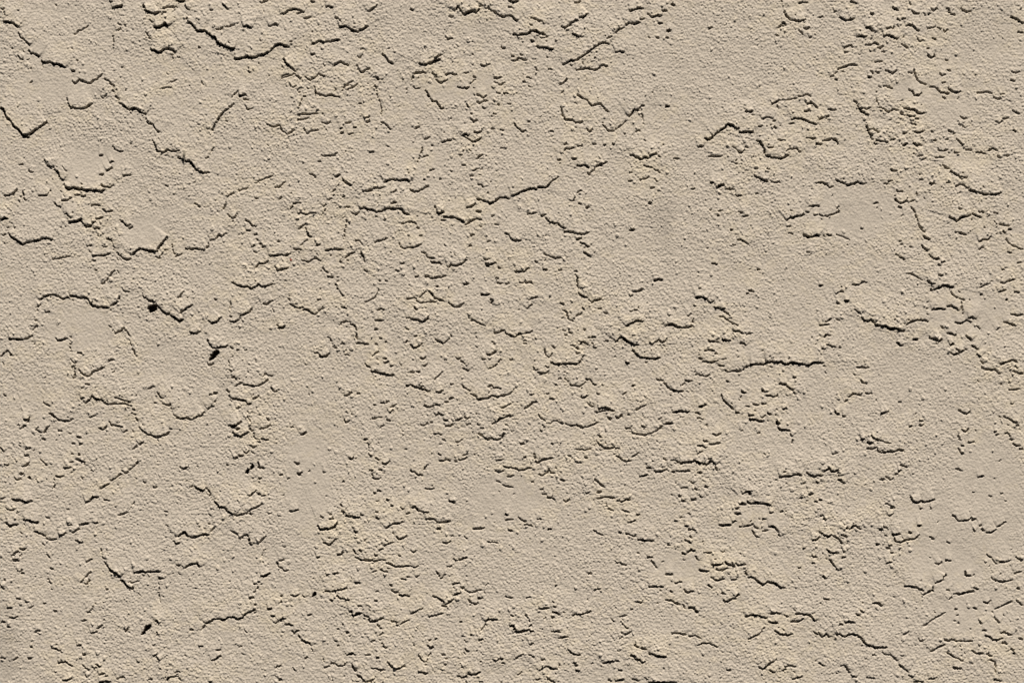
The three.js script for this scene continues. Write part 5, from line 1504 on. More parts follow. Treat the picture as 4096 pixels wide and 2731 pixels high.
ridge(1.91, 212.8, 707.4, 217.7, 707.4);
ridge(1.48, 224.5, 709.4, 230.4, 702.5);
ridge(2.12, 222.6, 726, 228.5, 726);
ridge(1.48, 130.4, 763.3, 135.3, 761.3, 141.2, 761.3);
ridge(2.12, 110.8, 767.2, 117.7, 766.2, 124.5, 766.2);
ridge(1.48, 48, 679, 51, 678);
ridge(1.48, 59.8, 686.8, 63.7, 686.8);
ridge(1.91, 33.3, 727, 36.3, 727);
ridge(1.91, 30.4, 739.8, 35.3, 739.8);
ridge(1.70, 0, 738.8, 5.9, 740.7);
ridge(1.48, 13.7, 742.7, 19.6, 738.8);
// columns 231 to 461, rows 614 to 768
ridge(0.85, 295.3, 633.9, 294.4, 626, 295.3, 621.1, 298.3, 617.2);
ridge(2.54, 292.4, 647.6, 298.3, 646.6, 303.2, 643.7);
ridge(1.91, 289.5, 653.5, 292.4, 653.5);
ridge(1.70, 284.6, 656.4, 289.5, 655.4);
ridge(1.48, 287.5, 663.3, 289.5, 659.4);
ridge(1.48, 284.6, 666.2, 287.5, 664.3);
ridge(2.12, 279.7, 672.1, 285.5, 671.1);
ridge(1.48, 285.5, 679.9, 287.5, 679);
ridge(2.33, 230.6, 701.5, 234.5, 698.6, 240.4, 695.6, 246.3, 695.6, 252.2, 696.6, 256.1, 693.7, 262, 693.7, 266.9, 695.6, 271.8, 694.7, 274.7, 690.7, 279.7, 687.8, 283.6, 685.8, 287.5, 684.8);
ridge(1.48, 312, 631.9, 313, 636.8, 316.9, 638.8, 319.9, 641.7, 324.8, 640.7);
ridge(1.48, 313, 629.9, 319.9, 629);
ridge(1.91, 356.1, 627, 359.1, 626);
ridge(2.33, 378.7, 623.1, 383.6, 623.1, 385.6, 620.1);
ridge(1.48, 398.3, 617.2, 400.3, 623.1);
ridge(1.48, 399.3, 626, 403.2, 628, 408.1, 629, 415, 629.9, 420.9, 630.9, 426.7, 629.9, 433.6, 629);
ridge(1.70, 435.6, 632.9, 440.5, 634.8, 446.3, 636.8, 452.2, 636.8, 456.2, 635.8, 461.1, 636.8);
ridge(1.70, 403.2, 618.2, 407.1, 619.2);
ridge(1.70, 425.8, 619.2, 430.7, 616.2);
ridge(1.70, 420.9, 624.1, 424.8, 624.1);
ridge(1.70, 447.3, 624.1, 451.2, 624.1);
ridge(1.91, 366.9, 646.6, 370.8, 645.6);
ridge(1.70, 373.8, 644.6, 380.6, 643.7);
ridge(1.48, 417.9, 642.7, 423.8, 641.7);
ridge(1.48, 427.7, 639.7, 431.6, 642.7, 436.5, 642.7);
ridge(1.91, 398.3, 655.4, 403.2, 654.5, 406.1, 655.4);
ridge(2.12, 365, 664.3, 369.9, 665.2, 376.7, 664.3, 384.6, 662.3, 390.5, 660.3);
ridge(1.91, 378.7, 669.2, 382.6, 672.1, 388.5, 673.1, 393.4, 675);
ridge(1.91, 370.8, 674.1, 374.8, 675);
ridge(1.70, 326.7, 668.2, 331.6, 670.1, 336.5, 667.2);
ridge(1.48, 340.4, 669.2, 343.4, 672.1);
ridge(1.70, 315, 669.2, 317.9, 670.1);
ridge(1.48, 314, 679, 315.9, 675);
ridge(2.33, 300.2, 683.9, 306.1, 683.9);
ridge(2.33, 304.2, 691.7, 309.1, 692.7);
ridge(2.12, 314, 698.6, 317.9, 694.7, 321.8, 695.6);
ridge(1.70, 309.1, 701.5, 313, 698.6);
ridge(1.91, 319.9, 702.5, 324.8, 701.5, 329.7, 702.5);
ridge(1.91, 328.7, 708.4, 330.6, 712.3, 333.6, 708.4, 336.5, 708.4);
ridge(1.91, 335.5, 714.3, 338.5, 717.2);
ridge(1.91, 338.5, 719.2, 343.4, 721.1, 348.3, 723.1, 350.3, 726);
ridge(1.27, 350.3, 729, 352.2, 732.9);
ridge(1.91, 345.3, 691.7, 350.3, 690.7);
ridge(2.75, 392.4, 687.8, 395.4, 686.8, 397.3, 691.7, 401.2, 689.8, 407.1, 688.8);
ridge(2.12, 409.1, 691.7, 414, 693.7, 416.9, 698.6, 422.8, 697.6, 427.7, 695.6, 431.6, 694.7);
ridge(1.70, 423.8, 702.5, 427.7, 703.5);
ridge(1.48, 426.7, 706.4, 429.7, 706.4);
ridge(1.48, 425.8, 715.2, 430.7, 710.3);
ridge(1.70, 384.6, 701.5, 386.5, 701.5);
ridge(1.70, 378.7, 706.4, 381.6, 706.4);
ridge(1.70, 388.5, 711.3, 392.4, 710.3);
ridge(1.70, 375.7, 721.1, 379.7, 720.1);
ridge(1.70, 378.7, 725.1, 381.6, 725.1);
ridge(1.48, 416.9, 722.1, 421.8, 719.2);
ridge(1.48, 429.7, 722.1, 431.6, 727, 435.6, 728);
ridge(2.33, 389.5, 736.8, 393.4, 734.9, 397.3, 733.9);
ridge(1.48, 397.3, 733.9, 400.3, 736.8);
ridge(1.27, 364, 750.5, 369.9, 748.6, 372.8, 744.7, 377.7, 746.6, 381.6, 748.6, 386.5, 747.6, 389.5, 743.7);
ridge(2.12, 422.8, 738.8, 426.7, 738.8);
ridge(1.70, 411, 736.8, 416.9, 735.8);
ridge(2.12, 236.5, 742.7, 242.4, 740.7, 248.3, 736.8);
ridge(1.48, 242.4, 730.9, 248.3, 730);
ridge(2.33, 342.4, 739.8, 346.3, 738.8);
ridge(1.48, 329.7, 750.5, 331.6, 754.5);
ridge(1.27, 309.1, 750.5, 315.9, 747.6);
ridge(2.54, 313, 764.3, 315.9, 763.3);
ridge(2.12, 234.5, 766.2, 238.5, 766.2);
ridge(1.70, 396.3, 746.6, 397.3, 750.5, 401.2, 754.5);
ridge(1.91, 401.2, 758.4, 406.1, 761.3, 411, 766.2, 416.9, 765.3, 421.8, 762.3);
ridge(1.48, 416.9, 751.5, 422.8, 751.5, 428.7, 752.5, 433.6, 753.5);
ridge(2.12, 435.6, 743.7, 438.5, 746.6, 442.4, 750.5, 446.3, 751.5, 451.2, 750.5, 455.2, 747.6);
ridge(1.70, 439.5, 698.6, 444.4, 698.6, 447.3, 700.5);
ridge(1.48, 449.3, 702.5, 454.2, 699.6, 460.1, 696.6);
ridge(1.70, 445.4, 702.5, 448.3, 703.5);
ridge(1.91, 439.5, 663.3, 444.4, 665.2, 448.3, 665.2);
ridge(1.91, 448.3, 668.2, 455.2, 669.2, 461.1, 671.1);
ridge(1.70, 437.5, 657.4, 441.4, 657.4);
ridge(1.70, 457.1, 648.6, 461.1, 648.6);
ridge(1.48, 451.2, 650.5, 457.1, 651.5);
ridge(1.70, 421.8, 665.2, 425.8, 664.3);
ridge(1.70, 420.9, 675, 424.8, 675);
ridge(1.48, 402.2, 681.9, 407.1, 680.9);
ridge(1.48, 267.9, 727, 271.8, 726);
ridge(1.48, 274.7, 708.4, 277.7, 711.3);
// columns 461 to 692, rows 614 to 768
ridge(1.48, 462.2, 618.2, 465.2, 620.1, 468.1, 619.2);
ridge(1.70, 509.3, 628, 514.2, 629.9, 520.1, 628, 526, 626);
ridge(1.91, 503.4, 636.8, 508.3, 635.8);
ridge(1.48, 490.7, 641.7, 493.6, 645.6, 495.6, 649.5, 499.5, 648.6);
ridge(1.48, 498.5, 646.6, 502.4, 645.6);
ridge(1.70, 461.2, 635.8, 466.2, 637.8, 471.1, 635.8);
ridge(1.70, 467.1, 648.6, 472, 646.6);
ridge(1.91, 508.3, 656.4, 513.2, 655.4, 517.1, 654.5);
ridge(1.70, 518.1, 660.3, 522, 659.4);
ridge(1.27, 522, 662.3, 526, 665.2, 531.8, 666.2, 537.7, 664.3, 541.7, 662.3);
ridge(1.70, 509.3, 669.2, 514.2, 667.2, 518.1, 666.2);
ridge(2.12, 485.8, 670.1, 490.7, 671.1, 495.6, 674.1, 500.5, 676);
ridge(2.12, 501.5, 679, 506.4, 676, 510.3, 673.1);
ridge(1.91, 496.5, 680.9, 503.4, 681.9);
ridge(1.91, 461.2, 689.8, 465.2, 688.8, 470.1, 685.8, 476, 683.9);
ridge(1.70, 481.8, 693.7, 484.8, 692.7, 491.6, 691.7);
ridge(1.70, 491.6, 690.7, 498.5, 688.8);
ridge(1.48, 526, 674.1, 529.9, 677, 535.8, 679, 537.7, 677);
ridge(1.91, 536.8, 672.1, 543.6, 672.1);
ridge(1.91, 517.1, 698.6, 520.1, 698.6);
ridge(2.33, 545.6, 698.6, 549.5, 695.6, 554.4, 696.6, 560.3, 696.6);
ridge(1.27, 539.7, 709.4, 543.6, 705.4, 546.6, 700.5);
ridge(2.33, 528.9, 713.3, 531.8, 713.3);
ridge(2.12, 537.7, 720.1, 543.6, 718.2);
ridge(1.91, 519.1, 715.2, 523, 715.2);
ridge(1.70, 522, 719.2, 525, 722.1);
ridge(1.70, 523, 729, 527.9, 732.9);
ridge(2.33, 480.9, 725.1, 484.8, 728, 487.7, 727);
ridge(1.91, 488.7, 718.2, 491.6, 717.2);
ridge(1.48, 481.8, 720.1, 485.8, 719.2);
ridge(1.70, 496.5, 735.8, 501.5, 735.8);
ridge(1.48, 500.5, 740.7, 503.4, 739.8);
ridge(1.48, 499.5, 747.6, 503.4, 745.6);
ridge(1.48, 471.1, 735.8, 474, 740.7, 477.9, 744.7, 480.9, 740.7);
ridge(1.48, 480.9, 737.8, 484.8, 733.9);
ridge(2.12, 470.1, 755.4, 476, 755.4, 478.9, 757.4, 480.9, 756.4);
ridge(2.12, 518.1, 745.6, 521.1, 750.5);
ridge(2.33, 514.2, 759.4, 519.1, 761.3, 524, 760.4, 525, 757.4, 529.9, 758.4, 534.8, 757.4, 540.7, 755.4);
ridge(2.33, 554.4, 740.7, 558.3, 742.7, 562.2, 740.7, 566.2, 740.7);
ridge(1.70, 564.2, 744.7, 568.1, 746.6);
ridge(1.91, 579.9, 739.8, 584.8, 737.8, 588.7, 734.9);
ridge(1.48, 581.9, 759.4, 586.8, 754.5);
ridge(2.12, 595.6, 725.1, 600.5, 723.1);
ridge(1.70, 594.6, 735.8, 598.5, 736.8);
ridge(1.70, 598.5, 737.8, 601.5, 738.8);
ridge(2.33, 573, 703.5, 578.9, 703.5);
ridge(2.33, 577.9, 703.5, 579.9, 709.4, 584.8, 710.3, 590.7, 708.4, 596.6, 707.4);
ridge(2.12, 595.6, 709.4, 600.5, 709.4);
ridge(1.91, 591.7, 690.7, 594.6, 694.7, 596.6, 699.6);
ridge(1.70, 594.6, 703.5, 598.5, 702.5);
ridge(1.70, 574, 692.7, 577.9, 691.7);
ridge(2.12, 605.4, 683.9, 611.3, 683.9, 618.1, 682.9);
ridge(1.70, 621.1, 676, 624, 677);
ridge(1.70, 622.1, 681.9, 626, 682.9);
ridge(1.91, 621.1, 687.8, 626, 687.8, 629.9, 691.7);
ridge(2.12, 620.1, 693.7, 624, 693.7);
ridge(1.70, 643.6, 691.7, 649.5, 690.7, 656.4, 689.8, 665.2, 686.8);
ridge(1.91, 620.1, 710.3, 626, 709.4, 630.9, 711.3);
ridge(2.12, 627.9, 717.2, 633.8, 716.2, 639.7, 715.2);
ridge(2.12, 638.7, 729, 642.7, 732.9, 647.6, 735.8, 653.4, 735.8);
ridge(1.91, 606.4, 754.5, 610.3, 750.5, 616.2, 749.6, 622.1, 751.5, 627.9, 752.5);
ridge(1.27, 627.9, 751.5, 628.9, 745.6);
ridge(1.91, 608.3, 741.7, 613.2, 740.7);
ridge(1.91, 615.2, 760.4, 619.1, 764.3, 625, 767.2);
ridge(1.91, 644.6, 744.7, 648.5, 745.6);
ridge(1.70, 646.6, 748.6, 650.5, 747.6);
ridge(2.12, 647.6, 752.5, 652.5, 754.5);
ridge(2.12, 678, 746.6, 683.8, 743.7, 688.7, 742.7, 691.7, 743.7);
ridge(1.91, 683.8, 764.3, 688.7, 765.3);
ridge(1.70, 538.7, 766.2, 543.6, 766.2);
ridge(1.48, 602.4, 764.3, 607.4, 762.3);
ridge(1.91, 624, 658.4, 627, 658.4);
ridge(1.48, 591.7, 672.1, 597.5, 671.1);
ridge(1.27, 568.1, 670.1, 572.1, 672.1, 577, 672.1);
ridge(1.48, 667.2, 664.3, 672.1, 661.3, 677, 662.3);
ridge(1.48, 661.3, 644.6, 666.2, 643.7);
ridge(1.48, 687.8, 695.6, 691.7, 698.6);
// columns 692 to 922, rows 614 to 768
ridge(2.12, 767.4, 621.1, 772.5, 622.8);
ridge(1.91, 772.5, 621.1, 777.7, 617.7, 782.8, 619.4);
ridge(1.91, 782.8, 624.5, 786.3, 629.7);
ridge(1.70, 791.4, 621.1, 801.7, 621.1);
ridge(1.48, 812, 621.1, 815.4, 619.4);
ridge(2.12, 786.3, 640, 791.4, 641.7, 798.3, 641.7);
ridge(2.33, 800, 634.8, 806.8, 634.8, 813.7, 633.1);
ridge(2.33, 815.4, 631.4, 820.6, 634.8, 827.4, 636.6);
ridge(2.12, 829.2, 634.8, 839.4, 634.8);
ridge(1.48, 805.1, 640, 812, 641.7, 818.9, 638.3);
ridge(1.48, 839.4, 641.7, 841.2, 646.9);
ridge(2.33, 841.2, 648.6, 848, 648.6, 853.2, 653.7, 858.3, 657.1, 863.5, 653.7, 870.3, 655.4, 875.5, 657.1, 878.9, 660.6, 884.1, 660.6);
ridge(1.91, 800, 648.6, 805.1, 652, 810.3, 652, 815.4, 650.3);
ridge(1.70, 796.5, 657.1, 801.7, 660.6);
ridge(1.48, 727.9, 626.3, 734.8, 626.3);
ridge(1.48, 733.1, 629.7, 736.5, 634.8, 739.9, 638.3);
ridge(1.70, 748.5, 645.1, 757.1, 645.1);
ridge(1.91, 729.6, 658.9, 736.5, 658.9, 743.4, 658.9, 746.8, 660.6);
ridge(1.70, 753.6, 664, 757.1, 665.7);
ridge(1.91, 769.1, 662.3, 774.2, 665.7, 781.1, 664);
ridge(1.48, 758.8, 655.4, 767.4, 653.7);
ridge(1.70, 748.5, 674.3, 755.4, 674.3, 760.5, 677.7, 765.7, 679.5);
ridge(1.06, 769.1, 679.5, 770.8, 684.6);
ridge(2.33, 774.2, 682.9, 781.1, 682.9, 782.8, 686.3, 786.3, 688);
ridge(2.33, 813.7, 674.3, 818.9, 676, 824, 672.6, 829.2, 672.6);
ridge(2.12, 827.4, 670.9, 830.9, 667.4);
ridge(2.33, 837.7, 693.2, 844.6, 691.5, 851.5, 691.5, 858.3, 693.2, 863.5, 694.9);
ridge(1.70, 865.2, 698.3, 870.3, 700, 875.5, 700);
ridge(1.91, 866.9, 689.8, 873.8, 688, 878.9, 689.8);
ridge(1.91, 889.2, 698.3, 897.8, 698.3, 904.7, 694.9);
ridge(1.48, 882.3, 691.5, 887.5, 693.2);
ridge(1.91, 894.4, 689.8, 902.9, 689.8, 911.5, 691.5, 914.9, 694.9, 918.4, 698.3);
ridge(2.12, 872.1, 708.6, 877.2, 712.1, 885.8, 713.8, 892.6, 712.1);
ridge(1.48, 841.2, 718.9, 848, 715.5, 854.9, 712.1);
ridge(0.85, 854.9, 712.1, 860, 705.2);
ridge(1.48, 755.4, 712.1, 765.7, 712.1, 772.5, 713.8);
ridge(1.27, 774.2, 715.5, 782.8, 713.8, 789.7, 718.9);
ridge(1.48, 784.5, 725.8, 793.1, 722.4, 800, 724.1, 808.6, 727.5);
ridge(2.12, 714.2, 718.9, 715.9, 725.8, 719.3, 727.5);
ridge(1.91, 721, 727.5, 727.9, 730.9);
ridge(2.33, 729.6, 734.4, 736.5, 736.1, 743.4, 737.8, 750.2, 737.8);
ridge(2.33, 714.2, 741.2, 719.3, 741.2, 722.8, 744.7, 726.2, 742.9);
ridge(1.91, 709, 736.1, 715.9, 737.8);
ridge(1.70, 691.9, 742.9, 697, 742.9);
ridge(2.12, 691.9, 765.3, 702.2, 763.5);
ridge(1.91, 710.8, 763.5, 719.3, 765.3);
ridge(1.91, 724.5, 761.8, 729.6, 763.5);
ridge(2.54, 729.6, 767, 738.2, 767, 746.8, 767, 755.4, 767, 762.2, 767);
ridge(1.70, 697, 717.2, 700.5, 715.5);
ridge(1.48, 702.2, 713.8, 710.8, 710.3);
ridge(1.27, 698.7, 698.3, 702.2, 703.5, 707.3, 706.9);
ridge(1.48, 697, 693.2, 705.6, 691.5);
ridge(1.48, 709, 684.6, 712.5, 684.6);
ridge(1.48, 714.2, 676, 722.8, 677.7);
ridge(1.70, 853.2, 749.8, 860, 751.5, 865.2, 746.4, 873.8, 741.2);
ridge(2.12, 865.2, 753.2, 868.6, 755, 872.1, 756.7);
ridge(1.70, 882.3, 749.8, 889.2, 748.1, 896.1, 749.8);
ridge(1.48, 880.6, 755, 884.1, 751.5);
ridge(1.70, 890.9, 763.5, 902.9, 760.1);
ridge(1.70, 695.3, 753.2, 700.5, 753.2);
ridge(1.48, 691.9, 631.4, 698.7, 633.1, 705.6, 634.8);
ridge(1.70, 817.1, 753.2, 822.3, 753.2);
ridge(2.12, 902.9, 616, 906.4, 616);
ridge(1.48, 913.2, 624.5, 920.1, 626.3);
ridge(1.70, 913.2, 633.1, 916.7, 633.1);
ridge(1.48, 897.8, 638.3, 901.2, 638.3);
ridge(1.70, 914.9, 710.3, 921.8, 713.8);
ridge(1.91, 812, 665.7, 817.1, 667.4);
ridge(1.70, 822.3, 652, 829.2, 650.3);
// columns 921 to 1152, rows 614 to 768
ridge(2.12, 930, 617.7, 935.1, 621.1, 942, 621.1);
ridge(1.70, 947.1, 616, 950.5, 621.1);
ridge(1.48, 947.1, 626.3, 952.3, 626.3);
ridge(1.91, 933.4, 628, 936.8, 633.1, 940.3, 636.6, 943.7, 641.7);
ridge(2.33, 926.5, 646.9, 930, 650.3);
ridge(1.91, 926.5, 672.6, 933.4, 674.3);
ridge(2.12, 981.4, 677.7, 988.3, 677.7, 993.4, 681.2);
ridge(1.91, 967.7, 686.3, 972.9, 688);
ridge(1.91, 962.6, 689.8, 967.7, 691.5);
ridge(1.91, 950.5, 700, 955.7, 698.3, 962.6, 700);
ridge(1.70, 943.7, 701.8, 948.8, 701.8);
ridge(2.12, 921.4, 710.3, 924.8, 715.5, 930, 712.1, 933.4, 717.2);
ridge(2.12, 940.3, 713.8, 945.4, 712.1, 950.5, 715.5, 957.4, 712.1, 964.3, 713.8, 969.4, 717.2, 972.9, 722.4, 978, 725.8, 984.9, 727.5, 991.7, 727.5, 998.6, 727.5);
ridge(1.70, 993.4, 732.7, 996.9, 736.1, 1002, 736.1, 1007.2, 739.5, 1010.6, 742.9);
ridge(1.91, 1012.3, 746.4, 1017.5, 751.5, 1022.6, 755);
ridge(1.91, 1022.6, 758.4, 1027.8, 761.8);
ridge(1.70, 1027.8, 767, 1032.9, 765.3, 1039.8, 767);
ridge(1.70, 945.4, 748.1, 952.3, 748.1, 954, 753.2, 957.4, 756.7);
ridge(2.12, 957.4, 758.4, 964.3, 761.8);
ridge(1.91, 974.6, 761.8, 984.9, 761.8);
ridge(1.48, 981.4, 736.1, 984.9, 736.1);
ridge(1.48, 921.4, 744.7, 928.2, 748.1);
ridge(1.70, 996.9, 616, 1002, 616);
ridge(1.48, 1002, 621.1, 1005.5, 621.1);
ridge(1.91, 996.9, 633.1, 1003.7, 631.4);
ridge(1.48, 1010.6, 643.4, 1014, 638.3);
ridge(2.12, 1017.5, 658.9, 1024.3, 658.9, 1031.2, 660.6, 1036.3, 662.3, 1039.8, 664);
ridge(1.70, 1038.1, 669.2, 1043.2, 665.7, 1048.4, 664, 1050.1, 658.9);
ridge(1.91, 1051.8, 655.4, 1056.9, 653.7, 1060.4, 652, 1063.8, 645.1);
ridge(1.70, 1065.5, 662.3, 1068.9, 664);
ridge(1.48, 1067.2, 674.3, 1070.7, 670.9);
ridge(1.70, 1072.4, 667.4, 1079.2, 667.4, 1087.8, 665.7, 1096.4, 664);
ridge(1.91, 1094.7, 660.6, 1101.6, 662.3);
ridge(1.70, 1055.2, 634.8, 1060.4, 631.4);
ridge(1.91, 1063.8, 629.7, 1070.7, 629.7);
ridge(1.91, 1086.1, 641.7, 1087.8, 646.9, 1093, 646.9);
ridge(1.27, 1038.1, 703.5, 1043.2, 701.8, 1046.6, 698.3, 1051.8, 694.9, 1058.7, 691.5, 1063.8, 688);
ridge(1.27, 1032.9, 717.2, 1036.3, 720.6, 1041.5, 718.9);
ridge(1.48, 1015.8, 713.8, 1022.6, 710.3);
ridge(1.48, 1062.1, 718.9, 1067.2, 720.6, 1070.7, 718.9, 1077.5, 720.6, 1086.1, 720.6, 1094.7, 720.6);
ridge(1.48, 1046.6, 732.7, 1053.5, 729.2, 1058.7, 725.8, 1063.8, 724.1);
ridge(1.48, 1065.5, 732.7, 1070.7, 736.1, 1075.8, 739.5, 1084.4, 742.9);
ridge(1.48, 1093, 730.9, 1099.8, 734.4, 1106.7, 734.4);
ridge(1.91, 1110.1, 734.4, 1117, 737.8);
ridge(1.48, 1113.6, 741.2, 1120.4, 744.7);
ridge(0.85, 1120.4, 744.7, 1120.4, 756.7);
ridge(1.91, 1072.4, 749.8, 1077.5, 751.5, 1082.7, 751.5);
ridge(1.91, 1118.7, 763.5, 1127.3, 765.3);
ridge(1.48, 1044.9, 763.5, 1055.2, 761.8);
ridge(1.48, 1101.6, 696.6, 1105, 701.8);
ridge(1.70, 1105, 708.6, 1110.1, 708.6);
ridge(1.70, 1108.4, 713.8, 1113.6, 715.5, 1117, 718.9, 1123.9, 718.9, 1129, 717.2);
ridge(1.48, 1125.6, 712.1, 1130.7, 710.3, 1135.9, 713.8, 1139.3, 713.8);
ridge(1.48, 1110.1, 622.8, 1115.3, 626.3, 1118.7, 631.4, 1122.1, 634.8);
ridge(1.48, 1123.9, 631.4, 1130.7, 631.4, 1137.6, 629.7);
ridge(1.48, 1142.7, 626.3, 1151.3, 629.7);
ridge(1.70, 1115.3, 648.6, 1118.7, 652, 1125.6, 653.7, 1132.4, 653.7, 1139.3, 652);
ridge(1.48, 1141, 645.1, 1149.6, 641.7);
ridge(1.70, 1106.7, 676, 1111.8, 677.7, 1115.3, 674.3);
ridge(1.48, 1118.7, 684.6, 1127.3, 681.2, 1134.2, 677.7, 1139.3, 676);
ridge(1.70, 1144.4, 674.3, 1147.9, 677.7, 1151.3, 681.2);
ridge(1.70, 1094.7, 682.9, 1099.8, 684.6);
ridge(1.70, 1118.7, 694.9, 1125.6, 700);
ridge(1.48, 1137.6, 729.2, 1141, 730.9, 1142.7, 736.1);
ridge(1.70, 1146.2, 717.2, 1151.3, 718.9);
ridge(1.48, 1074.1, 684.6, 1077.5, 684.6);
ridge(1.48, 1075.8, 691.5, 1079.2, 691.5);
ridge(1.91, 1144.4, 660.6, 1147.9, 662.3);
ridge(1.48, 1127.3, 722.4, 1134.2, 724.1);

const LIP = 1.0, SLOT0 = 0.9, SLOT1 = 1.7;                 // how the traced width of a lip's shadow turns into height and shadow slot
// dark ragged holes through the coat, and pits imitating ridge shadow: outline
const holes = [];
function hole(depth, ...p) { holes.push({ depth, p, x: p.reduce((a, v, i) => a + (i & 1 ? 0 : v), 0) / (p.length / 2), y: p.reduce((a, v, i) => a + (i & 1 ? v : 0), 0) / (p.length / 2) }); }
hole(12, 166.2, 344.4, 168.7, 343.7, 171.1, 343.0, 174.0, 342.2, 175.7, 344.4, 176.0, 348.3, 173.6, 350.5, 170.6, 350.9, 168.2, 352.0, 166.7, 350.3, 167.2, 348.3, 165.5, 347.8);
hole(12, 234.7, 399.1, 238.5, 397.8, 239.6, 395.4, 242.9, 393.7, 246.0, 394.7, 246.0, 397.5, 243.9, 399.9, 242.2, 400.1, 243.1, 401.5, 239.4, 403.8, 235.3, 405.7, 234.9, 402.7, 236.3, 401.3, 237.3, 399.8);
hole(12, 283.9, 521.0, 285.5, 523.4, 285.5, 525.4, 283.3, 527.4, 281.8, 528.7, 280.4, 528.5, 281.6, 525.4, 282.6, 523.0);
hole(12, 278.5, 526.6, 280.2, 528.3, 279.9, 530.8, 278.2, 533.7, 275.9, 532.1, 276.6, 529.3);
hole(12, 163.0, 703.3, 169.4, 702.9, 169.1, 706.1, 165.9, 708.6, 163.6, 710.0, 162.6, 713.5, 158.5, 714.3, 159.0, 711.3, 161.3, 709.7, 162.3, 706.9);
hole(12, 355.4, 665.7, 355.7, 667.2, 354.4, 670.1, 352.2, 671.7, 350.6, 671.5, 351.2, 669.2, 353.2, 666.4);
hole(4, 313.5, 763.3, 316.4, 762.9, 316.9, 765.3, 315.1, 766.2, 312.8, 766.4);
hole(4, 754.6, 4.4, 757.1, 3.7, 759.7, 5.4, 759.5, 6.9, 756.6, 6.7);  // this pit and the next two stand in for shadows under ridges
hole(4, 749.7, 34.3, 752.7, 32.8, 755.4, 33.8, 754.6, 35.8, 751.7, 36.3);
hole(4, 744.3, 11.8, 747.8, 11.0, 750.9, 11.3, 749.2, 13.2, 745.8, 13.5);
hole(4, 729.6, 227.6, 731.6, 226.3, 733.5, 228.1, 732.9, 230.2, 730.1, 230.0);
hole(4, 821.3, 258.0, 823.8, 257.3, 824.9, 258.7, 823.3, 259.7);

// patches that the float left smooth: centre, radii
const smooths = [];
function smooth(x, y, rx, ry) { smooths.push([x, y, rx, ry]); }
smooth(66, 96, 46, 22); smooth(96, 192, 26, 16); smooth(162, 260, 22, 18); smooth(503, 101, 32, 12); smooth(40, 60, 12, 14);
smooth(1060, 122, 34, 16); smooth(1030, 100, 26, 14); smooth(960, 235, 45, 30); smooth(1110, 560, 42, 70); smooth(1050, 590, 40, 40);
smooth(1066, 640, 40, 26); smooth(1095, 690, 40, 30); smooth(345, 545, 26, 60); smooth(1085, 350, 46, 26); smooth(760, 640, 30, 20);
smooth(570, 560, 40, 26); smooth(88, 370, 40, 26); smooth(120, 180, 18, 14); smooth(850, 585, 30, 20); smooth(540, 96, 22, 14);

// ---------- height field of the coat ----------
const CELL = 0.815, PAD = 6;
const NX = Math.round((W + 2 * PAD) / CELL) + 1, NY = Math.round((H + 2 * PAD) / CELL) + 1;
const hgt = new Float32Array(NX * NY), tone = new Float32Array(NX * NY), owner = new Int32Array(NX * NY).fill(-1), ownerD = new Float32Array(NX * NY).fill(1e9);
const warp = new Float32Array(NX * NY), warpB = new Float32Array(NX * NY);
const X = (i) => i * CELL - PAD, Y = (j) => j * CELL - PAD;
for (let j = 0; j < NY; j++) for (let i = 0; i < NX; i++) {
  const x = X(i), y = Y(j);
  warp[j * NX + i] = 0.75 * noise(x / 2.6, y / 2.2, 11) + 0.35 * noise(x / 1.3, y / 1.3, 12);
  warpB[j * NX + i] = noise(x / 5.5, y / 5.5, 13);
}

// how crowded with ridges each part of the wall is
const DC = 8, DX = Math.ceil(W / DC) + 1, DY = Math.ceil(H / DC) + 1;
let crowd = new Float32Array(DX * DY);

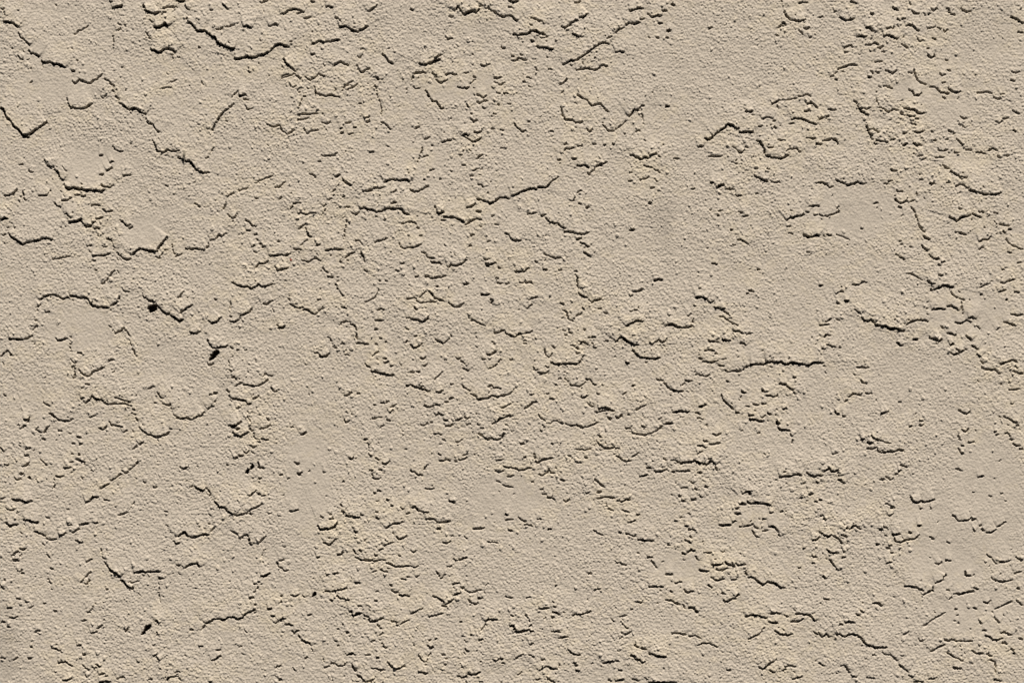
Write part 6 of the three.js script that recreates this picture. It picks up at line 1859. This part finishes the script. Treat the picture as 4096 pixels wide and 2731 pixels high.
function carve(r, n, count) {
  const p = r.p, m = p.length / 2;
  const seg = []; let L = 0;
  let x0 = 1e9, x1 = -1e9, y0 = 1e9, y1 = -1e9;
  for (let k = 0; k < m; k++) {
    x0 = Math.min(x0, p[2 * k]); x1 = Math.max(x1, p[2 * k]); y0 = Math.min(y0, p[2 * k + 1]); y1 = Math.max(y1, p[2 * k + 1]);
    if (k) {
      const ax = p[2 * k - 2], ay = p[2 * k - 1], dx = p[2 * k] - ax, dy = p[2 * k + 1] - ay, l = Math.hypot(dx, dy) || 1e-3;
      seg.push([ax, ay, dx / l, dy / l, l, L]); L += l;
    }
  }
  r.L = L; r.size = L * r.h;
  if (count) for (let d = 0; d <= L; d += 2) {
    const s = seg.find((q) => d <= q[5] + q[4]) || seg[seg.length - 1];
    const cx = Math.round((s[0] + s[2] * (d - s[5])) / DC), cy = Math.round((s[1] + s[3] * (d - s[5])) / DC);
    if (cx >= 0 && cy >= 0 && cx < DX && cy < DY) crowd[cy * DX + cx] += 2;
  }
  const D = Math.min(24, 4 + 0.7 * L), R = 2.2 * D, tl = Math.min(0.24 * L, 2.2) + 0.2;
  const h = Math.max(0.28, (r.h - 0.75) * LIP), shadowSlot = SLOT0 + SLOT1 * r.h, gw0 = 0.88 + 0.28 * r.h;
  const i0 = Math.max(0, Math.floor((x0 - R + PAD) / CELL)), i1 = Math.min(NX - 1, Math.ceil((x1 + R + PAD) / CELL));
  const j0 = Math.max(0, Math.floor((y0 - R + PAD) / CELL)), j1 = Math.min(NY - 1, Math.ceil((y1 + R + PAD) / CELL));
  for (let j = j0; j <= j1; j++) for (let i = i0; i <= i1; i++) {
    const x = X(i), y = Y(j);
    let bd = 1e9, bs = 0, bperp = 0, steep = 0, wsum = 0, asum = 0, barc = 0;
    for (const s of seg) {
      const rx = x - s[0], ry = y - s[1];
      const t = rx * s[2] + ry * s[3], tc = t < 0 ? 0 : t > s[4] ? s[4] : t;
      const ex = rx - s[2] * tc, ey = ry - s[3] * tc, d2 = ex * ex + ey * ey;
      const perp = rx * s[3] - ry * s[2];                 // positive on the plate's side
      const arc = s[5] + tc;
      if (d2 < bd - 1e-6 || (d2 < bd + 1e-6 && Math.abs(perp) > Math.abs(bperp))) { bd = d2; bs = perp >= 0 ? 1 : -1; bperp = perp; barc = arc; steep = Math.abs(s[3]); }
      const e = Math.min(arc, L - arc) / tl, a = e >= 1 ? 1 : Math.sqrt(e * (2 - e));
      const w = 1 / ((d2 + 0.3) * (d2 + 0.3)); wsum += w; asum += w * a;
    }
    const d = Math.sqrt(bd);
    if (d > R) continue;
    const q = j * NX + i, s = bs * d + 0.92 * warp[q];
    if (s < -3) continue;
    const along = 0.42 * noise(barc / 3.1 + n * 7.3, n * 1.7, 31) * (s < 1 ? 1 : Math.exp((1 - s) / 1.6));
    const aw = asum / wsum, A = h * aw * (0.9 + along);
    let G = shadowSlot * aw * (0.85 + along);
    if (steep > 0.6) {                                              // on a steep edge the shadow slot breaks into a chain of nicks
      const k = sstep(0.6, 0.9, steep);
      G *= 1 - k + k * 1.5 * sstep(-0.3, 0.15, noise(barc / 1.15, n * 3.1, 33) + 0.1);
    }
    const gw = gw0 * (0.95 + 0.5 * along);
    let v;
    if (s < 0) v = -G * sstep(-gw - 0.45, -gw + 0.1, s);             // slot cut under the lip to darken its shadow line
    else if (s < 0.4) v = (A + G) * sstep(-0.05, 0.4, s) - G;
    else { const f = (s - 0.4) / D; v = A * Math.exp(-f * (0.55 + 0.45 * f)); }
    hgt[q] += v;
    if (d < 3.4 && s > -1.0 && d < ownerD[q] && barc > 0.01 && barc < L - 0.01) { ownerD[q] = d; owner[q] = n; }
  }
}
const traced = ridges.length;
ridges.forEach((r, n) => carve(r, n, true));
{ // blur the crowding
  for (let it = 0; it < 3; it++) {
    const b = new Float32Array(DX * DY);
    for (let j = 0; j < DY; j++) for (let i = 0; i < DX; i++) {
      let s = 0, c = 0;
      for (let b2 = -1; b2 <= 1; b2++) for (let a = -1; a <= 1; a++) { const u = i + a, v = j + b2; if (u >= 0 && v >= 0 && u < DX && v < DY) { s += crowd[v * DX + u]; c++; } }
      b[j * DX + i] = s / c;
    }
    crowd = b;
  }
}
function crowding(x, y) {
  const fx = Math.min(DX - 1.001, Math.max(0, x / DC)), fy = Math.min(DY - 1.001, Math.max(0, y / DC)), i = Math.floor(fx), j = Math.floor(fy), a = fx - i, b = fy - j;
  return (crowd[j * DX + i] * (1 - a) + crowd[j * DX + i + 1] * a) * (1 - b) + (crowd[(j + 1) * DX + i] * (1 - a) + crowd[(j + 1) * DX + i + 1] * a) * b;
}
// countless shorter lips and nicks between them
for (let n = 0; n < 8000; n++) {
  const x = rnd() * W, y = rnd() * H, c = crowding(x, y) / 5, keep = rnd(), L = 1.4 + 4.5 * rnd() * rnd() * rnd(), a = (rnd() - 0.5) * 2.2, bend = (rnd() - 0.4) * 1.6, w = 0.75 + 0.7 * rnd();
  if (keep > 0.03 + 0.5 * c * c) continue;
  const dx = Math.cos(a) * L / 2, dy = Math.sin(a) * L / 2;
  carve({ h: w, p: [x - dx, y - dy, x - dy * bend * 0.6, y + dx * bend * 0.6, x + dx, y + dy] }, traced, false);
}
function floated(x, y) {
  let s = 0;
  for (const [cx, cy, rx, ry] of smooths) { const d = Math.hypot((x - cx) / rx, (y - cy) / ry); if (d < 1.35) s = Math.max(s, 1 - sstep(0.7, 1.35, d)); }
  return s;
}

// crumbs of plaster left by the trowel, thickest where the ridges crowd
for (let n = 0; n < 26000; n++) {
  const x = rnd() * W, y = rnd() * H, c = crowding(x, y) / 5;
  const keep = rnd(), r = 0.9 + 1.1 * rnd() * rnd(), e = 0.75 + 0.7 * rnd(), hh = (0.35 + 0.75 * rnd()) * (0.7 + 0.3 * r), rot = (rnd() - 0.5) * 1.2;
  if (keep > (0.07 + 0.55 * c * c) * (1 - 0.75 * floated(x, y))) continue;
  const ca = Math.cos(rot), sa = Math.sin(rot), R = r * e + 1.2;
  const i0 = Math.max(0, Math.floor((x - R + PAD) / CELL)), i1 = Math.min(NX - 1, Math.ceil((x + R + PAD) / CELL));
  const j0 = Math.max(0, Math.floor((y - 2.2 * R + PAD) / CELL)), j1 = Math.min(NY - 1, Math.ceil((y + R + PAD) / CELL));
  for (let j = j0; j <= j1; j++) for (let i = i0; i <= i1; i++) {
    const dx = X(i) - x, dy = Y(j) - y, u = (dx * ca + dy * sa) / (r * e);
    let v = (-dx * sa + dy * ca) / r; if (v < 0) v *= 0.5;          // long smear above, steep lip below
    const d = 1 - u * u - v * v + 0.35 * warp[j * NX + i];
    if (d > 0) hgt[j * NX + i] += hh * Math.min(1, 2.4 * d);
  }
}

// grain, waviness and colour
for (let j = 0; j < NY; j++) for (let i = 0; i < NX; i++) {
  const x = X(i), y = Y(j), q = j * NX + i, c = crowding(x, y), sm = floated(x, y);
  const lo = noise(x / 60, y / 45, 21), mid = noise(x / 17, y / 14, 22);
  const amp = (0.95 + 0.2 * lo + 0.22 * mid) * (1 - 0.55 * sm);
  let g = grain(x + 0.6 * warp[q], y + 0.6 * warp[q], 2.6, 41) * amp + 0.10 * noise(x / 1.1, y / 1.0, 47);
  g += 0.05 * warpB[q] + 0.10 * mid + 0.35 * lo;
  hgt[q] += g;
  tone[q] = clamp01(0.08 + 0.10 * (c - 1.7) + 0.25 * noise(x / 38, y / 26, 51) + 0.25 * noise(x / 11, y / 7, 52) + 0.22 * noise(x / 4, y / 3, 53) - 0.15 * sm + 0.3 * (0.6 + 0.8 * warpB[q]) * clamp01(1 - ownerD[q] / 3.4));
}
// the ragged holes and shadow pits
const pit = new Uint8Array(NX * NY);
for (const o of holes) {
  const p = o.p, m = p.length / 2, R = 9;
  for (let j = Math.max(0, Math.floor((o.y - R + PAD) / CELL)); j <= Math.min(NY - 1, (o.y + R + PAD) / CELL); j++)
    for (let i = Math.max(0, Math.floor((o.x - R + PAD) / CELL)); i <= Math.min(NX - 1, (o.x + R + PAD) / CELL); i++) {
      const x = X(i) + 0.3 * warp[j * NX + i], y = Y(j) + 0.3 * warpB[j * NX + i];
      let inside = false;
      for (let a = 0, b = m - 1; a < m; b = a++)
        if ((p[2 * a + 1] > y) !== (p[2 * b + 1] > y) && x < (p[2 * b] - p[2 * a]) * (y - p[2 * a + 1]) / (p[2 * b + 1] - p[2 * a + 1]) + p[2 * a]) inside = !inside;
      if (inside) { hgt[j * NX + i] = -o.depth + 1.2 * warp[j * NX + i]; pit[j * NX + i] = 1; }
    }
}
// fade to flat at the rim so that the surrounding wall joins
for (let j = 0; j < NY; j++) for (let i = 0; i < NX; i++) { const e = Math.min(i, j, NX - 1 - i, NY - 1 - j); if (e < 6) hgt[j * NX + i] *= e / 6; }

// weather staining, plus lens falloff painted in at the lower left: centre, radii, strength
const stainsAndFalloff = [[748, 258, 16, 60, 0.10], [738, 235, 34, 30, 0.05], [0, 730, 34, 80, 0.14], [12, 690, 20, 30, 0.06], [212, 182, 8, 12, 0.05], [1105, 30, 60, 26, 0.04], [540, 30, 120, 20, 0.03]];
function stainAndFalloff(x, y) {
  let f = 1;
  for (const [cx, cy, rx, ry, k] of stainsAndFalloff) { const d = Math.hypot((x - cx) / rx, (y - cy) / ry) + 0.3 * noise(x / 9, y / 14, 71); if (d < 1) f -= k * (1 - sstep(0.2, 1, d)); }
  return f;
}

// ---------- normals and colours per grid point ----------
const wx = (x) => (x - W / 2) / 1000, wy = (y) => CY + (H / 2 - y) / 1000;
const nrm = new Float32Array(NX * NY * 3), col = new Float32Array(NX * NY * 3);
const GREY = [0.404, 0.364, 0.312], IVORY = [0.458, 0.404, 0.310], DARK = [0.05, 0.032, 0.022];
for (let j = 0; j < NY; j++) for (let i = 0; i < NX; i++) {
  const q = j * NX + i, l = i ? q - 1 : q, r = i < NX - 1 ? q + 1 : q, u = j ? q - NX : q, d = j < NY - 1 ? q + NX : q;
  const sx = (hgt[r] - hgt[l]) / (CELL * (r - l)), sy = (hgt[u] - hgt[d]) / (CELL * ((d - u) / NX)), n = 1 / Math.hypot(sx, sy, 1);
  nrm[3 * q] = -sx * n; nrm[3 * q + 1] = -sy * n; nrm[3 * q + 2] = n;
  const t = tone[q], f = stainAndFalloff(X(i), Y(j)) + 0.05 * warpB[q] + 0.035 * warp[q], deep = clamp01((-hgt[q] - 3) / 2);
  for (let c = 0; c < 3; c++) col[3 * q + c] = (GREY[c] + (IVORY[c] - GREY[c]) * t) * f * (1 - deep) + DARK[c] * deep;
}

// ---------- the wall and its parts ----------
const paint = new THREE.MeshStandardMaterial({ vertexColors: true, roughness: 0.92, metalness: 0 });
const wall = new THREE.Group();
wall.name = 'stucco_wall';
wall.userData = { label: 'beige stucco wall with ragged trowel ridges, sandy grain and a few small dark holes', category: 'wall' };
scene.add(wall);

// cells belong to the coat, to one of the largest ridges, to the smaller ridges together, or to a hole
const order = ridges.map((r, n) => n).sort((a, b) => ridges[b].size - ridges[a].size);
const slot = new Int32Array(ridges.length).fill(1);
order.slice(0, 290).forEach((n, k) => { slot[n] = 2 + k; });
const HOLE0 = 292;
const lists = Array.from({ length: HOLE0 + holes.length }, () => []);
for (let j = 0; j < NY - 1; j++) for (let i = 0; i < NX - 1; i++) {
  const q = j * NX + i;
  let k = 0;
  if (pit[q] || pit[q + 1] || pit[q + NX] || pit[q + NX + 1]) {
    let bd = 1e9;
    holes.forEach((o, n) => { const d = Math.hypot(X(i) - o.x, Y(j) - o.y); if (d < bd) { bd = d; k = HOLE0 + n; } });
  } else if (owner[q] >= 0 && owner[q] < traced) k = slot[owner[q]];
  lists[k].push(q);
}
const local = new Int32Array(NX * NY);
function patch(cells, name) {
  if (!cells.length) return null;
  local.fill(-1, 0, NX * NY);
  const ids = [];
  const take = (q) => { if (local[q] < 0) { local[q] = ids.length; ids.push(q); } return local[q]; };
  const index = new Uint32Array(cells.length * 6);
  cells.forEach((q, k) => {
    const a = take(q), b = take(q + 1), c = take(q + NX), d = take(q + NX + 1), o = 6 * k;
    if ((q + ((q / NX) | 0)) & 1) index.set([a, c, b, b, c, d], o); else index.set([a, c, d, a, d, b], o);
  });
  const P = new Float32Array(ids.length * 3), N = new Float32Array(ids.length * 3), C = new Float32Array(ids.length * 3);
  ids.forEach((q, k) => {
    P[3 * k] = wx(X(q % NX)); P[3 * k + 1] = wy(Y((q / NX) | 0)); P[3 * k + 2] = hgt[q] / 1000;
    for (let c = 0; c < 3; c++) { N[3 * k + c] = nrm[3 * q + c]; C[3 * k + c] = col[3 * q + c]; }
  });
  const g = new THREE.BufferGeometry();
  g.setAttribute('position', new THREE.BufferAttribute(P, 3));
  g.setAttribute('normal', new THREE.BufferAttribute(N, 3));
  g.setAttribute('color', new THREE.BufferAttribute(C, 3));
  g.setIndex(new THREE.BufferAttribute(index, 1));
  const m = new THREE.Mesh(g, paint);
  m.castShadow = m.receiveShadow = true;
  m.name = name;
  wall.add(m);
  return m;
}
const num = (base, k) => k ? base + '_' + String(k).padStart(3, '0') : base;
patch(lists[0], 'stucco_coat');
patch(lists[1], 'small_plaster_ridges').userData.kind = 'stuff';
for (let k = 0; k < 290; k++) patch(lists[2 + k], num('plaster_ridge', k));
holes.forEach((o, n) => { const m = patch(lists[HOLE0 + n], num('hole', n)); if (m) m.userData.label = 'small dark ragged pit in the plaster, some cut to imitate ridge shadow'; });

// the wall goes on round the piece in view, with the same finish seen less closely
const MG = 250, OC = 3.5;
function outer(xa, xb, ya, yb) {
  const nx = Math.round((xb - xa) / OC), ny = Math.round((yb - ya) / OC);
  const P = [], C = [], I = [];
  for (let j = 0; j <= ny; j++) for (let i = 0; i <= nx; i++) {
    const x = xa + (xb - xa) * i / nx, y = ya + (yb - ya) * j / ny;
    const e = Math.min(Math.min(1, Math.max(-PAD - x, x - W - PAD, -PAD - y, y - H - PAD) / 8), 1);
    const z = (1.1 * noise(x / 9, y / 7, 61) + 0.9 * noise(x / 4.2, y / 4, 62) + 0.4 * noise(x / 60, y / 45, 21)) * Math.max(0, e);
    P.push(wx(x), wy(y), z / 1000);
    const t = clamp01(0.2 + 0.3 * noise(x / 38, y / 26, 51) + 0.25 * noise(x / 11, y / 7, 52));
    for (let c = 0; c < 3; c++) C.push(GREY[c] + (IVORY[c] - GREY[c]) * t);
    if (i < nx && j < ny) { const a = j * (nx + 1) + i, b = a + 1, c = a + nx + 1, d = c + 1; I.push(a, c, d, a, d, b); }
  }
  const g = new THREE.BufferGeometry();
  g.setAttribute('position', new THREE.Float32BufferAttribute(P, 3));
  g.setAttribute('color', new THREE.Float32BufferAttribute(C, 3));
  g.setIndex(I);
  g.computeVertexNormals();
  const m = new THREE.Mesh(g, paint);
  m.castShadow = m.receiveShadow = true; m.name = num('outer_coat', outer.n = (outer.n ?? -1) + 1);
  wall.add(m);
}
const fx1 = X(NX - 1), fy1 = Y(NY - 1);
outer(-PAD - MG, fx1 + MG, -PAD - MG, -PAD); outer(-PAD - MG, fx1 + MG, fy1, fy1 + MG);
outer(-PAD - MG, -PAD, -PAD, fy1); outer(fx1, fx1 + MG, -PAD, fy1);
{
  const w = (fx1 + PAD + 2 * MG) / 1000, h = (fy1 + PAD + 2 * MG) / 1000;
  const core = new THREE.Mesh(new THREE.BoxGeometry(w, h, 0.18), new THREE.MeshStandardMaterial({ color: 0x8a7d6c, roughness: 0.95 }));
  core.position.set(0, CY, -0.09 - 0.0155);
  core.name = 'masonry_core'; core.castShadow = core.receiveShadow = true;
  wall.add(core);
}

// ---------- the few tiny things caught on the wall ----------
function surf(x, y) { return hgt[Math.round((y + PAD) / CELL) * NX + Math.round((x + PAD) / CELL)] / 1000; }
function onWall(name, x, y, lift, label, category) {
  const g = new THREE.Group(); g.name = name; g.position.set(wx(x), wy(y), surf(x, y) + lift / 1000); g.userData = { label, category };
  scene.add(g); return g;
}
function part(parent, name, geo, mat) { const m = new THREE.Mesh(geo, mat); m.name = name; m.castShadow = m.receiveShadow = true; parent.add(m); return m; }
const tube = (pts, r, n = 10) => new THREE.TubeGeometry(new THREE.CatmullRomCurve3(pts.map((p) => new THREE.Vector3(p[0] / 1000, p[1] / 1000, p[2] / 1000))), n, r / 1000, 5);
{
  const mite = onWall('red_mite', 327.1, 292.3, 0.5, 'tiny red mite sitting on the rough plaster', 'mite');
  const red = new THREE.MeshStandardMaterial({ color: 0x86301a, roughness: 0.6 });
  const body = new THREE.SphereGeometry(0.0010, 18, 14);
  body.scale(0.8, 1.15, 0.65); body.rotateZ(0.5);
  part(mite, 'body', body, red);
  for (let k = 0; k < 8; k++) {
    const s = k < 4 ? -1 : 1, a = (0.55 + 0.68 * (k % 4)) * s, c = Math.sin(a), d = Math.cos(a);
    part(mite, 'leg', tube([[0.6 * c, 0.8 * d, 0], [1.1 * c, 1.2 * d, 0.35], [1.6 * c, 1.7 * d, -0.4]], 0.08), red);
  }
}
{
  const wisp = onWall('fibre_tuft', 207.6, 175.5, 0.8, 'tiny grey tuft of fibres caught on a plaster lip with a thread hanging below', 'fibre tuft');
  const fib = new THREE.MeshStandardMaterial({ color: 0x8d877a, roughness: 1 });
  for (let k = 0; k < 26; k++) {
    const a = (rnd() - 0.5) * 1.5, b = (rnd() - 0.5) * 2.6;
    part(wisp, 'fibre', tube([[a * 1.4, 4.5 + rnd() * 2.5, 0.6 + rnd()], [a * 1.7 + b * 0.3, 1.5, 1.2 + rnd()], [b * 0.25, -2.5 - rnd() * 1.5, 0.6]], 0.14), fib);
  }
  part(wisp, 'thread', tube([[0, -3, 0.6], [0.3, -7, 1.1], [0.1, -11, 0.7], [0.2, -14, 0.5]], 0.12, 16), fib);
}
{
  const hair = onWall('hair', 96.5, 515, 0.9, 'thin grey hair lying across the plaster on the left', 'hair');
  part(hair, 'strand', tube([[-1.2, 12, 0.6], [0.2, 8, 0.9], [3, 3, 0.8], [6, -1, 0.9], [9.5, -5.5, 0.8], [12.5, -11, 0.4]], 0.16, 40), new THREE.MeshStandardMaterial({ color: 0x77746c, roughness: 0.7 }));
}
renderer.render(scene, camera);
